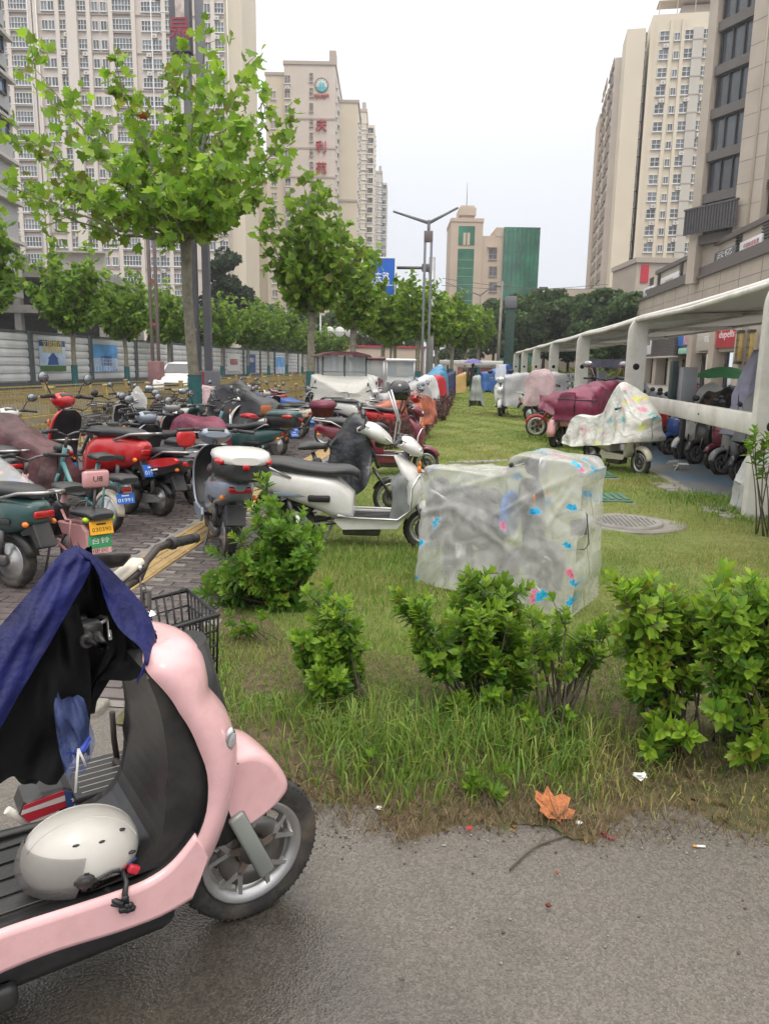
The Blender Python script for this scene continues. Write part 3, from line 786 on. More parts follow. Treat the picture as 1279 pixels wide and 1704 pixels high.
# ---- low shopping building along the right and the dark stone tower over it
XS = 20.0
def at(px, py): return PX(px, py, XS)
T6 = empty('shopping_building', (XS, 50, 0), 0, 'beige two storey shopping building with shop signs along the right', 'building')
f = on_face(T6, (XS, 116, 0), (0, -1))           # x runs towards the camera
def fx(px, py): p = at(px, py); return 116 - p.y, p.z
zl = at(1150, 469)[2]; zled = at(1240, 427)[2]; zpar = at(1279, 346)[2]; xend = fx(1003, 527)[0]; xup = fx(1079, 446)[0]
zl = .5 * (zl + at(1260, 428)[2])
q = MB(); f.box(q, xend, 90, 4.9, zl, -14, 0); f.box(q, xup, 90, zl + .02, zpar - .4, -14, -1.0); q.build('wall', BEIGES, T6)
q = MB(); f.box(q, xend - .2, 90.1, zl, zl + .22, -14, .25); f.box(q, xup, 90.1, zl + .22, zl + .95, -.997, .02)
f.box(q, xup - .1, 90.1, zpar - .4, zpar, -14, -.75); q.build('cornice', DARKB, T6)
jm = MB()
for k in range(1, 4): f.box(jm, xend, 90, 4.9 + (zl - 4.9) * k / 4, 4.93 + (zl - 4.9) * k / 4, .002, .012)
for k in range(16): f.box(jm, xend + k * 4.4, xend + k * 4.4 + .04, 4.9, zl - .02, .002, .013)
jm.build('joint', DARKB, T6)
LOUV = mat('louvre_grey', (.1, .09, .085), .5, var=.1)
SIGNW = mat('sign_white', (.72, .72, .73), .4, var=.04); SIGNR = mat('sign_red', (.50, .025, .045), .4, var=.05); SIGNB = mat('sign_blue', (.04, .2, .62), .4, var=.1)
SIGNG = mat('sign_grey', (.12, .12, .13), .4, var=.1); SIGNY = mat('sign_lime', (.45, .5, .04), .4, var=.1); SIGNC = mat('sign_cream', (.52, .48, .43), .5, var=.05)
SIGNP = mat('sign_pink', (.72, .42, .5), .4, var=.4, scale=1.5)
def sign(px0, px1, py0, py1, m, lab, txts=(), out=.3, group=None, base=-1.0, nm='shop_sign'):
    pm = (px0 + px1) / 2; X = XS + 0 * base
    a = PX(px0, py0, XS - base - out * 0); b = PX(px1, py0, XS - base)
    X_ = XS - base - out
    a = PX(px0, py0, X_); b = PX(px1, py0, X_); c = PX(pm, py1, X_); t_ = PX(pm, py0, X_)
    w_ = abs(a.y - b.y); h_ = t_.z - c.z
    o = empty(nm, (X_, (a.y + b.y) / 2, (t_.z + c.z) / 2), 0, lab, 'sign', group)
    MB().rbox((.1, 0, 0), (.2, w_, h_), .03).build('board', m, o)
    for s_, ux, uz, sz, tm_, wd in txts:
        text(s_, o, frame(Vector((-.005, -ux * w_ / 2, uz * h_ / 2)), (0, -1, 0)), sz * h_, tm_, 2, wd * w_ if wd else None)
    return o, w_, h_
sign(1231, 1266, 396, 422, SIGNW, 'tilted looking white upper sign with red lower band and small characters', [('中国体育彩票', .1, .25, .35, REDLT, .7)], .3)
o = bpy.data.objects['shop_sign']; 
MB().rbox((-.012, 0, -.62), (.03, 3.0, .35), .01).build('band', SIGNR, o)
sign(1189, 1222, 414, 441, SIGNG, 'dark grey upper sign with pale characters between louvres', [('云亿', .0, .42, .42, WHITEL, .75), ('快餐', 0, -.4, .36, WHITEL, .8)])
sign(1148, 1173, 437, 461, SIGNW, 'white upper sign with a dark central panel', [('专业电动车', .0, -.62, .18, BLACKL, .6)])
b3 = bpy.data.objects['shop_sign.002']; MB().rbox((-.01, 0, .12), (.03, 1.6, .75), .01).build('panel', SIGNG, b3)
sign(1099, 1128, 457, 477, SIGNW, 'white upper sign with one brown bar, near the end of the ledge', [])
b3 = bpy.data.objects['shop_sign.003']; MB().rbox((-.01, 0, -.02), (.03, 3.0, .45), .01).build('bar', BANDM, b3)
sign(1070, 1088, 477, 491, SIGNW, 'small white upper sign at the far end of the ledge', [('烟酒', 0, 0, .5, BLACKL, .6)])
lv = MB()
for px, w_ in ((1226, 1.0), (1272, 1.6), (1183, .8), (1178, .8), (1143, .9), (1131, 1.0), (1094, 1.0), (1082, 1.6), (1224, .8)):
    p_ = PX(px, 612 - (1279 - 0) * .0 - (px - 775) * .37, XS + 1); x = 116 - p_.y; z0 = zl + .95; z1 = zl + 2.6
    f.box(lv, x - w_ / 2, x + w_ / 2, z0, z1, -.998, -.95)
    for k in range(7): f.box(lv, x - w_ / 2, x + w_ / 2, z0 + .1 + k * .23, z0 + .2 + k * .23, -.95, -.82, 1)
lv.build('louvre', [DARKB, LOUV], T6)
# ground floor: columns, shop fronts, doors
q = MB(); g_ = MB(); d_ = MB()
for k, px in enumerate((1236, 1215 - 42, 1142, 1117, 1086, 1063, 1041, 1027)):
    pass
for k in range(14):
    x = fx(1242, 600)[0] - 1.2 - k * 6.1
    if x < xend: break
    f.box(q, x - .7, x + .7, 0, 4.9, -.6, .35)
    f.box(g_, x + .7, x + 5.4, 0, 3.0, -1.4, -1.3)
    for j in range(5): f.box(d_, x + .7 + j * 1.17, x + .78 + j * 1.17, 0, 3.0, -1.3, -1.2)
    f.box(d_, x + .7, x + 5.4, 2.3, 2.4, -1.31, -1.21)
f.box(q, xend, 90, 3.0, 4.92, -1.6, -.02)
q.build('column', BEIGES, T6); g_.build('shop_window', PANED, T6); d_.build('shop_frame', DFRAME, T6)
for a in [(1160, 1192, 546, 583, SIGNC, 'cream fascia sign with raised white letters beside the red one', [('FEEDOR', .35, 0, .38, WHITEL, .5)]),
          (1193, 1229, 536, 578, SIGNR, 'red fascia sign with white letters above a shop door', [('dupells', 0, .05, .42, WHITEL, .7)]),
          (1129, 1152, 546, 575, SIGNB, 'blue fascia sign with white letters right of the grey shutter', [('中通', .35, .1, .4, WHITEL, .5)]),
          (1063, 1084, 562, 590, SIGNW, 'white fascia sign with black lettering left of the grey shutter', [('V88', .4, .3, .4, BLACKL, .4), ('便民', -.3, -.4, .3, BLACKL, .4)]),
          (1019, 1040, 566, 594, SIGNB, 'blue fascia sign with pale characters at the far end of the shops', [('美食', .1, 0, .45, WHITEL, .6)]),
          (1001, 1016, 566, 586, SIGNW, 'white and lime fascia sign farthest along the shops', [('小吃', 0, .2, .5, BLACKL, .6)])]:
    sign(*a[:6], a[6], .25, 'fascia signs of the shops', 0.0)
sb = bpy.data.objects['shop_sign.010']; MB().rbox((0.0, 0, -1.3), (.2, 3.2, .8), .03).build('strip', SIGNY, sb)
sb = bpy.data.objects['shop_sign.007']; MB().rbox((.0, 0, -1.25), (.2, 3.0, .5), .03).build('strip', mat('sign_mint', (.3, .62, .5), .4), sb); MB().rbox((-.01, -.75, .1), (.2, 1.5, 1.6), .02).build('picture', SIGNP, sb)
# grey roller shutter housing
p0 = PX(1086, 565, XS - .4); p1 = PX(1125, 560, XS - .4)
sh = empty('roller_shutter', (XS - .4, (p0.y + p1.y) / 2, 3.7), 0, 'grey slatted roller shutter box above a shop front', 'shutter')
w_ = abs(p0.y - p1.y)
for k in range(12): MB().rbox((0, 0, -.75 + k * .145), (.3, w_, .125), .02).build('slat', LOUV, sh)
MB().rbox((-.15, 0, -.95), (.8, w_ + .4, .16), .03).build('ledge', SIGNC, sh)
LANT = mat('lantern_amber', (.5, .36, .12), .3, var=.2)
for px, lb_ in ((1229, 'bronze lattice lantern on the column touching the red fascia sign'), (1247, 'bronze lattice lantern on the stone column, second from the red fascia sign')):
    p_ = PX(px, 578, XS - .5); o = empty('wall_lantern', (XS - .5, p_.y, p_.z), 0, lb_, 'lantern', 'bronze lanterns on the columns')
    MB().rbox((0, 0, 0), (.3, .5, 2.0), .02).build('body', LANT, o)
    q = MB()
    for k in (-1, 0, 1): q.box((-.16, k * .2, 0), (.03, .04, 2.0))
    for z_ in (-1, -.5, 0, .5, 1): q.box((-.16, 0, z_), (.04, .56, .06))
    q.box((0, 0, 1.1), (.4, .64, .2)); q.box((0, 0, -1.1), (.4, .64, .2)); q.build('lattice', DFRAME, o)
# lower block with the red poster beyond it
a = P(1056, 480, 118); a.z = 0
T7 = empty('annex_building', a, 0, 'beige annex at the foot of the right tower carrying a tall red banner', 'building')
f7 = on_face(T7, a, VX); q = MB(); f7.box(q, 0, 8, 0, f7.x_at(1060, 437)[1], -12, 0); q.build('wall', BEIGES, T7)
q = MB(); zz = f7.x_at(1060, 437)[1]; f7.box(q, -.3, 8.3, zz, zz + .7, -12, .4); q.build('cornice', BANDM, T7)
q = MB(); x0, z0 = f7.x_at(1064, 470); x1, z1 = f7.x_at(1079, 441); f7.box(q, x0, x1, z0, z1, .004, .2); q.build('banner', SIGNR, T7)
q = MB(); f7.box(q, -9, -.003, 0, zz - 2.4, -30, -14); q.build('lower_wing', BEIGES, T7)
q = MB()
for k in range(3): f7.box(q, -8 + k * 2.6, -6 + k * 2.6, zz - 6, zz - 3.6, -14, -13.9)
q.build('window', PANED, T7)

# ---- dark framed stone tower rising over the shops
a = P(1172, 300, 71); a.z = 0
T8 = empty('stone_tower', a, 0, 'brown stone tower with tall dark framed windows rising above the shopping building', 'building')
u8 = Vector((.50, -.866, 0)); f8 = on_face(T8, a, u8)
q = MB(); f8.box(q, -.9, .0, 9, 60, -8, .3); f8.box(q, 3.9, 6.4, 9, 60, -8, .5); f8.box(q, 8.6, 16, 9, 60, -8, .3); f8.box(q, .003, 8.597, 9, 60, -8, -.5)
q.build('wall', BEIGES, T8)
FL = 3.35; wm = window_mesh(3.5, 2.5, 3, 1, DFRAME, PANED, .1, False); wm8 = window_mesh(2.1, 2.4, 2, 1, DFRAME, PANED, .1, False)
q = MB(); lv = MB()
for i in range(11):
    z = 13.0 + i * FL
    f8.put(wm, 1.95, z, -.3, 'window'); q = MB(); f8.box(q, .02, 3.88, z - .8, z - .05, -.49, .1); q.build('spandrel', DARKB, T8)
    f8.put(wm8, 7.5, z, -.35, 'window'); 
    for k in range(4): f8.box(lv, 6.45, 8.55, z - .75 + k * .18, z - .66 + k * .18, -.4, .1)
lv.build('louvre', LOUV, T8)
q = MB(); b8 = f8.o + f8.u * 5.4 + f8.n * .58 - T8.location; q.tube([(b8.x, b8.y, 9), (b8.x, b8.y, 58)], .08, 6); q.build('drain_pipe', CREAM2, T8)
q = MB()
for k in range(26): f8.box(q, 3.92, 6.38, 9.5 + k * 1.7, 9.53 + k * 1.7, .502, .512)
q.build('joint', DARKB, T8)
q = MB(); f8.box(q, -.9, 4.6, 13.0, 15.0, .9, 1.05)
for k in range(18): f8.box(q, -.8 + k * .3, -.68 + k * .3, 13.1, 15.1, 1.06, 1.12)
f8.box(q, -.95, 4.65, 15.0, 15.15, .85, 1.15); q.build('balcony_railing', STEELD, T8)

# ---- grey glazed building cut by the left edge, and the raw concrete frame behind the hoarding
a = P(33, 400, 62); a.z = 0
T9 = empty('glazed_building', a, 0, 'grey office building with blue glazing at the left edge', 'building')
f9 = on_face(T9, a - Vector((14, -16, 0)), (.66, -.75)); L9 = (Vector((a.x, a.y, 0)) - f9.o).length
f9 = on_face(T9, a - Vector((.66, -.75, 0)).normalized() * 20, (.66, -.75)); L9 = 20
a9 = P(-20, 400, 56)
f9 = on_face(T9, a9, Vector((a.x - a9.x, a.y - a9.y, 0))); L9 = (Vector((a.x - a9.x, a.y - a9.y, 0))).length
zt9 = f9.x_at(10, 60)[1]
q = MB(); f9.box(q, -12, L9, 6.5, zt9 + 8, -10, 0); q.build('wall', mat('grey_panel', (.38, .38, .38), .5, var=.1), T9)
BLUEG = mat('blue_glazing', (.11, .16, .24), .08, var=.5, scale=.5, spec=.8)
gq = window_mesh(L9 * .8, 1.9, 3, 1, DFRAME, BLUEG, .1, False)
for k in range(9): f9.put(gq, L9 * .45, 8.6 + k * 3.1, .1, 'window')
q = MB()
for k in range(9): f9.box(q, -12, L9 + .3, 7.6 + k * 3.1, 7.85 + k * 3.1, .0, .5)
q.build('ledge', GREYW, T9)
a = P(152, 600, 66); a.z = 0
TC = empty('concrete_frame', a, 0, 'unfinished grey concrete frame building behind the white hoarding', 'building')
fc_ = on_face(TC, a - Vector((24, 0, 0)), (1, .12)); zc1 = fc_.x_at(100, 452)[1]
q = MB(); q2 = MB()
for z_ in (3.2, 6.4, 9.6): fc_.box(q, -4, 24, z_ - .7, z_, -12, .1)
for k in range(8): fc_.box(q, -3.6 + k * 3.9, -3.0 + k * 3.9, 0, 9.2, -.8, -.05); fc_.box(q, -3.6 + k * 3.9, -3.0 + k * 3.9, 0, 9.2, -11.8, -11)
RAWC = mat('raw_concrete', (.33, .315, .285), .85, var=.15, scale=.8, bump=.15, dirt=(.18, .17, .15), dirt_amt=.5, dscale=.5)
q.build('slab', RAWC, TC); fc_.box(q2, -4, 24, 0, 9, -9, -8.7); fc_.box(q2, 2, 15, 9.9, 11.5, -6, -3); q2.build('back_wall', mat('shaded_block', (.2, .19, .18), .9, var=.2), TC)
q = MB(); fc_.box(q, 19.5, 24, 9.65, 11.3, -2, -1.9); fc_.box(q, 19.5, 24, 11.3, 11.45, -2.4, -1.2); fc_.box(q, 7, 10, 9.65, 11.8, -.6, -.4); q.build('parapet', GREYW, TC)
# low pinkish row at the end of the street
for px0, px1, py, Y, m, lab in ((430, 560, 545, 150, CREAM, 'long low cream building behind the far street trees'), (560, 705, 578, 130, TANW, 'low pinkish brown building at the end of the road'), (770, 850, 612, 120, mat('brick_red', (.4, .14, .1), .7, var=.2), 'low red brick wall past the far end of the lawn')):
    a = P(px0, 600, Y); b = P(px1, 600, Y); z_ = P((px0 + px1) / 2, py, Y).z; a.z = 0
    t = empty('low_building', a, 0, lab, 'building'); ff = on_face(t, a, VX); w_ = (b - a).length
    q = MB(); ff.box(q, 0, w_, 0, z_, -9, 0); q.build('wall', m, t)
    if z_ > 3:
        w2 = window_mesh(1.5, 1.3, 2, 1, WFRAME, PANED); n_ = int(w_ / 3.5)
        for k in range(n_):
            for zz in ([1.2, 4.2] if z_ > 6 else [1.2]): ff.put(w2, 1.8 + k * 3.5, zz, .08, 'window')
    q = MB(); ff.box(q, -.2, w_ + .2, z_, z_ + .3, -9.2, .3); q.build('roof_edge', REDLT if 'pinkish' in lab else BANDM, t)

# ================================================================ STREET FURNITURE
GOLD = mat('gold_rail_paint', (.38, .29, .11), .45, metal=.1, var=.12, dirt=(.2, .16, .08), dirt_amt=.45, dscale=4)
def rail(X, y0, y1, z1, step, lab):
    o = empty('guard_rail', (X, y0, 0), 0, lab, 'railing', 'golden railings along the road')
    n = int((y1 - y0) / step)
    pm = MB().rbox((0, 0, z1 / 2 + .02), (.11, .11, z1 + .04), .01).rbox((0, 0, z1 + .08), (.16, .16, .07), .02).rbox((0, 0, .04), (.2, .2, .08), .01).mesh('post', [GOLD])
    q = MB()
    for z_ in (.12, z1 - .16, z1 - .03): q.box((0, step / 2, z_), (.04, step - .12, .045))
    k = int(step / .13)
    for i in range(1, k): q.box((0, i * step / k, z1 / 2 - .02), (.028, .03, z1 - .16))
    pm2 = q.mesh('rail_panel', [GOLD])
    for i in range(n + 1):
        a = link('post', pm, o); a.location = (rnd.uniform(-.02, .02), i * step, -.02)
        if i < n: b = link('rail_panel', pm2, o); b.location = (0, i * step, 0)
    return o
rail(-6.4, 10.2, 52, .66, 2.6, 'golden railing nearest the parked scooters')
rail(-10.6, 12.6, 120, .72, 3.0, 'golden railing in front of the white car')
rail(-14.6, 15.6, 120, .62, 3.2, 'golden railing beyond the white car, before the hoarding')

HOARD = mat('white_sheet_metal', (.60, .61, .62), .45, var=.06, scale=1.2, dirt=(.34, .33, .31), dirt_amt=.3, dscale=1)
HPOST = mat('hoarding_post', (.085, .10, .105), .5, var=.15)
fn = empty('hoarding', (-20.6, 20, 0), 0, 'long white corrugated construction hoarding with dark posts beyond the road', 'fence')
fp = MB(); prof = []
for k in range(6):
    z0 = .45 + k * .375; prof += [(0, z0), (.06, z0 + .04), (.07, z0 + .2), (.05, z0 + .33), (0, z0 + .36)]
fp.loft([[(x_, yy, z_) for x_, z_ in prof] for yy in (0.02, 5.76)], 0, False, False, None, False)
pmesh = fp.mesh('panel', [HOARD])
po = MB().box((.06, 0, 1.4), (.26, .26, 2.8)).mesh('post', [HPOST]); br = MB().box((.02, 2.9, .2), (.2, 5.74, .46)).box((.02, 2.9, 2.75), (.14, 5.74, .09)).mesh('rail', [HPOST])
for k in range(22):
    for me in (pmesh, po, br): a = link(me.name.split('.')[0], me, fn); a.location = (0, k * 5.8 - 3, 0)
def poster(px, yc, w_, h_, m, lab, extra=None):
    p_ = PX(px, yc, -20.5); o = empty('poster', (-20.5, p_.y, p_.z), 0, lab, 'poster', 'posters on the hoarding')
    MB().box((0, 0, 0), (.03, w_, h_)).build('sheet', m, o)
    if extra: extra(o, w_, h_)
    return o
PB = mat('poster_blue', (.12, .36, .72), .4, var=.4, scale=.8); PL = mat('poster_sky', (.5, .62, .82), .4, var=.25, scale=1.2); PDK = mat('poster_dark_blue', (.04, .10, .3), .4, var=.2); PGRN = mat('poster_green', (.07, .16, .05), .5, var=.4, scale=8); PYL = mat('poster_yellow', (.8, .6, .06), .4, var=.1); PW = mat('poster_white', (.75, .75, .76), .4, var=.08)
def ex1(o, w, h):
    MB().box((.018, 0, h * .4), (.01, w, h * .2)).build('band', PDK, o)
    MB().box((.018, 0, -h * .41), (.01, w, h * .18)).build('lawn_picture', PGRN, o)
    q = MB().prism([(-.22 * w, -.3 * h), (.22 * w, -.3 * h), (.16 * w, -.1 * h), (.22 * w, -.1 * h), (.08 * w, .02 * h), (.1 * w, .02 * h), (0, .1 * h), (-.1 * w, .02 * h), (-.08 * w, .02 * h), (-.22 * w, -.1 * h), (-.16 * w, -.1 * h)], .018, .024, 0, None, 0, 'YZ'); q.build('pavilion_picture', PDK, o)
    M = frame(Vector((.03, 0, h * .36)), (0, 1, 0)); text('文明城市', o, M, .4, PYL, 1, w * .8); text('和谐家园', o, frame(Vector((.03, 0, h * .17)), (0, 1, 0)), .32, PYL, 1, w * .75)
def ex2(o, w, h):
    MB().box((.018, 0, -h * .25), (.01, w, h * .5)).build('cloud_picture', PL, o)
    for k in range(3): text('文明城市', o, frame(Vector((.03, .1, h * (.02 - .13 * k))), (0, 1, 0)), .2, PDK, 1, w * .45)
    q = MB()
    for k in range(9): hh = rnd.uniform(.05, .22) * h; q.box((.026, -w * .45 + k * w * .11, -h * .5 + hh / 2), (.006, w * .04, hh))
    q.build('skyline_picture', PB, o)
poster(88, 592, 2.4, 1.5, PL, 'blue and green poster with a pavilion and yellow characters on the hoarding', ex1)
poster(175, 596, 3.1, 1.5, PB, 'sky blue poster with three rows of small characters on the hoarding', ex2)
poster(389, 603, 3.6, 1.5, PW, 'white poster with red writing further along the hoarding', lambda o, w, h: text('和谐家园', o, frame(Vector((.03, 0, 0)), (0, 1, 0)), .6, REDLT, 1, w * .6))
poster(418, 605, 3.0, 1.7, PDK, 'dark blue poster further along the hoarding', lambda o, w, h: text('文明城市', o, frame(Vector((.03, 0, .3)), (0, 1, 0)), .5, WHITEL, 1, w * .6))
poster(466, 608, 4.4, 1.8, PB, 'pale blue poster near the far end of the hoarding', lambda o, w, h: MB().box((.018, 0, -h * .3), (.01, w, h * .4)).build('cloud_picture', PL, o))

# shelter over the scooters at the right
SHW = mat('shelter_white', (.70, .68, .63), .45, var=.07, scale=3, bump=.03, dirt=(.3, .26, .2), dirt_amt=.45, dscale=2.5)
SHR = mat('shelter_sheet', (.64, .62, .58), .4, var=.07, scale=1.5, dirt=(.25, .22, .18), dirt_amt=.4, dscale=1.5)
HOLE = mat('hole_dark', (.012, .012, .012), .8)
CABG = mat('cabinet_grey', (.34, .345, .36), .45, var=.08, dirt=(.2, .19, .17), dirt_amt=.3)
st = empty('bike_shelter', (2.88, 7.85, 0), 0, 'long off-white cantilever bike shelter with curved posts along the right of the lawn', 'shelter')
xl = lambda z: .02 - .0 * z
outl = [(-.02, 0.0), (-.02, 2.1)] + arc((.26, 2.12), .28, 180, 92, 7, .33) + [(1.6, 2.5), (3.9, 2.62), (3.9, 2.54), (1.6, 2.44), (.7, 2.35)] + arc((.48, 2.16), .18, 110, 180, 4) + [(.30, 1.5), (.30, 0.0)]
pm = MB()
for yy in (-.06, .06): pm.prism(outl, yy - .008, yy + .008)
pm.loft([[(p_[0], -.055, p_[1]), (p_[0], .055, p_[1])] for p_ in outl], 0, True, False, None, False)
for z_ in (.97, 1.55): pm.lathe([(.001, -.071), (.058, -.071), (.058, -.069)], 18, 1, Matrix.Translation((.14, 0, z_)) @ Matrix.Rotation(math.pi / 2, 4, 'X') @ Matrix.Diagonal((1, 1, -1, 1)))
postm = pm.mesh('post', [SHW, HOLE])
ys = [0, 6.3, 12.7, 19.3, 26, 32.8, 39.6]
for y_ in ys: a = link('post', postm, st); a.location = (0, y_, 0)
for i in range(len(ys)):
    y0 = ys[i] - 6.5 if i == 0 else ys[i - 1]; y1 = ys[i]
    q = MB(); pr = [(.1, 2.405), (.22, 2.465), (.4, 2.495), (1.6, 2.545), (3.9, 2.665)]
    n_ = 6
    rg = []
    for k in range(n_ + 1):
        t = k / n_; yy = y0 + (y1 - y0) * t; sg = -.025 * math.sin(math.pi * t)
        rg.append([(p_[0], yy, p_[1] + sg) for p_ in pr] + [(p_[0], yy, p_[1] + sg - .03) for p_ in reversed(pr)])
    q.loft(rg, 0, True, True); q.build('roof_sheet', SHR, st)
    q = MB(); q.tube([(.1, y0, 2.36), (.1, (y0 + y1) / 2, 2.32), (.1, y1, 2.36)], .035, 8); q.tube([(3.86, y0, 2.6), (3.86, y1, 2.6)], .04, 8); q.tube([(1.9, y0, 2.47), (1.9, y1, 2.47)], .03, 8); q.build('eave_tube', SHW, st)
    if i: q = MB(); q.rbox((.2, (y0 + y1) / 2, .95), (.1, y1 - y0 - .14, .23), .012); q.build('beam', SHW, st)
for y_ in ys[:3]:
    q = MB()
    for k in range(6): q.lathe([(.001, 0), (.013, 0), (.013, -.01)], 8, 0, Matrix.Translation((.13 + (k % 3) * .07, y_ + .3 + (k // 3) * 2, .95)) @ Matrix.Rotation(math.pi / 2, 4, 'Y'))
    q.build('bolt', STEELD, st)
def cabinet(px, py, Y, lab):
    p_ = P(px, py, Y); o = empty('charging_cabinet', (p_.x, Y, 0), .1, lab, 'cabinet', 'charging cabinets under the shelter')
    MB().rbox((0, 0, p_.z - .3), (.25, .24, .62), .012).build('body', CABG, o)
    MB().rbox((-.19, .1, p_.z - .25), (.1, .12, .72), .01).build('side_column', mat('cabinet_green', (.06, .085, .085), .5), o)
    MB().rbox((0, 0, (p_.z - .6) / 2), (.08, .08, p_.z - .58), .01).build('pole', STEELD, o)
    MB().rbox((0, -.124, p_.z - .3), (.19, .012, .5), .004).build('door', CABG, o)
cabinet(1144, 612, 13.0, 'grey charging cabinet standing over the scooters, nearer of two')
cabinet(1000, 618, 22, 'grey charging cabinet further along beneath the shelter')

# lamp columns with the red fretwork box
LGREY = mat('lamp_grey', (.135, .135, .155), .45, var=.08, dirt=(.2, .19, .18), dirt_amt=.25)
REDF = mat('red_fretwork', (.36, .035, .06), .5, var=.1)
b = P(342, 740, 17.2); lo = empty('street_lamp', (b.x, 17.2, 0), .06, 'tall grey twin column street lamp on a grey box with red fretwork', 'street lamp')
zt = P(342, 617, 17.2).z
MB().rbox((.03, 0, zt / 2), (.60, .58, zt), .015).build('box', LGREY, lo)
q = MB()
def fret(q, cx, cz, w, h, y):
    t = .02
    for (a, c_, e, g) in ((0, 0, 1, .09), (0, .91, 1, .09), (0, .09, .09, .82), (.91, .09, .09, .82), (.22, .22, .56, .08), (.22, .30, .08, .5), (.70, .22, .08, .34), (.40, .50, .30, .08), (.40, .62, .08, .20), (.09, .72, .15, .08), (.56, .72, .36, .08)):
        q.box((cx - w / 2 + (a + e / 2) * w, y, cz - h / 2 + (c_ + g / 2) * h), (e * w, t, g * h))
for k in range(5): fret(q, -.04, zt - .18 - k * .33, .22, .31, -.295)
q.box((-.165, -.295, zt - .86), (.014, .02, 1.68)); q.box((.085, -.295, zt - .86), (.014, .02, 1.68)); q.build('fretwork', REDF, lo)
MB().rbox((-.16, 0, zt + 5.7), (.16, .16, 11.4), .01).build('column', LGREY, lo); MB().rbox((.13, 0, zt + 5.7), (.16, .16, 11.4), .01).build('column', LGREY, lo)
zp0 = P(325, 90, 17.2).z; zp1 = zp0 + 3.4
MB().rbox((-.26, -.02, (zp0 + zp1) / 2), (.44, .24, zp1 - zp0), .012).build('banner_box', LGREY, lo)
MB().rbox((-.24, -.15, zp0 + 2.0), (.2, .014, 2.7), .004).build('picture', mat('picture_pale', (.62, .52, .5), .5, var=.35, scale=9), lo)
text('泉', lo, frame(Vector((-.26, -.145, zp0 + .42)), (1, 0, 0)), .5, REDF, 1)
# thinner pair on the far side of the road
b = P(262, 660, 31); l2 = empty('street_lamp', (b.x, 31, 0), 0, 'slim brown twin column street lamp beyond the road, before the hoarding', 'street lamp')
BROWNP = mat('lamp_brown', (.13, .1, .095), .5, var=.1)
MB().rbox((0, 0, .75), (.55, .5, 1.5), .02).build('box', mat('lamp_base_red', (.2, .1, .1), .5, var=.2), l2)
for s_ in (-.13, .13): MB().rbox((s_, 0, 4.6), (.12, .12, 7.8), .01).build('column', BROWNP, l2)
for k in range(4): MB().box((0, 0, 3 + k * 1.7), (.2, .08, .1)).build('clip', REDF, l2)
# forked lamp
Yl = 42; b = P(706, 640, Yl); l3 = empty('street_lamp', (b.x, Yl, 0), 0, 'forked grey street lamp with two long rising arms over the street trees', 'street lamp')
zj = P(707, 371, Yl).z
LG3 = mat('lamp_steel', (.16, .165, .18), .4, var=.08)
for s_ in (-.17, .17): MB().rbox((s_, 0, zj / 2 - .2), (.13, .16, zj - .4), .01).build('column', LG3, l3)
MB().rbox((0, 0, zj - .7), (.44, .2, .55), .02).build('collar', BROWNP, l3); MB().rbox((0, 0, zj - .2), (.16, .16, .7), .02).build('neck', LG3, l3)
for (px, py) in ((655, 352), (761, 346)):
    e = P(px, py, Yl); e = Vector((e.x - b.x, 0, e.z)); s_ = Vector((0, 0, zj))
    ar = MB().tube([s_, s_ + (e - s_) * .55, s_ + (e - s_) * .8], [.09, .07, .06], 8).build('arm', LG3, l3)
    d_ = (e - s_); m_ = s_ + d_ * .88
    MB().rbox((0, 0, 0), (d_.length * .28, .24, .09), .03, M=Matrix.Translation(m_) @ Matrix.Rotation(-math.atan2(d_.z, d_.x), 4, 'Y')).build('lamp_head', LG3, ar)
# blue direction sign on a steel mast
Ys = 47; b = P(713, 640, Ys); rs = empty('road_sign', (b.x, Ys, 0), 0, 'big blue direction sign with white characters on a steel mast, half hidden by trees', 'road sign')
SGAL = mat('galvanised', (.42, .43, .44), .4, metal=.4, var=.15)
MB().tube([(0, 0, 0), (0, 0, P(713, 428, Ys).z)], [.24, .2], 14).build('mast', SGAL, rs)
zc = P(690, 446, Ys).z; MB().tube([(.1, -.1, zc), (-2.1, -.1, zc)], .09, 8).rbox((-.35, -.1, zc), (.5, .3, .45), .05).build('arm', STEELD, rs)
c0 = P(658, 429, Ys - .3); c1 = P(602, 492, Ys - .3); cx = (c0.x + c1.x) / 2 - b.x; cz = (c0.z + c1.z) / 2; w_ = c0.x - c1.x; h_ = c0.z - c1.z
BLUES = mat('road_sign_blue', (.015, .12, .52), .35, var=.05)
MB().prism([(x_ + cx, z_ + cz) for x_, z_ in [(-w_ / 2, -h_ / 2), (w_ / 2, -h_ / 2), (w_ / 2, h_ / 2), (-w_ / 2, h_ / 2)]], -.36, -.3).build('board', BLUES, rs)
q = MB()
for z_ in (-h_ / 2, h_ / 2): q.box((cx, -.365, cz + z_), (w_ + .1, .02, .07))
for x_ in (-w_ / 2, w_ / 2): q.box((cx + x_, -.364, cz), (.07, .02, h_))
q.box((cx, -.364, cz - h_ * .22), (w_ * .9, .015, .04)); q.build('border', WHITEL, rs)
text('泉东路', rs, frame(Vector((cx + .0, -.37, cz - .05 * h_)), (1, 0, 0)), .72, WHITEL, 1, w_ * .66); text('QUAN DONG LU', rs, frame(Vector((cx, -.37, cz - .16 * h_)), (1, 0, 0)), .3, WHITEL, 1, w_ * .66)
text('停车场', rs, frame(Vector((cx - .2, -.37, cz - .34 * h_)), (1, 0, 0)), .5, WHITEL, 1, w_ * .5)
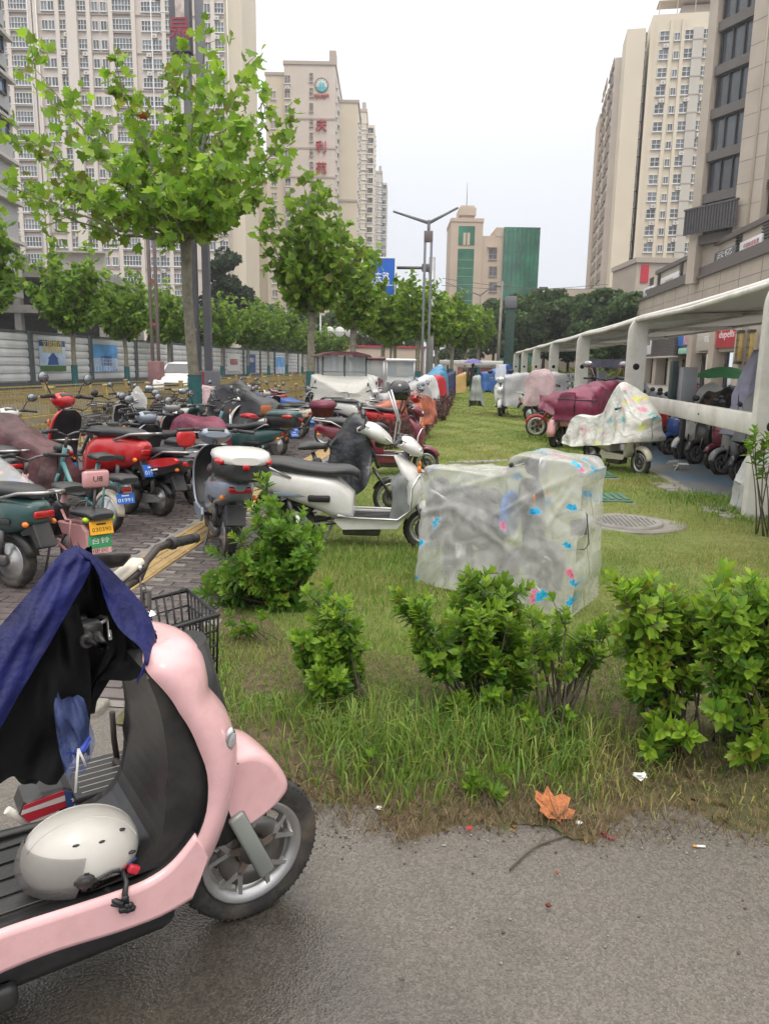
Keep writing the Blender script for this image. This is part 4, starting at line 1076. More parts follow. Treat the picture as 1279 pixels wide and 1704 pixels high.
# utility pole, green netted column, far lamp, gantry with round discs, wires
b = P(826, 640, 75); up = empty('utility_pole', (b.x, 75, 0), 0, 'pale concrete utility pole beside the dark green column', 'pole')
zt = P(828, 468, 75).z; MB().tube([(0, 0, 0), (.1, 0, zt)], [.17, .11], 10).build('shaft', CONC, up); MB().box((.1, 0, zt - .5), (1.4, .1, .12)).build('crossarm', STEELD, up)
b = P(843, 640, 62); gc = empty('green_column', (b.x, 62, 0), 0, 'dark green netted square column at the far end of the lawn', 'pole')
zt = P(845, 497, 62).z; GNET = mat('green_net', (.025, .055, .045), .7, var=.3, scale=4)
MB().rbox((0, 0, zt / 2), (.75, .6, zt), .05).build('shaft', GNET, gc); MB().rbox((0, 0, zt - .3), (.9, .75, .9), .03).build('head', LGREY, gc)
b = P(793, 640, 95); fl = empty('street_lamp', (b.x, 95, 0), 0, 'small distant forked street lamp in front of the green glass building', 'street lamp')
z0 = P(793, 486, 95).z; MB().tube([(0, 0, 0), (0, 0, z0 - .3)], .09, 8).build('column', LG3, fl)
for px, py in ((741, 470), (830, 468)): e = P(px, py, 95); MB().tube([(0, 0, z0 - .4), (e.x - b.x, 0, e.z)], [.08, .05], 6).build('arm', LG3, fl)
b = P(533, 640, 100); gn = empty('gantry', (b.x, 100, 0), 0, 'slim pole arm carrying three round white discs past the second plane tree', 'sign')
zz = P(545, 552, 100).z; MB().tube([(0, 0, 0), (0, 0, P(533, 524, 100).z)], .1, 8).build('post', SGAL, gn); MB().tube([(0, 0, zz), (5, 0, zz)], .1, 6).build('arm', SGAL, gn)
for k in range(3): MB().lathe([(.001, -.06), (.62, -.06), (.66, 0), (.62, .06), (.001, .06)], 20, 0, Matrix.Translation((1.2 + k * 1.35, 0, zz)) @ Matrix.Rotation(math.pi / 2, 4, 'X')).build('disc', WHITEP, gn)
for (a, Ya, c_, Yc, lab) in (((735, 463), 90, (1010, 480), 90, 'upper thin power cable crossing the white sky'), ((735, 475), 90, (1010, 473), 90, 'lower thin power cable crossing the white sky')):
    p0, p1 = P(*a, Ya), P(*c_, Yc); pts = [p0.lerp(p1, k / 12) - Vector((0, 0, .5 * math.sin(math.pi * k / 12))) for k in range(13)]
    tag(MB().tube(pts, .03, 5).build('power_cable', STEELD), lab, 'cable')
for k, (px, lab) in enumerate(((790, 'white roofed bus shelter at the far end of the lawn'),)):
    b = P(px, 640, 66); o = empty('bus_shelter', (b.x, 66, 0), 0, lab, 'shelter')
    MB().rbox((0, 0, P(px, 604, 66).z), (6.2, 1.2, .4), .05).build('roof', WHITEP, o)
    for x_ in (-2.8, 0, 2.8): MB().box((x_, .3, .85), (.1, .1, 1.6)).build('post', STEELD, o)

# ================================================================ TREES AND SHRUBS
BARK = mat('plane_bark', (.19, .175, .13), .85, var=.3, scale=9, bump=.5, bscale=30, dirt=(.30, .28, .2), dirt_amt=.6, dscale=5)
BARK2 = mat('dark_bark', (.09, .075, .055), .9, var=.3, bump=.5)
WRAP = mat('teal_trunk_wrap', (.022, .10, .105), .7, var=.2, scale=12, bump=.3, bscale=60)
LEAF = mat('leaf', (.1, .2, .03), .42, var=.12, scale=2.5, attr=True, transl=.56)
def rand_rot(n, tilt):
    """n rotation matrices: leaf lies flat, tilted by up to tilt, any heading"""
    az = nrs.uniform(0, 2 * np.pi, n); tx = nrs.normal(0, tilt, n); ty = nrs.normal(0, tilt, n)
    cz, sz = np.cos(az), np.sin(az); cx, sx_ = np.cos(tx), np.sin(tx); cy, sy = np.cos(ty), np.sin(ty)
    Z = np.zeros((n, 3, 3)); Z[:, 0, 0] = cz; Z[:, 0, 1] = -sz; Z[:, 1, 0] = sz; Z[:, 1, 1] = cz; Z[:, 2, 2] = 1
    X = np.zeros((n, 3, 3)); X[:, 0, 0] = 1; X[:, 1, 1] = cx; X[:, 1, 2] = -sx_; X[:, 2, 1] = sx_; X[:, 2, 2] = cx
    Y = np.zeros((n, 3, 3)); Y[:, 1, 1] = 1; Y[:, 0, 0] = cy; Y[:, 0, 2] = sy; Y[:, 2, 0] = -sy; Y[:, 2, 2] = cy
    return Z @ X @ Y
def fan(outline, cz=-.06, c=(0, .42)):
    T = np.array([(c[0], c[1], cz)] + [(x_, y_, z_) for x_, y_, z_ in outline]); n = len(outline)
    return T, np.array([(0, i + 1, (i + 1) % n + 1) for i in range(n)])
PLANE_LEAF = fan([(0, 0, -.02), (.3, -.02, .02), (.54, .2, .06), (.36, .34, 0), (.47, .66, .05), (.2, .62, 0), (0, 1, .02), (-.2, .62, 0), (-.47, .66, .05), (-.36, .34, 0), (-.54, .2, .06), (-.3, -.02, .02)])
SIMPLE_LEAF = fan([(0, 0, 0), (.42, .3, .08), (.3, .7, .04), (0, 1, 0), (-.3, .7, .04), (-.42, .3, .08)], -.08)
OVAL_LEAF = (np.array([(0, 0, 0), (.2, .28, .06), (.24, .6, .05), (0, 1, -.06), (-.24, .6, .05), (-.2, .28, .06), (0, .5, -.02)]), np.array([(0, 1, 6), (1, 2, 6), (2, 3, 6), (3, 4, 6), (4, 5, 6), (5, 0, 6)]))
CLUMP = (np.array([(-.5, 0, 0), (.1, -.35, .1), (.5, .1, .2), (-.1, .4, -.1), (0, -.2, -.4), (.3, .2, -.25)]), np.array([(0, 1, 3), (1, 2, 3), (0, 4, 5), (4, 1, 5)]))
def leaf_mesh(name, pos, rot, size, tmpl, col):
    T, F = tmpl; n = len(pos); k = len(T)
    V = np.einsum('nij,kj->nki', rot, T) * size[:, None, None] + pos[:, None, :]
    FF = (F[None] + (np.arange(n) * k)[:, None, None]).reshape(-1, F.shape[1])
    return np_mesh(name, V.reshape(-1, 3), FF, [LEAF], False, np.repeat(col, k, 0))
def green(n, a=(.14, .28, .025), b=(.34, .50, .05), yel=.08):
    t = nrs.beta(1.4, 1.4, n)[:, None]; c = np.array(a) * (1 - t) + np.array(b) * t
    y_ = nrs.uniform(0, 1, n) < yel; c[y_] = np.array([.20, .22, .03]); return c * nrs.uniform(.65, 1.3, n)[:, None]
def leaf_parts(parent, pos, rot, size, tmpl, col, name='leaf', nvar=6):
    T, F = tmpl; groups = []
    ms = [np_mesh('leaf', T, F, [LEAF], False, np.repeat(col[i:i + 1], len(T), 0)) for i in nrs.choice(len(col), nvar)]
    for i in range(len(pos)):
        o = link(name, ms[i % nvar], parent)
        M = Matrix(rot[i].tolist()).to_4x4(); M.translation = pos[i].tolist()
        o.matrix_local = M @ Matrix.Diagonal((size[i], size[i], size[i], 1))

def limbs_tree(name, lab, loc, trunk_h, r0, ends, nleaf_twig, leaf_size, tmpl, wrap=True, lean=0.0, n_single=0, cols=None, twigs=8, cat='tree', group=None, inner=1.0):
    o = empty(name, loc, 0, lab, cat, group)
    q = MB(); pts = [(0, 0, -.05)] + [(lean * t + .02 * math.sin(7 * t), .02 * math.cos(5 * t), trunk_h * t) for t in (.05, .25, .5, .75, .92, 1.0)]
    q.tube(pts, [r0 * 1.15, r0, r0 * .93, r0 * .86, r0 * .82, r0 * .88, r0 * .95], 12)
    for k in range(3): a = rnd.uniform(0, 6.28); z_ = trunk_h * rnd.uniform(.5, .9); q.ell((lean * z_ / trunk_h + math.cos(a) * r0 * .8, math.sin(a) * r0 * .8, z_), (r0 * .3, r0 * .3, r0 * .35), 8, 5)
    q.build('trunk', BARK, o)
    if wrap:
        w = MB(); h_ = 1.25 if trunk_h > 2 else .9; pr = []
        for k in range(26): z_ = h_ * k / 25; pr.append((r0 * 1.13 + (.012 if k % 2 else -.004) * r0 / .15, z_))
        w.lathe(pr, 14, 0, Matrix.Translation((lean * .15, 0, 0))); w.build('trunk_wrap', WRAP, o)
    b = MB(); LP, LD = [], []
    top = Vector((lean, 0, trunk_h))
    for e in ends:
        e = Vector(e); mid = top.lerp(e, .5) + Vector((rnd.uniform(-.15, .15), rnd.uniform(-.15, .15), -abs(e - top).length if False else -.08 * (e - top).length)) if True else 0
        P_ = []
        for k in range(9): t = k / 8; P_.append(top * (1 - t) ** 2 + mid * 2 * t * (1 - t) + e * t * t + Vector((rnd.gauss(0, .025), rnd.gauss(0, .025), rnd.gauss(0, .02))) * (e - top).length * .3 * (t > 0))
        L_ = (e - top).length; b.tube(P_, [max(.006, r0 * .33 * (1 - .9 * k / 8) * min(1, L_ / 3.2)) for k in range(9)], 6)
        for k in range(twigs):
            t = .22 + .78 * (k + rnd.random()) / twigs; i = min(int(t * 8), 7); p_ = P_[i].lerp(P_[i + 1], t * 8 - i)
            d_ = (P_[i + 1] - P_[i]).normalized(); a = Vector((rnd.gauss(0, 1), rnd.gauss(0, 1), rnd.gauss(.25, .6))).normalized()
            tw = (d_ * .8 + a).normalized() * L_ * rnd.uniform(.1, .24) * (1.15 - .5 * t)
            if tw.length > .25: b.tube([p_, p_ + tw * .5 + Vector((0, 0, .02)), p_ + tw], [.008, .006, .004], 4)
            for m_ in range(nleaf_twig):
                s_ = rnd.uniform(.15, 1.1); LP.append(p_ + tw * s_ + Vector((rnd.gauss(0, .07), rnd.gauss(0, .07), rnd.gauss(0, .06))) * L_ * .45)
    b.build('limbs', BARK2 if r0 < .1 else BARK, o)
    n = len(LP); pos = np.array(LP); rot = rand_rot(n, .75); size = leaf_size * nrs.uniform(.55, 1.25, n); col = (cols or green)(n)
    if n_single:
        d2 = ((pos + np.array(o.location) - np.array(EYE)) ** 2).sum(1) - size * 20; idx = np.argsort(d2); a, c = idx[:n_single], idx[n_single:]
        leaf_parts(o, pos[a], rot[a], size[a], tmpl, col[a])
        tag(link('leaf', leaf_mesh('leaf', pos[c], rot[c], size[c], tmpl, col[c]), o), kind='stuff')
    else: link('crown', leaf_mesh('crown', pos, rot, size, tmpl, col), o)
    return o
# --- the big plane tree
TB = Vector((-5.3, 14.6, 0)); ends = []
for px, py, dy in [(42, 84, .3), (8, 195, -.9), (-30, 290, -.6), (40, 335, .8), (75, 250, 1.2), (120, 150, .9), (155, 235, -1.2), (188, 92, -.2), (228, 165, 1.0), (212, 270, -1.6), (285, 190, -.8), (300, 85, .4), (345, 62, 1.2), (330, 150, -1.5), (362, 130, -.3), (408, 105, .5), (392, 205, -1.4), (448, 165, .2), (497, 212, .7), (470, 275, -.7), (430, 330, .9), (350, 265, -2.0), (270, 305, -2.2), (170, 330, -1.7), (300, 240, 1.9), (395, 290, 1.7), (230, 240, .2), (100, 310, .4), (375, 345, -1.1), (310, 320, -1.2)]:
    ends.append(P(px, py, 14.6 + dy) - TB)
limbs_tree('plane_tree', 'large young plane tree with a teal wrapped trunk spreading over the scooters', TB, 3.75, .118, ends, 9, .205, PLANE_LEAF, True, -.12, 300, None, 11)
o = bpy.data.objects['plane_tree']
q = leaf_mesh('dead_leaf', np.array([[0, 0, 0.]]), rand_rot(1, .3), np.array([.22]), PLANE_LEAF, np.array([[.2, .05, .015]])); link('dead_leaf', q, o).location = P(232, 190, 14.0) - TB
# --- proto street trees
def rand_ends(n, h0, h1, rad, seed, flat=.6):
    r_ = random.Random(seed); out = []
    for k in range(n):
        a = 6.283 * k * .618 + r_.uniform(-.4, .4); t = (k + .5) / n
        rr = rad * (math.sin(math.pi * (.16 + .72 * t)) ** .8) * r_.uniform(.65, 1.12); z_ = h0 + (h1 - h0) * (t * .9 + .1 * r_.random())
        out.append((rr * math.cos(a), rr * math.sin(a), z_))
    return out
g2 = lambda n: green(n, (.115, .235, .024), (.28, .41, .045), .05)
g3 = lambda n: green(n, (.115, .235, .03), (.27, .40, .05), .02)
tA = limbs_tree('plane_tree', 'plane tree with rounded crown and wrapped trunk behind the covered tricycle', (-5.25, 25.6, 0), 3.2, .145, rand_ends(30, 3.5, 7.45, 1.5, 3), 12, .29, SIMPLE_LEAF, True, .05, 0, g2, 8)
tB = limbs_tree('plane_tree', 'plane tree in front of the blue road sign', (-5.2, 35.4, 0), 3.1, .17, rand_ends(26, 3.4, 7.1, 1.45, 5), 12, .32, SIMPLE_LEAF, True, -.05, 0, g2, 8)
tC = limbs_tree('plane_tree', 'loose plane tree with wrapped trunk just right of the blue sign', (-5.1, 47, 0), 2.9, .15, rand_ends(26, 3.2, 6.7, 1.9, 9), 11, .38, SIMPLE_LEAF, True, 0, 0, g2, 7)
tD = limbs_tree('street_tree', 'young street tree by the hoarding, first full crown from the left', (-18.6, 34.8, 0), 2.9, .13, rand_ends(28, 2.9, 6.7, 1.75, 13), 12, .31, SIMPLE_LEAF, True, .05, 0, g3, 8, group='street trees before the hoarding')
for t in (tA, tB, tC, tD): index_kids(t)
def cp(src, loc, rz, s_, lab, group=None):
    c = copy_tree(src); c.location = loc; c.rotation_euler = (0, 0, rz); c.scale = (s_, s_, s_ * rnd.uniform(.95, 1.05)); c['label'] = lab
    if group: c['group'] = group
    return c
GR = 'street trees along the lawn'
cp(tB, (-2.8, 44.5, 0), 1.0, .93, 'plane tree close to the forked lamp mast', GR)
cp(tC, (-2.2, 56, 0), 2.2, 1.0, 'plane tree just right of the sign mast, over the parked rows', GR)
cp(tB, (-1.2, 62, 0), 3.2, 1.03, 'bright plane tree between the sign mast and the umbrella', GR)
cp(tC, (-.1, 70, 0), 4.0, 1.1, 'bright plane tree above the person with the umbrella', GR)
cp(tB, (1.3, 84, 0), 5.0, 1.15, 'distant plane tree below the green glass building', GR)
cp(tC, (-5.6, 60, 0), 2.4, 1.05, 'plane tree further down the scooter row beyond the blue sign', GR)
cp(tA, (-7.5, 76, 0), .7, 1.0, 'plane tree far down the road left of the sign mast', GR)
places = ['leaning in from the left edge', None, 'slim wrapped trunk beside the sky blue poster', 'half behind the big plane trunk', 'right of the twin column lamp', 'in front of the white poster', 'beside the dark blue poster', 'over the pale blue poster', 'near the end of the hoarding', 'second from the end of the hoarding row', 'last of the hoarding row']
for k, Y_ in enumerate([28.2, None, 40.8, 47, 57.5, 64, 70.5, 78, 87, 97, 110]):
    if Y_: cp(tD, (-18.6 + rnd.uniform(-.2, .2), Y_, 0), k * 1.7, rnd.uniform(.94, 1.06), 'young green street tree before the hoarding, ' + places[k], 'street trees before the hoarding')
# --- dense far trees
def clump_tree(name, lab, loc, h, rad, n, size, a, b, seed, conic=0.0, group=None):
    o = empty(name, loc, 0, lab, 'tree', group); r_ = np.random.RandomState(seed)
    MB().tube([(0, 0, -.05), (.1, 0, h * .35), (0, .1, h * .7)], [h * .022, h * .016, h * .006], 8).build('trunk', BARK2, o)
    nb = 46; u = r_.uniform(0, 1, nb); th = r_.uniform(0, 2 * np.pi, nb); zz = h * (.28 + .68 * u)
    pr = rad * (np.sqrt(np.clip(1 - ((u - .35) / .68) ** 2, .02, 1)) * (1 - conic) + conic * (1.05 - u)); rr = pr * np.sqrt(r_.uniform(.15, 1, nb))
    C = np.stack([rr * np.cos(th), rr * np.sin(th), zz], 1); k = r_.randint(0, nb, n)
    dd = r_.normal(0, 1, (n, 3)); dd /= np.linalg.norm(dd, axis=1)[:, None]
    pos = C[k] + dd * (rad * .27 * r_.uniform(.5, 1.1, n) ** .5)[:, None] * np.array([1, 1, .75])
    tone = r_.uniform(.75, 1.25, nb)[k][:, None]
    link('crown', leaf_mesh('crown', pos, rand_rot(n, 1.0), size * r_.uniform(.6, 1.4, n), CLUMP, green(n, a, b, .01) * tone), o); return o
DA, DB = (.065, .12, .04), (.14, .22, .07)
d1 = clump_tree('dark_tree', 'tall dark feathery tree rising behind the hoarding', P(380, 560, 95) * Vector((1, 1, 0)) if False else (P(378, 560, 95).x, 95, 0), 15.8, 4.0, 5200, .5, (.045, .075, .04), (.08, .12, .06), 2, .6)
d2 = clump_tree('broad_tree', 'broad dark green tree directly behind the end of the shelter roof', (P(1010, 560, 105).x, 105, 0), 11.5, 4.8, 5200, .55, DA, DB, 4)
d3 = clump_tree('broad_tree', 'broad green tree behind the green column', (P(905, 560, 112).x, 112, 0), 12, 5.2, 5200, .6, DA, DB, 6)
for t in (d1, d2, d3): index_kids(t)
for src, px, Y_, s_, lab in ((d3, 868, 118, 1.0, 'dark tree rising to the left of the shelter, before the green glass'), (d2, 945, 122, 1.02, 'dark tree in the gap between green glass and right tower'), (d3, 978, 112, .95, 'dark tree with flat crown beside the shelter end'), (d2, 820, 125, .98, 'dark tree behind the pale utility pole'), (d3, 1040, 98, .9, 'dark tree tucked against the annex with red banner'), (d2, 455, 120, .85, 'dark tree behind the far street trees below the cream slab'), (d3, 505, 128, .85, 'dark tree low under the tower with red characters'), (d2, 430, 112, .9, 'dark tree behind the hoarding near its far end'), (d3, 560, 135, .85, 'dark tree behind the gantry with discs'), (d2, 610, 140, .8, 'dark tree behind the blue road sign'), (d3, 665, 150, .8, 'dark tree behind the sign mast'), (d2, 745, 150, .8, 'dark tree in the gap before the green glass building'), (d3, 330, 75, .55, 'dark low tree behind the hoarding posts'), (d2, 290, 78, .5, 'dark bush-like tree over the top of the hoarding')):
    cp(src, (P(px, 600, Y_).x, Y_, 0), rnd.uniform(0, 6), s_, lab)
# hedge masses far off
def hedge(name, lab, x0, x1, y0, y1, h, n, size, a, b, cat='hedge'):
    o = empty(name, ((x0 + x1) / 2, (y0 + y1) / 2, 0), 0, lab, cat)
    q = MB()
    for k in range(max(6, n // 160)): xx = rnd.uniform(-1, 1) * (x1 - x0) / 2; yy = rnd.uniform(-1, 1) * (y1 - y0) / 2; q.tube([(xx, yy, -.02), (xx + rnd.uniform(-.1, .1), yy, h * .7)], .012, 4)
    q.build('stems', BARK2, o)
    x_ = nrs.uniform(-1, 1, n) * (x1 - x0) / 2; y_ = nrs.uniform(-1, 1, n) * (y1 - y0) / 2
    z_ = h * (.15 + .85 * nrs.uniform(0, 1, n) ** .7) * (.8 + .25 * vnoise(x_ + x0, y_ + y0, 3.5, 4)) * np.clip(1.15 - (np.abs(x_) / ((x1 - x0) / 2)) ** 4 * .5, 0, 1)
    tag(link('leaf', leaf_mesh('leaf', np.stack([x_, y_, z_], 1), rand_rot(n, .9), size * nrs.uniform(.6, 1.4, n), OVAL_LEAF, green(n, a, b, .0)), o), kind='stuff'); return o
PA, PB_ = (.06, .028, .032), (.17, .085, .075)
g = G(655, 745); hedge('purple_shrub', 'purple leaved shrub behind the white scooter windscreen', g.x - .5, g.x + .35, g.y - .8, g.y + 1.6, .62, 3600, .045, PA, PB_, 'shrub')
g = G(690, 705); hedge('purple_shrub', 'purple leaved hedge run beyond the helmeted maroon scooter', -1.6, -.75, 13, 19, .46, 5200, .06, PA, PB_, 'shrub')
hedge('purple_shrub', 'far purple hedge run under the blue covered scooters', -1.45, -.5, 20, 36, .6, 5200, .11, PA, PB_, 'shrub')
hedge('low_hedge', 'low green clipped hedge at the far end of the lawn', -1.2, 3.5, 56, 58, .9, 2600, .25, (.05, .1, .02), (.14, .19, .03))
hedge('low_hedge', 'low yellow green hedge beneath the dark far trees', 3.6, 14, 64, 66, 1.5, 3200, .35, (.08, .12, .02), (.17, .19, .03))

# --- euonymus shrubs in the bed
def shrub(lab, base, tips, nrow, leaf, n_single, bright, seed, name='euonymus_shrub', group='glossy shrubs at the edge of the lawn', dens=1.0, stem_r=.006, spread=.5):
    """tips: points in the air that the shoots end in; leaves sit in rosettes at and below them"""
    r_ = random.Random(seed); o = empty(name, (base[0], base[1], hz(np.array([base[0]]), np.array([base[1]]))[0] - .01), 0, lab, 'shrub', group)
    q = MB(); L = []; D = []; S = []; Cc = []
    B = Vector(o.location)
    for tp in tips:
        e = Vector(tp) - B; st_ = Vector((r_.gauss(0, .045), r_.gauss(0, .045), 0)); m_ = st_.lerp(e, .5) + Vector((r_.gauss(0, .03), r_.gauss(0, .03), .04))
        pts = [st_ * (1 - t) ** 2 + m_ * 2 * t * (1 - t) + e * t * t for t in [k / 7 for k in range(8)]]
        q.tube(pts, [stem_r * (1 - .65 * k / 7) for k in range(8)], 5)
        shoots = [(pts, 1.0)]
        for k in range(3 if dens >= .6 else 1):
            i = r_.randint(4, 6); p0 = pts[i]; d_ = Vector((r_.gauss(0, 1), r_.gauss(0, 1), 1.1)).normalized() * (e.length * r_.uniform(.1, .24)); sp = [p0 + d_ * t for t in (0, .33, .66, 1)]
            q.tube(sp, [.003, .0027, .0024, .002], 4); shoots.append((sp, .6))
        for sp, wgt in shoots:
            tip = sp[-1]; dr = (sp[-1] - sp[-2]).normalized(); dry_ = r_.random()
            rows = max(2, int(nrow * (wgt ** .5) * r_.uniform(.7, 1.2)))
            for j in range(rows):
                c = tip - dr * (j * leaf * .42); rad = r_.uniform(0, 6.28)
                for m2 in range(4 if j else 5):
                    a = rad + m2 * 6.283 / (4 if j else 5) + r_.gauss(0, .2); up = (.95 - .17 * j) + r_.gauss(0, .15)
                    ref = dr.cross(Vector((0.3, 1, 0))).normalized(); bn = dr.cross(ref)
                    d3_ = (ref * math.cos(a) + bn * math.sin(a)); d3_ = (d3_ * math.cos(max(-.5, up)) + dr * math.sin(max(-.5, up))).normalized()
                    L.append(c + d3_ * leaf * .06); D.append((d3_, dr)); S.append(leaf * r_.uniform(.7, 1.2) * (.62 if j == 0 else 1)); Cc.append((j, dry_))
    q.build('stem', BARK2, o)
    n = len(L); rot = np.zeros((n, 3, 3))
    for i, (d3_, dr) in enumerate(D):
        y_ = d3_; z_ = (dr - y_ * dr.dot(y_)).normalized(); x_ = y_.cross(z_)
        rot[i, :, 0] = x_; rot[i, :, 1] = y_; rot[i, :, 2] = z_
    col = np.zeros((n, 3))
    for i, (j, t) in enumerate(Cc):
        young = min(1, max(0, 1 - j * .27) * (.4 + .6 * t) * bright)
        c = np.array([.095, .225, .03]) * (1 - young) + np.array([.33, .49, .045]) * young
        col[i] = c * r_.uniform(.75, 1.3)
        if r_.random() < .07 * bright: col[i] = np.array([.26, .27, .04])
    pos = np.array([tuple(p) for p in L]); size = np.array(S)
    d2 = ((pos + np.array(B) - np.array(EYE)) ** 2).sum(1); idx = np.argsort(d2 + nrs.uniform(0, .25, n)); a, c = idx[:n_single], idx[n_single:]
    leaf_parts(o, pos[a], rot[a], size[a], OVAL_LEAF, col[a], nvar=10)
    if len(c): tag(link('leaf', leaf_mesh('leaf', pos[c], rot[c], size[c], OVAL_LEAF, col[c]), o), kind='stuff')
    return o
def tips_in(box, Y, dY, n, seed, top=None):
    r_ = random.Random(seed); out = []
    for k in range(n):
        px = r_.uniform(box[0], box[2]); py = r_.uniform(box[1], box[3])
        if top: py = max(py, top(px))
        out.append(P(px, py, Y + r_.uniform(-dY, dY)))
    return out
Y1 = 4.35
t1 = tips_in((335, 915, 520, 1030), Y1, .28, 44, 1) + tips_in((385, 850, 525, 940), Y1, .22, 26, 2) + [P(430, 795, Y1), P(440, 825, Y1), P(415, 840, Y1 + .1), P(345, 960, Y1 - .1), P(330, 985, Y1 - .1), P(535, 880, Y1), P(505, 850, Y1)]
shrub('tallest dense shrub with dark glossy leaves in front of the white scooter', (-1.02, Y1, 0), t1, 7, .062, 300, .7, 21)
t1 = tips_in((500, 985, 590, 1110), 3.15, .14, 22, 3) + tips_in((475, 1050, 560, 1140), 3.05, .1, 14, 4) + tips_in((510, 1120, 590, 1190), 2.95, .1, 8, 44) + [P(545, 970, 3.15), P(570, 1000, 3.2), P(520, 1140, 3.0)]
shrub('narrow upright shrub standing alone left of the veiled scooter cover', (-.42, 3.02, 0), t1, 7, .052, 260, .9, 22)
t1 = tips_in((690, 1010, 870, 1100), 3.0, .15, 26, 5) + tips_in((760, 1150, 860, 1220), 2.85, .1, 10, 55) + tips_in((750, 960, 880, 1060), 3.1, .15, 22, 6) + [P(665, 985, 3.0), P(680, 1010, 3.0), P(660, 1000, 3.0), P(790, 955, 3.1), P(845, 970, 3.1), P(800, 1190, 2.85), P(770, 1180, 2.85), P(835, 1200, 2.85)]
shrub('bushy shrub overlapping the foot of the veiled scooter', (.12, 2.92, 0), t1, 7, .052, 300, 1.0, 23)
t1 = tips_in((870, 1010, 1035, 1110), 2.95, .12, 22, 7) + [P(1000, 1045, 3.0), P(985, 1065, 3.0), P(875, 1180, 2.8), P(945, 1190, 2.8), P(905, 1050, 2.9)]
shrub('thin leggy shrub with bare stems, between two bushier shrubs', (.42, 2.86, 0), t1, 5, .048, 200, 1.0, 24, dens=.5)
t1 = tips_in((1025, 970, 1160, 1130), 2.95, .16, 36, 8) + [P(1075, 975, 3.0), P(1110, 985, 3.0), P(1030, 1040, 2.9), P(1105, 1215, 2.65), P(1150, 1225, 2.65), P(1075, 1250, 2.6)]
shrub('large leaved yellow green shrub right of the leggy one', (.86, 2.86, 0), t1, 6, .060, 300, 1.3, 25)
t1 = tips_in((1150, 970, 1320, 1190), 2.85, .18, 44, 9) + [P(1250, 960, 2.9), P(1210, 1000, 2.8), P(1225, 1255, 2.6), P(1260, 1240, 2.6), P(1190, 1180, 2.6)]
shrub('broad shrub with yellowing leaves at the right edge of the bed', (1.22, 2.8, 0), t1, 6, .062, 300, 1.35, 26)
t1 = tips_in((600, 1270, 720, 1320), 2.5, .08, 10, 10)
shrub('knee low seedling patch in the grass near the asphalt edge', (-.12, 2.48, 0), t1, 3, .04, 120, .8, 27, dens=.5, stem_r=.003)
t1 = tips_in((775, 1275, 860, 1335), 2.45, .06, 9, 11)
shrub('small seedling shrub just left of the dry orange leaf', (.16, 2.42, 0), t1, 4, .042, 110, .75, 28, dens=.5, stem_r=.003)
t1 = tips_in((370, 1020, 440, 1060), 3.7, .1, 6, 12)
shrub('low sprig of leaves at the foot of the tallest shrub', (-.98, 3.72, 0), t1, 4, .05, 90, .6, 29, dens=.5, stem_r=.004)
t1 = tips_in((525, 1195, 580, 1260), 2.75, .06, 7, 14)
shrub('low dark leaves at the foot of the narrow upright shrub', (-.36, 2.72, 0), t1, 4, .045, 80, .45, 30, dens=.5, stem_r=.004)
g = P(1262, 735, 7.0); t1 = [P(1255, 715, 7.0), P(1275, 725, 7.0), P(1245, 745, 7.0), P(1265, 755, 7.0), P(1285, 740, 7.0), P(1250, 735, 7.0)]
shrub('spindly sapling with a tuft of leaves beside the white sack', (g.x + .12, 7.0, 0), t1, 4, .09, 60, .7, 31, dens=.5, stem_r=.008, group='saplings')
# leaf tuft of a hidden tree at the right edge, high up
g = P(1279, 140, 16)

# ================================================================ TWO-WHEELERS
def sect(x, zc, hw, hh, n=16, p=2.6):
    o = []
    for k in range(n):
        a = 2 * math.pi * k / n; c, s_ = math.cos(a), math.sin(a)
        o.append((x, hw * math.copysign(abs(c) ** (2 / p), c), zc + hh * math.copysign(abs(s_) ** (2 / p), s_)))
    return o
def body_loft(q, secs, mi=0, n=16, p=2.6, sub=3):
    pts = smooth_pts(secs, sub); q.loft([sect(*s_, n=n, p=p) for s_ in pts], mi, True, True); return q
def tyre_prof(R_, r_): return [(R_ - r_ * 1.5, -r_ * .62), (R_ - r_ * .9, -r_ * .95), (R_ - r_ * .35, -r_ * .92), (R_ - r_ * .08, -r_ * .6), (R_, -r_ * .22), (R_, r_ * .22), (R_ - r_ * .08, r_ * .6), (R_ - r_ * .35, r_ * .92), (R_ - r_ * .9, r_ * .95), (R_ - r_ * 1.5, r_ * .62)]
_wc = {}
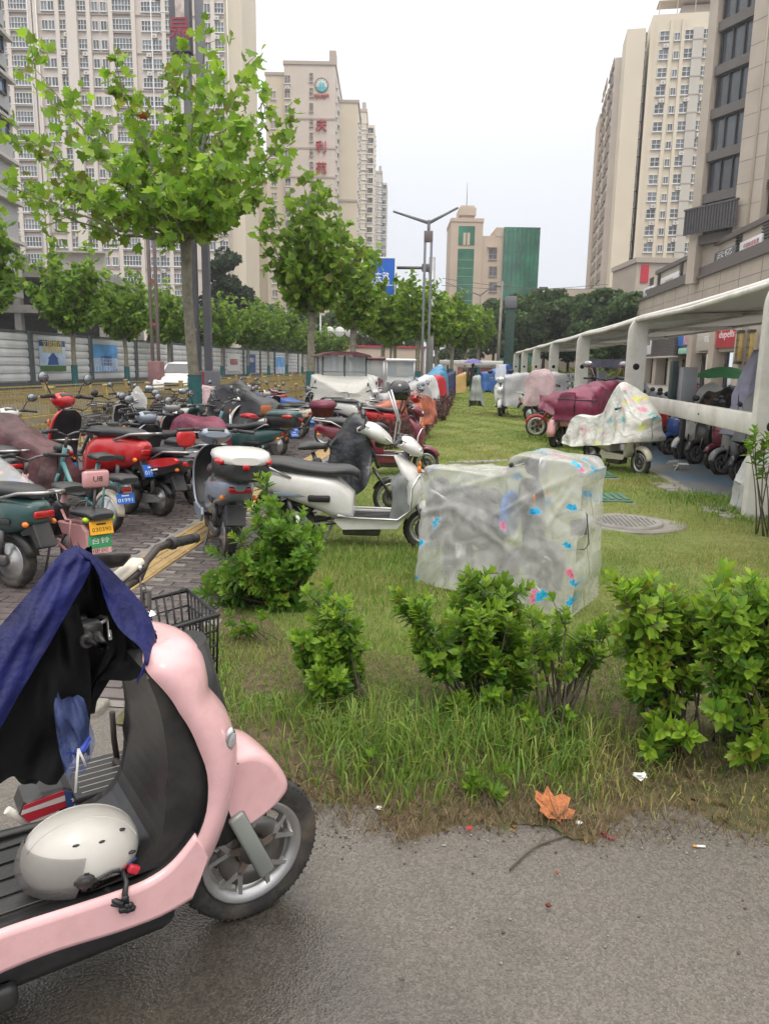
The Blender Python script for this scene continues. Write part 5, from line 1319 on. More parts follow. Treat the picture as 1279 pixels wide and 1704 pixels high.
def wheel(parent, x, R_=.205, r_=.045, kind='alloy', z=None, y=0.0):
    key = (R_, r_, kind)
    if key not in _wc:
        t = MB().lathe(tyre_prof(R_, r_), 36, 0, None, 'Y'); Ri = R_ - r_ * 1.5
        for k in range(26):
            a = 2 * math.pi * k / 26; M = Matrix.Rotation(a, 4, 'Y')
            t.box((R_ - .001, r_ * (.3 if k % 2 else -.3), 0), (.006, r_ * .75, .012), 0, 0, M)
        tm_ = t.mesh('tyre', [RUBBER]); q = MB()
        if kind == 'hub':
            q.lathe([(.001, -.07), (.05, -.07), (.06, -.05), (Ri * .8, -.045), (Ri * .92, -.03), (Ri + .012, -.038), (Ri + .012, .038), (Ri * .92, .03), (Ri * .8, .045), (.06, .05), (.05, .07), (.001, .07)], 28, 0, None, 'Y')
        else:
            q.lathe([(Ri - .02, -.03), (Ri + .012, -.04), (Ri + .014, -.03), (Ri - .004, 0), (Ri + .014, .03), (Ri + .012, .04), (Ri - .02, .03), (Ri - .026, 0), (Ri - .02, -.03)], 36, 0, None, 'Y')
            q.lathe([(.001, -.055), (.03, -.055), (.038, -.03), (.038, .03), (.03, .055), (.001, .055)], 16, 1, None, 'Y')
            if kind == 'alloy':
                for k in range(5):
                    a = 2 * math.pi * k / 5
                    for (r0, a0, r1, a1) in ((.025, 0, Ri * .52, 0), (Ri * .5, 0, Ri - .012, .3), (Ri * .5, 0, Ri - .012, -.3)):
                        q.tube([(r0 * math.cos(a + a0), -.012, r0 * math.sin(a + a0)), (r1 * math.cos(a + a1), -.018, r1 * math.sin(a + a1))], [.013, .0095], 6)
                q.lathe([(.045, .03), (Ri * .72, .03), (Ri * .72, .034), (.045, .034), (.045, .03)], 28, 1, None, 'Y')
            else:
                for k in range(20):
                    a = 2 * math.pi * k / 20; q.tube([(.03 * math.cos(a + .6), .02 * (-1) ** k, .03 * math.sin(a + .6)), (Ri * math.cos(a), 0, Ri * math.sin(a))], .0022, 4, 1)
        rm_ = q.mesh('wheel', [SILVER, STEELD]); _wc[key] = (tm_, rm_)
    tm_, rm_ = _wc[key]
    w = link('wheel', rm_, parent); w.location = (x, y, R_ if z is None else z); link('tyre', tm_, w); return w

def mirror(parent, base, out, m=BLACK):
    q = MB(); b = Vector(base); t = b + Vector(out); q.tube([b, b.lerp(t, .5) + Vector((.02, 0, .02)), t], .006, 6)
    M = Matrix.Translation(t) @ Matrix.Rotation(R(12), 4, 'Z')
    q.lathe([(.001, .022), (.045, .018), (.064, 0), (.060, -.008)], 18, 0, M @ Matrix.Diagonal((1, 1.25, .85, 1)) @ Matrix.Rotation(math.pi / 2, 4, 'Y'))
    o = q.build('mirror', m, parent)
    MB().lathe([(.001, -.009), (.058, -.009), (.06, -.004)], 18, 0, M @ Matrix.Diagonal((1, 1.25, .85, 1)) @ Matrix.Rotation(math.pi / 2, 4, 'Y')).build('mirror_glass', GLASSM, o); return o
def handlebar(parent, x, z, w=.33, m=BLACK, rise=.04, back=.07):
    q = MB()
    for s_ in (-1, 1): q.tube([(x, 0, z), (x - .005, s_ * .08, z + rise * .6), (x - back * .4, s_ * .18, z + rise), (x - back, s_ * w, z + rise - .01)], .012, 8)
    h = q.build('handlebar', m, parent)
    for s_ in (-1, 1):
        g = MB().tube([(x - back * .55, s_ * (w - .13), z + rise), (x - back, s_ * w, z + rise - .01), (x - back - .003, s_ * (w + .012), z + rise - .01)], [.019, .018, .014], 10)
        g.rbox((x - back * .45, s_ * (w - .16), z + rise), (.05, .05, .045), .012); g.build('grip', BLACK, h)
        MB().tube([(x - back * .3, s_ * (w - .17), z + rise + .005), (x - back * .3 + .05, s_ * (w - .1), z + rise), (x - back + .05, s_ * (w + .0), z + rise - .015)], .005, 5).build('brake_lever', SILVER, h)
    return h
def shield_pts(z, e, f, w, inset=0.0, n=10, pw=.75):
    return [(e + (f - inset - e) * abs(math.cos(R(t))) ** pw, (w - inset * .4) * math.sin(R(t)), z) for t in [-90 + 180 * k / n for k in range(n + 1)]]
def shield(parent, secs, m, inner=BLACK, th=.028, fill=.5):
    ss = smooth_pts(secs, 3); rg, ri = [], []
    for z, e, f, w in ss:
        a = shield_pts(z, e, f, w); b = shield_pts(z, e + .004, f, w - .006, th)
        rg.append(a + b[::-1])
        c = shield_pts(z, e + .012, e + (f - e) * fill, w - .016); d_ = shield_pts(z, e + .03, e + (f - e) * (fill + .25), w - .02); ri.append(c + d_[::-1])
    q = MB().loft(rg, 0, True, True); n_ = len(rg[0])
    for i in range((len(rg) - 1) * n_):
        if i % n_ >= n_ // 2: q.m[i] = 1
    a = q.build('apron', [m, inner], parent); MB().loft(ri, 0, True, True).build('legshield', inner, parent); return a
def fender(parent, name, cx, cz, R_, a0, a1, hw, m, flare=0.0, n=12):
    q = MB(); rg = []
    for k in range(n + 1):
        t = k / n; a = R(a0 + (a1 - a0) * t); rr = R_ + flare * math.sin(math.pi * t); w_ = hw * (.75 + .25 * math.sin(math.pi * t)); ring = []
        for j in range(9): b = R(-90 + 180 * j / 8); ring.append((cx + (rr - (1 - math.cos(b)) * .055) * math.cos(a), w_ * math.sin(b), cz + (rr - (1 - math.cos(b)) * .055) * math.sin(a)))
        for j in range(8, -1, -1): b = R(-90 + 180 * j / 8); ring.append((cx + (rr - .009 - (1 - math.cos(b)) * .055) * math.cos(a), (w_ - .008) * math.sin(b), cz + (rr - .009 - (1 - math.cos(b)) * .055) * math.sin(a)))
        rg.append(ring)
    q.loft(rg, 0, True, True); return q.build(name, m, parent)
def plate(parent, M, s_, m=PLATEB, tm_=WHITEL, w=.2, h=.11):
    p_ = MB().rbox((0, 0, 0), (w, h, .004), .002).build('plate', m, parent, M)
    if s_: text(s_, p_, Matrix.Translation((0, -.018, .003)), .055, tm_, .05, w * .82); MB().box((0, .032, .003), (w * .4, .014, .002)).build('plate_mark', tm_, p_)
    return p_
def basket_mb(w, d, h, t=.004, taper=.82):
    q = MB()
    def P_(u, v, z): k = taper + (1 - taper) * z / h; return (u * d / 2 * k, v * w / 2 * k, z)
    for z in (0, h * .25, h * .5, h * .75, h): q.tube([P_(-1, -1, z), P_(1, -1, z), P_(1, 1, z), P_(-1, 1, z), P_(-1, -1, z)], t * (2.2 if z == h else 1), 4)
    for k in range(9):
        s_ = -1 + 2 * k / 8
        for pr in (((s_, -1), (s_, -1)), ((s_, 1), (s_, 1)), ((-1, s_), (-1, s_)), ((1, s_), (1, s_))): q.tube([P_(*pr[0], 0), P_(*pr[1], h)], t, 4)
        q.tube([P_(s_, -1, 0), P_(s_, 1, 0)], t, 4)
    return q

def scooter(name, lab, m=PAINT, m2=None, style='round', plate_s='01991', topbox=False, basket=False, screen=False, mirrors=True, guard=False, cat='scooter', group=None, seat=SEATM, headrest=None, wheelk='alloy', floor=BLACK):
    m2 = m2 or m
    o = empty(name, (0, 0, 0), 0, lab, cat, group); wb = 1.2
    wheel(o, 0, .205, .05, 'hub'); wheel(o, wb, .205, .045, wheelk)
    if style == 'round':
        b = body_loft(MB(), [(-.33, .60, .05, .05), (-.27, .59, .12, .10), (-.1, .575, .155, .145), (.15, .55, .165, .17), (.38, .5, .155, .19), (.5, .45, .125, .18), (.56, .41, .1, .15)])
        st_ = body_loft(MB(), [(-.28, .725, .08, .025), (-.18, .745, .135, .045), (.05, .745, .15, .05), (.25, .735, .15, .05), (.42, .74, .13, .05), (.54, .715, .07, .03)], p=2.4)
        sh_ = [(.27, .92, .98, .14), (.36, .96, 1.07, .165), (.48, 1.0, 1.11, .18), (.62, .98, 1.10, .19), (.75, .94, 1.07, .19), (.85, .90, 1.02, .165), (.91, .90, .97, .09)]
    else:
        b = body_loft(MB(), [(-.52, .70, .03, .025), (-.46, .69, .09, .055), (-.3, .65, .135, .10), (-.05, .60, .16, .135), (.2, .55, .165, .17), (.4, .48, .15, .19), (.55, .40, .11, .13)], p=3.2)
        st_ = body_loft(MB(), [(-.40, .79, .08, .025), (-.3, .80, .13, .045), (-.08, .79, .15, .055), (.1, .755, .155, .055), (.32, .735, .15, .05), (.5, .74, .11, .045), (.6, .70, .06, .03)], p=2.8)
        sh_ = [(.27, .90, .96, .15), (.36, .97, 1.06, .175), (.50, 1.03, 1.16, .185), (.64, 1.02, 1.18, .19), (.76, .97, 1.12, .18), (.86, .92, 1.02, .13), (.90, .90, .97, .08)]
    bo = b.build('body', m, o); st_.build('seat', seat, o)
    q = MB()
    for s_ in (-1, 1): q.rbox((.05, s_ * .155, .53), (.42, .012, .045), .006)
    q.build('side_trim', m2 if m2 is not m else TRIM, bo)
    q = MB().rbox((.73, 0, .29), (.46, .31, .055), .02)
    for k in range(5): q.rbox((.73, -.1 + k * .05, .32), (.38, .018, .008), .003)
    q.build('floorboard', floor, o)
    q = MB()
    for s_ in (-1, 1): q.prism([(.46, .22), (.95, .24), (1.0, .31), (.9, .325), (.52, .33), (.42, .36), (.38, .3)], s_ * .165 - .012, s_ * .165 + .012, 0, None, .004)
    q.build('side_skirt', m, o)
    MB().rbox((.62, 0, .2), (.34, .2, .12), .02).build('battery_box', STEELD, o)
    shield(o, sh_, m)
    # steering
    q = MB().tube([(1.08, 0, .6), (1.0, 0, .97)], .024, 10)
    for s_ in (-1, 1): q.tube([(1.09, s_ * .062, .5), (wb, s_ * .07, .205)], [.02, .016], 8)
    q.build('fork', STEELD, o)
    fender(o, 'front_fender', wb, .205, .25, 12 if style == 'round' else 30, 150, .075, m, .015)
    handlebar(o, .985, 1.0)
    q = MB()
    if style == 'round':
        q.ell((1.0, 0, 1.0), (.1, .15, .075), 16, 10); cw = q.build('cowl', m, o)
        MB().lathe([(.001, .03), (.05, .022), (.066, 0)], 20, 0, Matrix.Translation((1.082, 0, .99)) @ Matrix.Rotation(math.pi / 2, 4, 'Y')).build('headlight', LENS, cw)
        MB().lathe([(.062, .002), (.075, .012), (.078, 0), (.07, -.02)], 20, 0, Matrix.Translation((1.082, 0, .99)) @ Matrix.Rotation(math.pi / 2, 4, 'Y')).build('headlight_ring', CHROME, cw)
    else:
        body_loft(q, [(.92, 1.0, .10, .03), (.98, 1.0, .15, .06), (1.06, .97, .14, .08), (1.13, .93, .09, .05), (1.16, .91, .04, .02)], p=2.2); cw = q.build('cowl', m, o)
        q = MB(); 
        for s_ in (-1, 1): q.ell((1.11, s_ * .05, .945), (.045, .045, .028), 10, 6)
        q.build('headlight', LENS, cw)
    MB().rbox((.945, 0, 1.045), (.05, .15, .03), .01, 0, None, Matrix.Rotation(-.5, 4, 'Y')).build('dashboard', BLACK, cw)
    for s_ in (-1, 1): MB().ell((1.085 if style == 'round' else 1.13, s_ * .13, .78), (.02, .018, .035), 8, 6).build('indicator', ORANGE, o)
    if mirrors:
        for s_ in (-1, 1): mirror(o, (.965, s_ * .17, 1.04), (-.03, s_ * .12, .17))
    # tail
    zt = .6 if style == 'round' else .69; xt = -.33 if style == 'round' else -.5
    MB().rbox((xt, 0, zt - .01), (.03, .17, .055), .012).build('tail_light', REDL, o)
    for s_ in (-1, 1): MB().ell((xt + .05, s_ * .12, zt - .08), (.03, .022, .022), 8, 6).build('indicator', ORANGE, o)
    q = MB().prism([(-.16, .45), (-.30, .52), (-.38, .36), (-.345, .34), (-.28, .45), (-.18, .42)], -.075, .075, 0, None, .008); q.build('mudflap', BLACK, o)
    fender(o, 'rear_fender', 0, .205, .255, 40, 165, .07, BLACK)
    if plate_s is not None: plate(o, frame(Vector((-.385, 0, .43)), (0, -1, 0), (.35, 0, 1)), plate_s)
    q = MB()
    for s_ in (-1, 1): q.tube([(.0, s_ * .085, .205), (.42, s_ * .09, .27)], .02, 8); q.tube([(.03, s_ * .1, .23), (-.04, s_ * .12, .5)], .012, 8); q.tube([(.015, s_ * .1, .27), (-.03, s_ * .117, .46)], .024, 10)
    q.rbox((.12, .1, .225), (.34, .05, .09), .02); q.build('swingarm', STEELD, o)
    q = MB()
    for s_ in (-1, 1): q.tube([(.36, s_ * .1, .24), (.24, s_ * .16, .02), (.20, s_ * .17, .02)], .011, 6)
    q.tube([(.24, -.16, .03), (.24, .16, .03)], .01, 6); q.build('stand', STEELD, o)
    q = MB()
    for s_ in (-1, 1): q.tube([(.0, s_ * .15, .68), (-.25, s_ * .155, .745 if style == 'round' else .80), (-.42 - (.12 if style != 'round' else 0), s_ * .1, .76 if style == 'round' else .82), (-.44 - (.12 if style != 'round' else 0), 0, .76 if style == 'round' else .82)], .012, 8)
    q.build('grab_rail', SILVER, o)
    if guard:
        q = MB()
        for s_ in (-1, 1): q.tube([(.36, s_ * .19, .34), (.95, s_ * .2, .33), (1.06, s_ * .2, .42), (1.07, s_ * .19, .62), (1.12, s_ * .15, .72), (1.16, s_ * .08, .73)], .012, 8)
        q.build('guard_bar', CHROME, o)
    if topbox:
        t = body_loft(MB(), [(-.72, .86, .09, .06), (-.68, .87, .16, .10), (-.55, .885, .2, .125), (-.38, .885, .2, .12), (-.29, .88, .17, .1), (-.26, .87, .12, .07)], p=3.2).build('top_box', BLACK, o)
        body_loft(MB(), [(-.725, .945, .1, .03), (-.68, .955, .168, .06), (-.55, .965, .208, .068), (-.38, .965, .208, .066), (-.28, .955, .175, .05), (-.255, .94, .12, .025)], p=2.8).build('lid', m, t)
        for s_ in (-1, 1): MB().ell((-.6, s_ * .165, .935), (.11, .045, .035), 10, 6).build('reflector', REDL, t)
        MB().rbox((-.735, 0, .9), (.02, .05, .04), .005).build('latch', REDL, t)
    if headrest:
        h_ = MB(); h_.tube([(-.36, 0, .72), (-.42, 0, .88)], .014, 6); ho = h_.build('headrest_stem', STEELD, o)
        body_loft(MB(), [(-.47, .97, .06, .06), (-.455, .97, .11, .1), (-.425, .97, .115, .105), (-.40, .97, .08, .08)], p=2.6).build('headrest', headrest, ho)
    if basket: basket_mb(.3, .22, .2).build('basket', STEELD, o, Matrix.Translation((1.2, 0, .72)))
    if screen:
        rg = []
        for k in range(7):
            t = k / 6; z = .98 + .42 * t; x_ = 1.10 - .16 * t; w_ = .17 - .03 * t
            rg.append([(x_ - .09 * (j / 6) ** 2, w_ * j / 6, z) for j in range(-6, 7)] + [(x_ - .09 * (j / 6) ** 2 - .004, w_ * j / 6, z) for j in range(6, -7, -1)])
        MB().loft(rg, 0, True, True).build('windscreen', CLEAR, o)
    return o
def clear_mat(name, col, alpha, rough=.12, bump=.3):
    m = bpy.data.materials.new(name); m.use_nodes = True; N, L = m.node_tree.nodes, m.node_tree.links; b = N['Principled BSDF']
    b.inputs['Base Color'].default_value = (*col, 1); b.inputs['Roughness'].default_value = rough; b.inputs['Alpha'].default_value = alpha
    t = N.new('ShaderNodeTexCoord'); n = N.new('ShaderNodeTexNoise'); n.inputs['Scale'].default_value = 9; n.inputs['Detail'].default_value = 4; n.inputs['Distortion'].default_value = 1.2; L.new(t.outputs['Object'], n.inputs['Vector'])
    bp = N.new('ShaderNodeBump'); bp.inputs['Strength'].default_value = bump; bp.inputs['Distance'].default_value = .03; L.new(n.outputs['Fac'], bp.inputs['Height']); L.new(bp.outputs[0], b.inputs['Normal'])
    return m
CLEAR = clear_mat('clear_plastic', (.75, .76, .76), .34)

def ebike(name, lab, m=PAINT, basket=True, spoke=True, plate_s='01991', seat=SEATM, rearbox=None, cat='electric bike', group=None, mirrors=False, fend=None, backrest=None):
    o = empty(name, (0, 0, 0), 0, lab, cat, group); wb = 1.08; R_ = .22
    wheel(o, 0, R_, .038, 'hub'); wheel(o, wb, R_, .036, 'spoke' if spoke else 'alloy')
    q = MB()
    q.tube([(.80, 0, .86), (.92, 0, .56)], .026, 10); q.tube([(.86, 0, .68), (.66, 0, .40), (.52, 0, .33), (.34, 0, .31)], .025, 10); q.tube([(.34, 0, .31), (.18, 0, .74)], .024, 10)
    for s_ in (-1, 1):
        q.tube([(.34, s_ * .03, .31), (0, s_ * .075, R_)], .014, 8); q.tube([(.22, s_ * .02, .62), (.05, s_ * .07, .52), (-.28, s_ * .09, .56)], .012, 8); q.tube([(0, s_ * .08, R_), (-.05, s_ * .085, .54)], .012, 8)
        q.tube([(.86, s_ * .05, .55), (wb, s_ * .06, R_)], [.018, .014], 8)
    q.tube([(-.28, -.09, .56), (-.28, .09, .56)], .012, 6); q.build('frame', m, o)
    MB().rbox((.27, 0, .5), (.12, .1, .34), .025, 0, None, Matrix.Rotation(-.36, 4, 'Y')).build('battery_box', BLACK, o)
    q = MB().rbox((.55, 0, .36), (.32, .2, .03), .012); q.build('floorboard', BLACK, o)
    body_loft(MB(), [(.02, .80, .11, .03), (.1, .81, .12, .045), (.2, .81, .08, .045), (.33, .80, .035, .03)], p=2.2).build('saddle', seat, o)
    if backrest:
        q = MB().tube([(-.22, 0, .55), (-.26, 0, .9)], .012, 6); h_ = q.build('backrest_stem', STEELD, o); MB().rbox((-.26, 0, .93), (.06, .22, .16), .025).build('backrest', backrest, h_)
    body_loft(MB(), [(-.36, .60, .09, .025), (-.3, .615, .12, .04), (-.1, .615, .12, .04), (-.02, .6, .09, .025)], p=3).build('rear_seat', SEATM if not rearbox else rearbox, o)
    q = MB().tube([(.80, 0, .86), (.77, 0, .98)], .018, 8); q.build('stem', STEELD, o); handlebar(o, .77, .99, .31, STEELD, .06, .1)
    MB().lathe([(.001, .05), (.04, .045), (.055, .0), (.04, -.05), (.001, -.06)], 14, 0, Matrix.Translation((.93, 0, .84)) @ Matrix.Rotation(math.pi / 2, 4, 'Y')).build('headlight', BLACK, o)
    fender(o, 'front_fender', wb, R_, .25, 20, 155, .042, fend or m); fender(o, 'rear_fender', 0, R_, .25, 30, 185, .05, fend or m)
    if basket: basket_mb(.34, .25, .22).build('basket', STEELD, o, Matrix.Translation((1.02, 0, .72)))
    MB().rbox((-.3, 0, .5), (.025, .1, .05), .01).build('tail_light', REDL, o)
    if plate_s is not None: plate(o, frame(Vector((-.285, 0, .40)), (0, -1, 0), (.2, 0, 1)), plate_s)
    q = MB().tube([(.3, .06, .3), (.18, .18, .02)], .01, 6); q.tube([(.36, -.1, .3), (.36, .1, .3)], .012, 6)
    for s_ in (-1, 1): q.tube([(.36 + .1 * s_, s_ * .1, .3 - .08 * s_), (.36, s_ * .1, .3)], .009, 6); q.rbox((.36 + .1 * s_, s_ * .15, .3 - .08 * s_), (.08, .09, .02), .006)
    q.build('stand', STEELD, o)
    if mirrors:
        for s_ in (-1, 1): mirror(o, (.74, s_ * .16, 1.05), (-.03, s_ * .12, .16))
    return o

# ---------------------------------------------------------------- cloth and plastic covers
def cloth(name, col, rough=.5, bump=.5, bscale=12, alpha=1.0, spec=.5, transl=.0, attr=False, coat=0.0, var=.12, back=None):
    m = mat(name, col, rough, var=var, scale=5, bump=bump, bscale=bscale, alpha=alpha, spec=spec, transl=transl, attr=attr, coat=coat); return m
def drape(name, lab, secs, m, loc, rz, cat='cover', group=None, seed=0, fold=.025, sub=5, nu=28, paint_fn=None, kind_part=None, parent=None, ragged=.04, sag=.0, freq=1.0, creases=16, crease=.02):
    """secs: (x, z_top, half width at the top, z_hem, half width at the hem)"""
    r_ = random.Random(seed); ss = smooth_pts(secs, sub); a = ss[0]; b = ss[-1]
    ss = [tuple(a)] + ss + [tuple(b)]; nx = len(ss); ph = [r_.uniform(0, 6.28) for _ in range(8)]; V = []; 
    for i, (x, zt, wt, zb, wb_) in enumerate(ss):
        endk = .03 if i in (0, nx - 1) else 1.0
        zz = zb + ragged * (math.sin(3.1 * x + ph[0]) + .6 * math.sin(9 * x + ph[1])) * .5
        for j in range(nu + 1):
            u = -1 + 2 * j / nu; au = abs(u); sg = 1 if u >= 0 else -1
            if au < .36: t = au / .36; y = wt * t; z = zt - sag * (1 - t * t) * .5 - .03 * t ** 3; d_ = 0.12 * t
            else:
                t = (au - .36) / .64; y = wt + (wb_ - wt) * t ** 1.25; z = zt - .03 + (zz - zt + .03) * t; d_ = .12 + .88 * t
            f = fold * d_ * (math.sin(14 * freq * x + 1.3 * sg + 2.2 * t + ph[2]) + .6 * math.sin(31 * freq * x - 2.5 * t + ph[3]) + .5 * math.sin(9 * t + 7 * x + ph[4]))
            top = fold * .6 * (math.sin(8 * x + 5 * u + ph[5]) + .5 * math.sin(19 * x - 9 * u + ph[6])) * (1 - d_)
            V.append(((x + (.012 * math.sin(20 * z + ph[7]) if i in (0, 1, nx - 1, nx - 2) else 0)), (y * sg + f * sg) * endk, z + top))
    F = [(i * (nu + 1) + j, i * (nu + 1) + j + 1, (i + 1) * (nu + 1) + j + 1, (i + 1) * (nu + 1) + j) for i in range(nx - 1) for j in range(nu)]
    V = np.array(V); sgn = np.where(V[:, 1] >= 0, 1.0, -1.0); zm, zM = V[:, 2].min(), V[:, 2].max(); xm, xM = V[:, 0].min(), V[:, 0].max()
    for k in range(creases):
        cx_, cz_, a, L_, w_ = r_.uniform(xm, xM), r_.uniform(zm, zM), r_.uniform(.2, 2.9), r_.uniform(.15, .5), r_.uniform(.02, .06); sd = r_.choice((-1, 1))
        u_ = (V[:, 0] - cx_) * math.cos(a) + (V[:, 2] - cz_) * math.sin(a); v_ = -(V[:, 0] - cx_) * math.sin(a) + (V[:, 2] - cz_) * math.cos(a)
        h_ = np.clip(1 - np.abs(v_) / w_, 0, 1) * np.clip(1 - (u_ / L_) ** 2, 0, 1) * (sgn == sd) * crease; V[:, 1] += sgn * h_ * (np.abs(V[:, 1]) > .06); V[:, 2] += h_ * .4
    col = paint_fn(V, nx, nu + 1) if paint_fn else None
    me = np_mesh(name, V, F, m if isinstance(m, list) else [m], True, col)
    o = link(name, me, parent); o.location = loc; o.rotation_euler = (0, 0, rz)
    if parent is None: tag(o, lab, cat, group)
    return o

# ================================================================ THE PINK SCOOTER NEAREST THE CAMERA
PINK = mat('pink_paint', (.72, .43, .445), .27, coat=.35, var=.05, scale=3, dirt=(.38, .24, .2), dirt_amt=.22, dscale=22)
HW = Vector((-.545, 1.80, 0)); HA = math.atan2(.643, .766)
hd = Vector((math.cos(HA), math.sin(HA), 0)); hn = Vector((-hd.y, hd.x, 0))
def UH(px, py, off):                      # a point of the photograph on the scooter's side plane, in the scooter's own frame
    d = ray(px, py); o_ = EYE - (HW + hn * off); t = -(o_.dot(hn)) / d.dot(hn); p = o_ + d * t
    return Vector((p.dot(hd), off, p.z))
ps = empty('scooter', HW, HA, 'pale pink electric scooter nearest the camera with a white helmet on its footboard', 'scooter')
BLKG = mat('black_gloss_plastic', (.016, .016, .017), .3, var=.1, bump=.04, bscale=120, dirt=(.10, .09, .08), dirt_amt=.35, dscale=5)
# front wheel
t = MB().lathe(tyre_prof(.2, .042), 64, 0, None, 'Y')
for k in range(64):
    a = 2 * math.pi * k / 64; M = Matrix.Rotation(a, 4, 'Y')
    t.box((.1990, .012 if k % 2 else -.012, 0), (.0035, .022, .010), 0, .5 if k % 2 else -.5, M); t.box((.192, -.031, 0), (.006, .004, .005), 0, 0, M); t.box((.192, .031, 0), (.006, .004, .005), 0, 0, M)
q = MB(); Ri = .14
q.lathe([(Ri - .022, -.026), (Ri - .014, -.034), (Ri + .0, -.038), (Ri + .006, -.036), (Ri + .002, -.026), (Ri - .006, 0), (Ri + .002, .026), (Ri + .006, .036), (Ri, .038), (Ri - .022, .026), (Ri - .028, 0), (Ri - .022, -.026)], 64, 0, None, 'Y')
q.lathe([(.001, -.03), (.03, -.03), (.036, -.02), (.036, .03), (.001, .03)], 24, 1, None, 'Y')
for k in range(5):
    a = 2 * math.pi * k / 5 + .35
    for (r0, a0, r1, a1, w0, w1) in ((.028, 0, .07, 0, .016, .011), (.066, 0, Ri - .012, .30, .0105, .008), (.066, 0, Ri - .012, -.30, .0105, .008)):
        A = Vector((r0 * math.cos(a + a0), -.016, r0 * math.sin(a + a0))); B = Vector((r1 * math.cos(a + a1), -.026, r1 * math.sin(a + a1)))
        d_ = (B - A); L_ = d_.length; M = Matrix.Translation((A + B) / 2) @ Matrix.Rotation(-math.atan2(d_.z, d_.x), 4, 'Y')
        q.loft([[(-L_ / 2, .008, -w0), (-L_ / 2, -.008, -w0 * .7), (-L_ / 2, -.008, w0 * .7), (-L_ / 2, .008, w0)], [(L_ / 2, .008, -w1), (L_ / 2, -.008, -w1 * .7), (L_ / 2, -.008, w1 * .7), (L_ / 2, .008, w1)]], 2 if r0 < .05 else 0, False, True, M)
q2 = MB()
for k in range(40):
    pass
q2.lathe([(.04, .022), (.098, .022), (.098, .026), (.04, .026), (.04, .022)], 40, 0, None, 'Y')
for k in range(24): a = 2 * math.pi * k / 24; rr = (.062, .075, .088)[k % 3]; q2.lathe([(.001, .0215), (.0042, .0215), (.0042, .0218)], 8, 1, None, 'Y', (rr * math.cos(a), 0, rr * math.sin(a)))
w = q.build('wheel', [SILVER, STEELD, mat('rusty_hub', (.20, .16, .13), .55, metal=.5, var=.25)], ps); w.location = (0, 0, .2); t.build('tyre', RUBBER, w)
q2.build('brake_disc', [mat('disc_steel', (.2, .19, .18), .35, metal=.9, var=.2), HOLE], w)
for a_, s_ in ((.9, .03), (3.6, .03)):
    MB().rbox((.075 * math.cos(a_), .035, .075 * math.sin(a_)), (.05, .03, .05), .012).build('caliper', SILVER, w)
# fork covers and axle
GREYF = mat('grey_fork_cover', (.27, .29, .27), .4, metal=.3, var=.1, dirt=(.3, .28, .22), dirt_amt=.25)
for s_ in (-1, 1):
    A = Vector((-.075, s_ * .095, .37)); B = Vector((.012, s_ * .095, .172)); d_ = B - A; L_ = d_.length
    M = Matrix.Translation((A + B) / 2) @ Matrix.Rotation(-math.atan2(d_.z, d_.x), 4, 'Y')
    f_ = MB().rbox((0, 0, 0), (L_, .022, .046), .008, 0, M).build('fork_cover', GREYF, ps)
    MB().tube([(-.09, s_ * .075, .45), (0, s_ * .07, .2)], .015, 10).build('fork', STEELD, ps)
    MB().lathe([(.001, .02), (.011, .02), (.013, .012), (.018, .012), (.018, 0), (.012, 0)], 10, 0, Matrix.Translation((-.005, s_ * .085, .2)) @ Matrix.Rotation(math.pi / 2 * s_ * 1, 4, 'X')).build('axle_nut', CHROME, ps)
# front fender
fo = smooth_pts([(-.10, .47), (-.09, .52), (-.059, .526), (-.013, .523), (.03, .498), (.062, .458), (.084, .415), (.088, .39), (.075, .368), (.035, .343), (-.02, .322), (-.075, .308), (-.118, .304), (-.105, .36), (-.10, .47)], 3)[:-1]
cx_, cz_ = -.06, .42; rings = []
for y, k in [(-.092, .80), (-.090, .87), (-.083, .94), (-.068, .985), (-.04, 1.0), (0, 1.01), (.04, 1.0), (.068, .985), (.083, .94), (.090, .87), (.092, .80)]:
    rings.append([(cx_ + (p_[0] - cx_) * k, y, cz_ + (p_[1] - cz_) * (k if p_[1] > .36 else k * .5 + .5)) for p_ in fo])
MB().loft(rings, 0, True, True).build('front_fender', PINK, ps)
# front shield: pink outside, black towards the rider
secs = [(.225, -.33, -.19, .165), (.26, -.30, -.145, .18), (.30, -.285, -.118, .186), (.345, -.255, -.098, .19), (.403, -.213, -.082, .192), (.471, -.184, -.067, .192), (.561, -.179, -.052, .192), (.64, -.200, -.070, .192), (.69, -.218, -.098, .192), (.73, -.238, -.122, .191), (.765, -.254, -.122, .187), (.80, -.276, -.126, .181), (.832, -.298, -.142, .168), (.852, -.300, -.168, .14), (.862, -.285, -.20, .10)]
shield(ps, secs, PINK, BLKG, .03, .28)
q = MB().tube([(-.10, 0, .30), (-.13, 0, .55), (-.18, 0, .82)], [.1, .09, .075], 14); q.prism(smooth_pts([(-.46, .344), (-.36, .356), (-.295, .40), (-.265, .5), (-.258, .62), (-.275, .75), (-.30, .83)], 3) + [(-.25, .835), (-.205, .75), (-.155, .58), (-.17, .42), (-.185, .345)], -.168, .184, 0, None, .012, smooth=False); q.build('inner_panel', BLKG, ps)
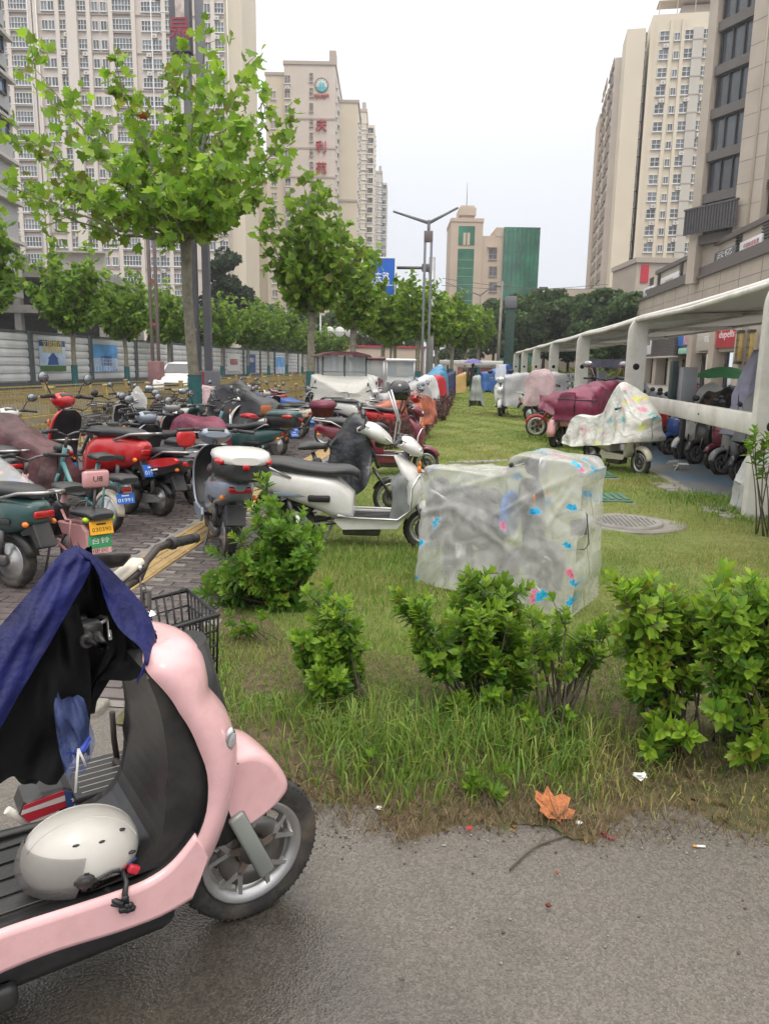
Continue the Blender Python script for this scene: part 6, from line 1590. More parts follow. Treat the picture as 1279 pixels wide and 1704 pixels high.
for s_ in (-1, 1):
    M = Matrix.Translation((-.112, s_ * .158, .613)) @ Matrix.Rotation(s_ * R(74), 4, 'Z') @ Matrix.Rotation(R(14), 4, 'Y')
    c_ = MB().lathe([(.001, .012), (.018, .011), (.026, .006), (.029, 0), (.026, -.004)], 20, 0, M @ Matrix.Diagonal((1, .62, 1.38, 1)) @ Matrix.Rotation(math.pi / 2, 4, 'Y')).build('indicator', CHROME, ps)
    MB().lathe([(.001, .0145), (.010, .014), (.014, .012)], 16, 0, M @ Matrix.Translation((0, 0, .012)) @ Matrix.Diagonal((1, .8, 1.5, 1)) @ Matrix.Rotation(math.pi / 2, 4, 'Y')).build('indicator_lens', LENS, c_)
for p_ in ((-.062, -.088, .505), (-.075, -.088, .47), (-.055, -.085, .395)): MB().lathe([(.001, .004), (.005, .003), (.006, 0)], 8, 0, Matrix.Translation(p_) @ Matrix.Rotation(math.pi / 2, 4, 'X')).build('screw', STEELD, ps)
# footboard with pink flanks
fl = MB().rbox((-.66, 0, .305), (.86, .335, .075), .012)
for k in range(5): fl.rbox((-.6, -.12 + k * .06, .345), (.5, .02, .006), .0025)
fl.build('footboard', BLKG, ps)
sk = smooth_pts([(-.225, .252), (-.3, .238), (-.40, .240), (-.52, .252), (-.62, .252), (-.75, .24), (-.9, .235), (-1.02, .26)], 3) + smooth_pts([(-1.02, .36), (-.9, .365), (-.75, .352), (-.60, .352), (-.50, .347), (-.40, .343), (-.33, .345), (-.28, .360), (-.245, .385), (-.21, .42)], 3) + [(-.185, .37), (-.205, .29)]
for s_ in (-1, 1):
    rg = []
    for y, k in ((.150, 0), (.182, .0), (.192, .006), (.195, .016)):
        rg.append([(p_[0], s_ * y, p_[1] + (k if p_[1] < .3 else -k)) for p_ in sk])
    q = MB().loft(rg, 0, True, True); n_ = len(rg[0]); q.m[:n_] = [1] * n_; q.m[len(q.m) - 2] = 1; q.build('side_skirt', [PINK, BLKG], ps)
MB().rbox((-.62, 0, .21), (.75, .3, .1), .03).build('undertray', BLACK, ps)
q = MB(); q.rbox((-.72, -.15, .17), (.24, .05, .06), .015); q.rbox((-.72, .15, .17), (.24, .05, .06), .015); q.build('side_stand', BLACK, ps)
# rear half, outside the frame but real
body_loft(MB(), [(-1.62, .60, .05, .05), (-1.55, .59, .12, .10), (-1.35, .575, .16, .145), (-1.1, .55, .17, .17), (-.92, .5, .16, .17), (-.80, .44, .14, .11)]).build('body', PINK, ps)
body_loft(MB(), [(-1.55, .735, .09, .025), (-1.45, .755, .14, .045), (-1.2, .755, .155, .05), (-.95, .75, .14, .05), (-.84, .72, .08, .03)]).build('seat', SEATM, ps)
wheel(ps, -1.25, .205, .05, 'hub'); fender(ps, 'rear_fender', -1.25, .205, .255, 40, 175, .07, BLACK)
MB().tube([(-.235, 0, .78), (-.25, 0, .86)], .024, 10).build('steering_column', BLACK, ps)
handlebar(ps, -.36, .87, .10, BLACK, .02, .03).location.y = .07
# rain cape thrown over the handlebar: navy outside, black lining
NAVY = cloth('navy_patterned_nylon', (.009, .012, .08), .5, .7, 18, var=.45, spec=.25); LINING = cloth('black_lining', (.007, .007, .008), .6, .4, 10, spec=.15, var=.3)
def ruled(name, A, B, m, parent, n=14, noise=.006, bulge=.0, seed=1, sub=5):
    """cloth between two edges given as (px, py, off)"""
    a = smooth_pts([tuple(UH(*p_)) for p_ in A], sub); b = smooth_pts([tuple(UH(*p_)) for p_ in B], sub); r_ = random.Random(seed); ph = [r_.uniform(0, 6.3) for _ in range(6)]
    V = []
    for i, (p_, r2) in enumerate(zip(a, b)):
        for j in range(n + 1):
            t = j / n; v = Vector(p_).lerp(Vector(r2), t); k = math.sin(math.pi * t)
            o_ = bulge * k + noise * (math.sin(9 * t + .5 * i + ph[0]) + .7 * math.sin(17 * t - .8 * i + ph[1]) + .5 * math.sin(.9 * i + ph[2])) * (.3 + .7 * k)
            V.append((v.x + .3 * o_, v.y + o_, v.z + .2 * o_))
    F = [(i * (n + 1) + j, i * (n + 1) + j + 1, (i + 1) * (n + 1) + j + 1, (i + 1) * (n + 1) + j) for i in range(len(a) - 1) for j in range(n)]
    return link(name, np_mesh(name, V, F, [m], True), parent)
cape = empty('rain_cape', HW, HA, 'navy patterned rain cape with black lining thrown over the pink scooter handlebar', 'rain cape')
# outer navy cloth falling towards the seat
ruled('outer_cloth', [(128, 908, -.02), (100, 922, -.06), (50, 985, -.09), (0, 1042, -.12), (-60, 1110, -.14)], [(158, 930, -.02), (138, 975, -.07), (95, 1050, -.12), (30, 1160, -.17), (-40, 1290, -.21)], NAVY, cape, 18, .008, -.02, 3)
ruled('front_lobe', [(128, 908, -.02), (158, 924, .0), (205, 968, .02), (245, 1018, -.02), (259, 1060, -.06), (250, 1095, -.11), (228, 1128, -.15)], [(158, 930, -.02), (163, 950, -.04), (176, 1000, -.07), (196, 1042, -.1), (232, 1078, -.14), (240, 1098, -.16), (229, 1130, -.16)], NAVY, cape, 14, .006, -.02, 4)
# lining seen from the open side, hanging in deep folds
ruled('lining', [(140, 912, .02), (100, 985, .04), (40, 1090, .05), (-20, 1190, .05), (-50, 1290, .04), (-60, 1310, .04)], [(160, 928, .03), (182, 1010, .06), (212, 1060, .09), (190, 1120, .10), (152, 1180, .09), (60, 1308, .06)], LINING, cape, 26, .012, .03, 5)
ruled('lining', [(176, 1000, .0), (180, 1060, .0), (150, 1150, .0), (148, 1215, .0), (120, 1290, .0)], [(236, 1078, -.02), (228, 1128, -.04), (165, 1135, -.02), (150, 1190, 0), (150, 1255, 0)], LINING, cape, 14, .008, .02, 6)
ruled('lining', [(60, 1075, -.06), (20, 1150, -.08), (-20, 1240, -.09), (-40, 1310, -.09)], [(130, 1000, -.03), (150, 1110, -.03), (146, 1220, -.03), (95, 1303, -.04)], LINING, cape, 20, .011, .02, 7)
VEILB = clear_mat('blue_tinted_plastic', (.10, .14, .34), .55, .2, .6)
ruled('clear_panel', [(88, 1150, -.05), (92, 1200, -.06), (100, 1250, -.06), (108, 1290, -.06)], [(140, 1160, -.04), (150, 1200, -.04), (158, 1240, -.04), (140, 1285, -.05)], VEILB, cape, 10, .012, -.015, 8)
ruled('blue_hem', [(108, 1258, -.075), (130, 1245, -.075), (150, 1224, -.07)], [(112, 1250, -.08), (140, 1252, -.08), (152, 1230, -.07)], mat('blue_hem', (.03, .07, .42), .4), cape, 6, .002, 0, 9)
STR = mat('white_cord', (.7, .69, .66), .7)
MB().tube([UH(131, 1246, -.085), UH(128, 1285, -.085), UH(126, 1318, -.08)], .0032, 6).tube([UH(131, 1247, -.085), UH(138, 1262, -.085), UH(143, 1274, -.08)], .003, 6).build('cord', STR, cape)
# white helmet on the footboard
HELW = mat('helmet_white', (.56, .54, .50), .35, coat=.25, var=.04, dirt=(.35, .31, .26), dirt_amt=.25, dscale=8)
hc = Vector((-.455, -.085, 0)); hw_ = HW + hd * hc.x + hn * hc.y
hm = empty('helmet', (hw_.x, hw_.y, .338), HA + math.pi - .10, 'white half helmet with clear visor, lying on the pink scooter footboard', 'helmet'); hm.scale = (.84, .76, .72)
def dome(rx, ry, rz, z0, n=40, m_=14, rim=lambda a: 0.0, x0=0, sc_=1.0):
    rg = []
    for i in range(m_ + 1):
        t = i / m_; ring = []
        for k in range(n):
            a = 2 * math.pi * k / n; e0 = rim(a); e = e0 + (math.pi / 2 - e0) * t; c_ = max(.004, math.cos(e))
            ring.append((x0 + rx * sc_ * c_ * math.cos(a), ry * sc_ * c_ * math.sin(a), z0 + rz * sc_ * math.sin(e)))
        rg.append(ring)
    return rg
TL = Matrix.Rotation(R(-9), 4, 'Y')
def rimf(a):                                 # front is a = 0; the shell dips behind the ears
    return -.52 - .12 * math.cos(2 * a) + .34 * math.exp(-((abs(((a + math.pi) % (2 * math.pi)) - math.pi) - 2.05) / .38) ** 2) + (.28 if abs(((a + math.pi) % (2 * math.pi)) - math.pi) > 2.4 else 0)
sh = MB(); sh.loft(dome(.150, .122, .138, .095, rim=rimf), 0, True, True, TL); inn = dome(.143, .115, .131, .095, rim=rimf)
sh.loft(inn, 1, True, False, TL); sh.build('shell', [HELW, BLACK], hm)
rp_ = [TL @ Vector(p_) for p_ in dome(.1505, .1225, .138, .095, rim=rimf)[0]]; MB().tube(rp_ + rp_[:1], .0042, 6).build('rim_trim', BLACK, hm)
for vx, vy, vz_ in ((-.118, .078, .115), (-.03, .092, .175), (.03, .092, .175), (-.085, .06, .185)): MB().ell(tuple(TL @ Vector((vx, vy, vz_))), (.012, .006, .005), 8, 6).build('vent', BLACK, hm)
sh = MB(); r1 = []
for k in range(-9, 10):
    e = k / 9 * 1.25
    r1.append([(.1515 * math.cos(e) * math.cos(.0) * 1.0 - .002, y_, .095 + .1395 * (math.cos(e) if False else math.sqrt(max(0, 1 - (math.sin(e)) ** 2 - (y_ / .122) ** 2)) if False else 0) ) for y_ in (-.003, .003)])
ridge = MB(); pts = [TL @ Vector((.1505 * math.cos(e), .0, .095 + .1385 * math.sin(e))) for e in [math.pi * k / 20 for k in range(1, 20)]]
for sgy in (-.035, .035): ridge.tube([TL @ Vector((.1505 * .955 * math.cos(e), sgy, .095 + .1385 * .955 * math.sin(e))) for e in [math.pi * (k + 2) / 22 for k in range(19)]], .0028, 5)
ridge.build('ridge', HELW, hm)
VIS = clear_mat('smoked_visor', (.22, .21, .20), .5, .08, .05)
vz = []
for i in range(9):
    e = -.60 + 1.0 * i / 8; vz.append([tuple(TL @ Vector((.155 * 1.02 * math.cos(e) * math.cos(a) + .012 * (1 - i / 8), .128 * math.cos(e * .9) * math.sin(a), .092 + .142 * math.sin(e)))) for a in [R(-88 + 176 * k / 24) for k in range(25)]])
MB().loft(vz, 0, True, False, None, False).build('visor', VIS, hm)
for s_ in (-1, 1):
    M = TL @ Matrix.Translation((.0, s_ * .121, .072)) @ Matrix.Rotation(-s_ * math.pi / 2, 4, 'X')
    k_ = MB().lathe([(.001, .012), (.012, .012), (.014, .008), (.021, .008), (.024, .004), (.025, -.004)], 24, 0, M); 
    for j in range(4): k_.box((.022 * math.cos(j * 1.57), .022 * math.sin(j * 1.57), .003), (.012, .012, .006), 0, j * 1.57, M)
    k_.build('visor_pivot', BLKG, hm)
tx = text('FXX HELMET', hm, frame(TL @ Vector((-.052, .1165, .066)), (-1, -.38, .22), (0.2, .1, 1)), .016, BLACKL, .03, .085)
for k, mm in enumerate((SIGNR, PDK, PDK)): MB().rbox((0, 0, 0), (.013, .008, .002), .0008).build('colour_mark', mm, hm, frame(TL @ Vector((-.102 - .014 * k, .098 - .012 * k, .082 + .0015 * k)), (-1, -.8, .08), (0.2, .3, 1)))
q = MB(); q.tube([TL @ Vector((-.06, .098, .02)), TL @ Vector((-.075, .13, .0)), TL @ Vector((-.10, .15, -.005))], .009, 6); q.tube([TL @ Vector((-.03, .10, .01)), TL @ Vector((-.06, .125, -.01)), TL @ Vector((-.1, .15, -.012))], .007, 6)
q.build('strap', BLACK, hm)
HMI = (Matrix.Translation((hw_.x, hw_.y, .338)) @ Matrix.Rotation(HA + math.pi - .10, 4, 'Z') @ Matrix.Diagonal((.84, .76, .72, 1))).inverted() @ (Matrix.Translation(HW) @ Matrix.Rotation(HA, 4, 'Z'))
# red buckle and tail of the strap over the pink edge
b1 = MB(); A = UH(222, 1448, -.17); b1.rbox((A.x, A.y, A.z), (.026, .014, .02), .004, 0, None, Matrix.Rotation(.6, 4, 'Y')); b1.build('buckle', SIGNR, hm).matrix_local = HMI
b1 = MB(); b1.tube([UH(200, 1440, -.15), UH(210, 1470, -.19), UH(207, 1490, -.205), UH(212, 1508, -.207)], [.006, .006, .007, .005], 6)
for k in range(7): p_ = UH(209 + rnd.uniform(-9, 12), 1500 + rnd.uniform(-8, 22), -.208); b1.ell(tuple(p_), (.009, .006, .008), 8, 5)
b1.build('strap_tail', BLACK, hm).matrix_local = HMI

# ---------------------------------------------------------------- small folding e-bike squeezed in behind it
fb = empty('folding_bike', HW, HA, 'small folding electric bike with flag sticker and black basket, half hidden behind the pink scooter', 'electric bike')
WT = mat('white_tube', (.62, .60, .55), .4, var=.08, dirt=(.3, .2, .12), dirt_amt=.35, dscale=10); BRN = mat('brown_black_tube', (.035, .025, .023), .4, var=.2)
O = .33
q = MB(); q.tube([UH(12, 1348, O), UH(45, 1368, O), UH(90, 1387, O), UH(140, 1400, O)], .011, 10); q.tube([UH(-40, 1440, O), UH(10, 1410, O), UH(60, 1384, O)], .011, 10); q.tube([UH(150, 1365, O), UH(188, 1345, O), UH(236, 1322, O)], .011, 10)
q.build('frame', WT, fb)
q = MB(); q.tube([UH(187, 1185, O + .04), UH(190, 1230, O + .04), UH(195, 1262, O + .03)], .0085, 8); q.tube([UH(214, 1185, O), UH(214, 1240, O), UH(220, 1296, O)], .0085, 8); q.tube([UH(190, 1262, O + .03), UH(225, 1308, O)], .011, 8); q.tube([UH(168, 1095, O), UH(158, 1140, O), UH(150, 1185, O)], .014, 8)
q.tube([UH(225, 1308, O), UH(245, 1180, O), UH(243, 985, O)], .016, 8); q.build('stem', BRN, fb)
p_ = UH(225, 1306, O - .03); MB().lathe([(.004, .006), (.012, .006), (.013, 0)], 16, 0, Matrix.Translation(p_) @ Matrix.Rotation(math.pi / 2, 4, 'X')).build('washer', mat('brass_washer', (.45, .40, .28), .4, metal=.4), fb)
c_ = UH(172, 1290, O); q = MB().rbox((c_.x, O, c_.z), (.19, .2, .02), .006); q.build('footboard', BLACK, fb)
for k in range(6): MB().rbox((c_.x, O - .08 + k * .03, c_.z + .0105), (.15, .003, .002), .001).build('rib', WT, fb)
fp_ = [UH(*a, O - .06) for a in ((34, 1362), (42, 1340), (70, 1325), (108, 1315), (136, 1322), (138, 1345), (100, 1368), (78, 1386), (56, 1378))]
bh = MB().prism([(p_.x, p_.z) for p_ in fp_], O - .05, O + .06, 0, None, .01).build('battery_hump', BLACK, fb)
def strip(a, b, c, d, m, y=O - .053):
    P4 = [UH(*p_, O - .06) for p_ in (a, b, c, d)]; MB().prism([(p_.x, p_.z) for p_ in P4], y - .002, y).build('flag_sticker', m, bh)
for a, b, c, d, m in (((42, 1342), (108, 1317), (109, 1324), (38, 1350), SIGNR), ((38, 1351), (109, 1325), (110, 1334), (36, 1358), WHITEP), ((37, 1359), (110, 1335), (111, 1344), (48, 1370), SIGNR), ((50, 1370), (100, 1350), (96, 1362), (70, 1379), WHITEP), ((109, 1317), (135, 1322), (137, 1343), (112, 1348), PDK)): strip(a, b, c, d, m)
for (px, py) in ((124, 1331), (125, 1344)):
    p_ = UH(px, py, O - .06); MB().prism([(p_.x + (.0085 if k % 2 == 0 else .0036) * math.sin(k * math.pi / 5), p_.z + (.0085 if k % 2 == 0 else .0036) * math.cos(k * math.pi / 5)) for k in range(10)], O - .058, O - .0555).build('star', WHITEL, bh)
body_loft(MB(), [(p_.x, p_.z, .05, .012) for p_ in [UH(20, 1345, O), UH(60, 1322, O), UH(105, 1305, O), UH(140, 1310, O)]]).build('seat_base', BLACK, fb)
wheel(fb, .02, .15, .03, 'alloy', .15, O + .03); wheel(fb, -.75, .15, .03, 'hub', .15, O)
# cockpit
p0, p1, p2_, p3 = UH(232, 962, O), UH(243, 935, O + .04), UH(262, 912, O + .10), UH(282, 905, O + .15); pe_ = UH(326, 895, O + .27)
hb = MB().tube([UH(190, 1000, O - .12), UH(212, 975, O - .06), p0, p1, p2_, p3], .0115, 10).build('handlebar', BRN, fb)
g_ = MB().tube([p3, p3.lerp(pe_, .12), p3.lerp(pe_, .2)], [.017, .021, .017], 12); g_.tube([p3.lerp(pe_, .2), p3.lerp(pe_, .6), p3.lerp(pe_, .95), pe_], [.0145, .0155, .0145, .017], 12); g_.tube([pe_, pe_ + (pe_ - p3) * .12], .006, 8)
for k in range(9): t_ = .25 + .07 * k; g_.tube([p3.lerp(pe_, t_), p3.lerp(pe_, t_ + .02)], .0165, 12)
g_.build('grip', BLACK, hb)
CRM = mat('cream_plastic', (.70, .64, .52), .4, var=.05, dirt=(.3, .2, .12), dirt_amt=.2)
c_ = UH(212, 948, O - .01); Mh = Matrix.Translation(c_) @ Matrix.Rotation(-.5, 4, 'Y') @ Matrix.Rotation(.3, 4, 'Z')
hh = MB().rbox((0, 0, 0), (.09, .06, .022), .008, 0, Mh).build('cowl', CRM, fb); MB().rbox((0, 0, -.02), (.085, .055, .018), .006, 0, Mh).build('cowl_base', BRN, hh)
MB().lathe([(.001, .004), (.006, .004), (.0075, 0)], 12, 0, Mh @ Matrix.Translation((.02, -.031, -.008)) @ Matrix.Rotation(math.pi / 2, 4, 'X')).build('button', CHROME, hh)
MW = mat('wet_mirror', (.33, .40, .36), .1, metal=.6, var=.25, scale=60, bump=.5, bscale=300)
c_ = UH(186, 927, O - .05); Mm = Matrix.Translation(c_) @ Matrix.Rotation(-.35, 4, 'X') @ Matrix.Rotation(.15, 4, 'Y')
mi_ = MB().lathe([(.001, -.03), (.03, -.024), (.047, -.004), (.05, .004), (.045, .006)], 28, 0, Mm).build('mirror', BLACK, fb); MB().lathe([(.001, .003), (.045, .003), (.046, .0)], 28, 0, Mm).build('mirror_glass', MW, mi_)
q = MB()
for k in range(9): p_ = UH(238, 972, O).lerp(UH(247, 1030, O - .02), k / 8); q.lathe([(.005, -.002), (.008, 0), (.005, .002), (.005, -.002)], 8, 0, Matrix.Translation(p_) @ Matrix.Rotation(k * 1.2, 4, 'X'))
q.tube([UH(233, 960, O - .03), UH(236, 1000, O - .03), UH(250, 1040, O - .02)], .003, 5); q.build('chain', STEELD, fb)
bk_ = basket_mb(.25, .20, .19, .0034).build('basket', BLACK, fb); c_ = UH(338, 1108, O + .01); bk_.location = (c_.x - .075, O + .02, c_.z + .0); bk_.rotation_euler = (.03, R(-6), .0)
MB().lathe([(.001, .012), (.012, .008), (.017, 0)], 14, 0, Matrix.Translation(UH(251, 1022, O - .03))).build('bell', CHROME, fb)

# ================================================================ PARKED TWO-WHEELERS
protoA = scooter('scooter', 'proto', style='round'); protoB = scooter('scooter', 'proto', style='sport', guard=True); protoE = ebike('electric_bike', 'proto')
for p_ in (protoA, protoB, protoE): index_kids(p_)
USED = set(); SC = .88
def put(proto, x, y, deg, lab, col, trim=None, sx_=1.0, sz=1.0, group=None, cat=None, by='rear', lean=3.0):
    """places by the rear wheel (or the front wheel) on the ground"""
    p_ = paint(*col); sw = {'paint_base': p_}
    if trim: sw['trim_base'] = paint(*trim)
    if proto in USED or True:
        c = copy_tree(proto, None, sw)
    wb = (1.08 if proto is protoE else 1.2) * sx_ * SC; a = R(deg)
    if by == 'front': x -= wb * math.cos(a); y -= wb * math.sin(a)
    c.location = (x, y, .012); c.rotation_euler = (R(lean), 0, a); c.scale = (sx_ * SC, SC, sz * SC); c['label'] = lab
    c['group'] = group or ('scooters parked along the pavement' if c.get('category') == 'scooter' else 'electric bikes parked along the pavement')
    return c
def fresh(o, x, y, deg, sx_=1.0, sz=1.0, by='rear', wb=1.2, lean=3.0, k=.88):
    a = R(deg); sx_ *= k; sz *= k
    if by == 'front': x -= wb * sx_ * math.cos(a); y -= wb * sx_ * math.sin(a)
    o.location = (x, y, .012); o.rotation_euler = (R(lean), 0, a); o.scale = (sx_, k, sz); return o
GP = 'scooters parked along the pavement'; GE = 'electric bikes parked along the pavement'
RED = (.50, .012, .016); BLK = (.02, .02, .022); WHT = (.68, .68, .66); TEALP = (.08, .24, .25); GREYB = (.26, .31, .38); MAR = (.16, .012, .035); PNK = (.60, .30, .31); DGRN = (.02, .07, .07); BLU = (.03, .09, .36); SAGE = (.30, .38, .33); GRYP = (.28, .29, .30); YEL = (.55, .38, .06); CRE = (.60, .55, .44)
# --- the near left cluster
o = fresh(scooter('scooter', 'red and black scooter with a red headrest, its rear wheel by the yellow strip', paint(*BLK), None, 'sport', None, False, False, False, False, headrest=paint(*RED), group=GP), -2.93, 6.98, 146, 1.05, .92)
o.name = 'scooter'
bd = [c for c in o.children if c.name.startswith('body')][0]
for s_ in (-1, 1):
    M_ = frame(Vector((.02, s_ * -.168, .60)), (-s_ * -1 if False else (1 if s_ > 0 else -1) * 1.0, 0, 0)) if False else None
text('XINRI', bd, frame(Vector((.03, .172, .615)), (-1, .03, -.20)), .07, BLACKL, .03, .30)
for s_ in (-1, 1): MB().prism(smooth_pts([(.46, .52), (.42, .60), (.1, .655), (-.3, .735), (-.47, .745), (-.5, .69), (-.25, .62), (.1, .56)], 2), s_ * .12, s_ * .1695, 0, None, .012).build('side_panel', paint(*RED), bd)
MB().rbox((.04, .173, .545), (.46, .006, .018), .002, 0, None, Matrix.Rotation(.2, 4, 'Y')).build('stripe', WHITEL, bd)
MB().prism([(-.16, .19), (.14, .15), (.2, .2), (.14, .27), (-.02, .27), (-.18, .24)], .09, .15, 0, None, .012).build('chain_guard', SILVER, o)
put(protoA, -2.78, 7.55, 148, 'grey blue scooter with a blue plate, tucked behind the red and black one', GREYB)
put(protoA, -3.3, 7.0, 152, 'glossy red tall scooter with black legshield, seen past the pink headrest', RED, None, 1.15, 1.22)
o = fresh(ebike('electric_bike', 'teal framed electric bike with cream rear fender and blue plate', paint(*TEALP), False, False, '01991', fend=paint(*CRE), group=GE), -3.08, 6.2, 150, .95, .92)
o = fresh(ebike('electric_bike', 'pink electric bike with pink headrest and an orange yellow plate', paint(*PNK), False, False, None, backrest=paint(*PNK), group=GE), -2.66, 4.86, 150, .95, .86)
plate(o, frame(Vector((-.335, 0, .50)), (0, -1, 0), (.2, 0, 1)), '030390', PLATEY, BLACKL, .2, .12)
MB().prism([(-.2, .52), (.16, .50), (.1, .40), (-.02, .40), (-.1, .22), (-.14, .40), (-.25, .24), (-.29, .30), (-.27, .46)], -.09, .09, 0, None, .02).build('side_panel', paint(*PNK), o)
f_ = MB().rbox((-.315, 0, .33), (.008, .2, .2), .003).build('flyer', mat('flyer_green', (.05, .32, .14), .5, var=.1), o)
MB().box((-.3205, 0, .285), (.004, .19, .05)).build('flyer_band', mat('flyer_pink', (.75, .4, .42), .5), f_); text('台铃', f_, frame(Vector((-.3205, 0, .375)), (0, -1, 0)), .06, WHITEL, .02, .15); text('便民', f_, frame(Vector((-.3225, 0, .285)), (0, -1, 0)), .045, BLACKL, .02, .14)
br_ = [c for c in o.children if c.name.startswith('backrest_stem')][0]; text('U8', br_, frame(Vector((-.293, 0, .93)), (0, -1, 0)), .07, BLACKL, .02, .08)
for s_ in (-1, 1): MB().ell((-.30, s_ * .11, .575), (.03, .03, .025), 8, 6).build('indicator', mat('lime_lens', (.4, .65, .03), .3), o)
o = fresh(scooter('scooter', 'dark green scooter cut by the left edge, with a steel lock on its rear wheel', paint(*DGRN), None, 'round', None, group=GP), -2.92, 4.52, 160)
q = MB().tube([(-.06, -.09, .12), (-.05, -.10, .26), (.04, -.1, .30), (.12, -.1, .26), (.11, -.09, .12)], .012, 8); q.rbox((.025, -.09, .1), (.24, .03, .045), .012); q.build('lock', CHROME, o)
drape('rain_cover', 'clear and navy rain apron over the dark green scooter at the left edge', [(-.50, .60, .10, .42, .2), (-.42, .66, .14, .40, .22), (-.2, .80, .12, .40, .24), (.15, 1.0, .10, .45, .26), (.45, 1.1, .12, .5, .26)], CLEAR, (-3.35, 4.85, 0), R(160), 'rain cover', 'scooter rain covers', 3, .02)
MB_ = drape('rain_cover', 'navy hem band of the rain apron at the left edge', [(-.51, .50, .195, .38, .21), (-.40, .50, .225, .36, .23), (-.2, .52, .25, .36, .25), (.1, .54, .26, .40, .265)], NAVY, (-3.35, 4.85, 0), R(160), 'rain cover', 'scooter rain covers', 3, .02)
put(protoA, -4.35, 6.55, 155, 'black scooter half hidden behind the pink electric bike', BLK)
put(protoA, -4.4, 7.6, 150, 'white scooter at the left edge under a plastic screen', WHT)
BROC = cloth('maroon_brocade', (.085, .035, .038), .55, .6, 16, var=.6)
drape('scooter_cover', 'dark maroon brown patterned quilt over a scooter near the left edge', [(-.3, .68, .12, .3, .24), (0, .76, .15, .25, .26), (.4, .86, .14, .25, .28), (.7, .98, .12, .25, .26), (.9, .86, .10, .35, .22)], BROC, (-4.0, 6.75, 0), R(150), 'scooter cover', 'scooter covers', 5, .035)
o = fresh(ebike('electric_bike', 'black electric bike with a wire basket standing by the golden railing', paint(*BLK), True, True, None, mirrors=True, group=GE), -5.3, 9.3, -25, lean=4)
o = fresh(ebike('electric_bike', 'grey electric bike with basket and plastic bag on its handlebar', paint(*GRYP), True, True, None, mirrors=False, group=GE), -5.15, 10.2, -20, lean=4)
o = fresh(ebike('electric_bike', 'white electric bike with high black handlebar in front of the wrapped trunk', paint(*WHT), False, True, None, group=GE), -4.9, 11.4, -30, lean=4)
drape('plastic_bag', 'clear plastic bag on the handlebar by the railing', [(-.12, .95, .05, .62, .14), (0, 1.14, .04, .6, .16), (.12, .98, .05, .62, .14)], CLEAR, (-4.55, 10.2, 0), .4, 'bag', None, 8, .02)
put(protoB, -3.2, 8.35, 150, 'black sport scooter with grab rail behind the grey blue one', BLK, None)
MARC = cloth('maroon_nylon', (.15, .018, .048), .42, .55, 14, var=.3); BLKC = cloth('black_tarp', (.014, .014, .016), .28, .6, 9, spec=.6, var=.3)
SILC = cloth('silver_tarp', (.33, .33, .34), .38, .6, 8, spec=.6, var=.15); GRYC = cloth('grey_tarp', (.20, .21, .21), .5, .5, 9); BRNC = cloth('brown_print_cloth', (.085, .055, .035), .6, .5, 12, var=.7); LILC = cloth('lilac_cloth', (.33, .32, .42), .55, .5, 9, var=.2); WHC = cloth('white_cloth', (.55, .55, .56), .5, .5, 9); BLUC = cloth('blue_tarp', (.03, .10, .32), .4, .5, 9, var=.3); SKYC = cloth('sky_blue_tarp', (.05, .22, .38), .4, .5, 9, var=.2); REDC = cloth('red_cloth', (.42, .02, .03), .5, .5, 9); DNAV = cloth('navy_cloth', (.02, .025, .08), .5, .5, 9)
drape('scooter_cover', 'maroon nylon cover over a scooter at the foot of the wrapped trunk', [(-.45, .66, .12, .12, .24), (-.2, .80, .16, .1, .27), (.2, .82, .16, .12, .28), (.5, .78, .14, .2, .26), (.68, .66, .1, .35, .2)], MARC, (-3.3, 9.3, 0), R(140), 'scooter cover', 'scooter covers', 6, .04)
put(protoA, -3.3, 9.3, 140, 'scooter under the maroon nylon cover by the wrapped trunk', GRYP)
o = fresh(ebike('electric_bike', 'teal electric bike with red saddle cover and tan backrest', paint(*TEALP), False, True, None, seat=REDC, backrest=mat('tan_leather', (.36, .11, .04), .5), mirrors=True, group=GE), -3.1, 10.9, 150)
o = fresh(scooter('scooter', 'dark teal scooter with silver edged round box, facing away down the strip', paint(*DGRN), None, 'sport', None, True, False, False, True, group=GP), -2.72, 9.6, 165, 1.0, 1.0)
o = fresh(ebike('electric_bike', 'electric bike with long chrome handlebar and big round mirrors by the fretwork box', paint(*GREYB), False, True, None, mirrors=True, group=GE), -4.3, 10.6, 120, lean=5)
put(protoB, -3.0, 12.0, 152, 'white and black sport scooter poking from under the black tarp', WHT, None)
drape('scooter_cover', 'black plastic tarp thrown over a scooter behind the teal bike', [(-.05, .80, .14, .35, .3), (.2, .9, .2, .3, .34), (.6, 1.05, .18, .28, .36), (.95, 1.18, .24, .3, .38), (1.25, 1.0, .2, .4, .34), (1.4, .8, .12, .5, .26)], BLKC, (-3.1, 12.3, 0), R(155), 'scooter cover', 'scooter covers', 7, .05)
put(protoB, -3.2, 12.9, 152, 'black scooter beneath the black tarp with its mirrors up', BLK)
o = fresh(ebike('electric_bike', 'electric bike with a maroon topped wicker basket beside the yellow strip', paint(*BLK), False, True, None, group=GE), -3.5, 13.9, -8)
q = MB().lathe([(.001, .62), (.2, .62), (.27, .84), (.275, .84)], 20, 0, Matrix.Translation((1.05, 0, 0))); q.build('wicker_basket', mat('wicker_brown', (.15, .035, .02), .7, var=.5, scale=30, bump=.6), o)
q = MB().lathe([(.285, .82), (.30, .87), (.25, .93), (.1, .96), (.001, .965)], 24, 0, Matrix.Translation((1.05, 0, 0))); q.build('basket_cover', MARC, o)
put(protoA, -3.3, 14.9, 155, 'cream scooter past the wicker basket', CRE); put(protoA, -3.4, 15.7, 150, 'pale pink scooter with its seat towards the strip, behind the cream one', PNK)
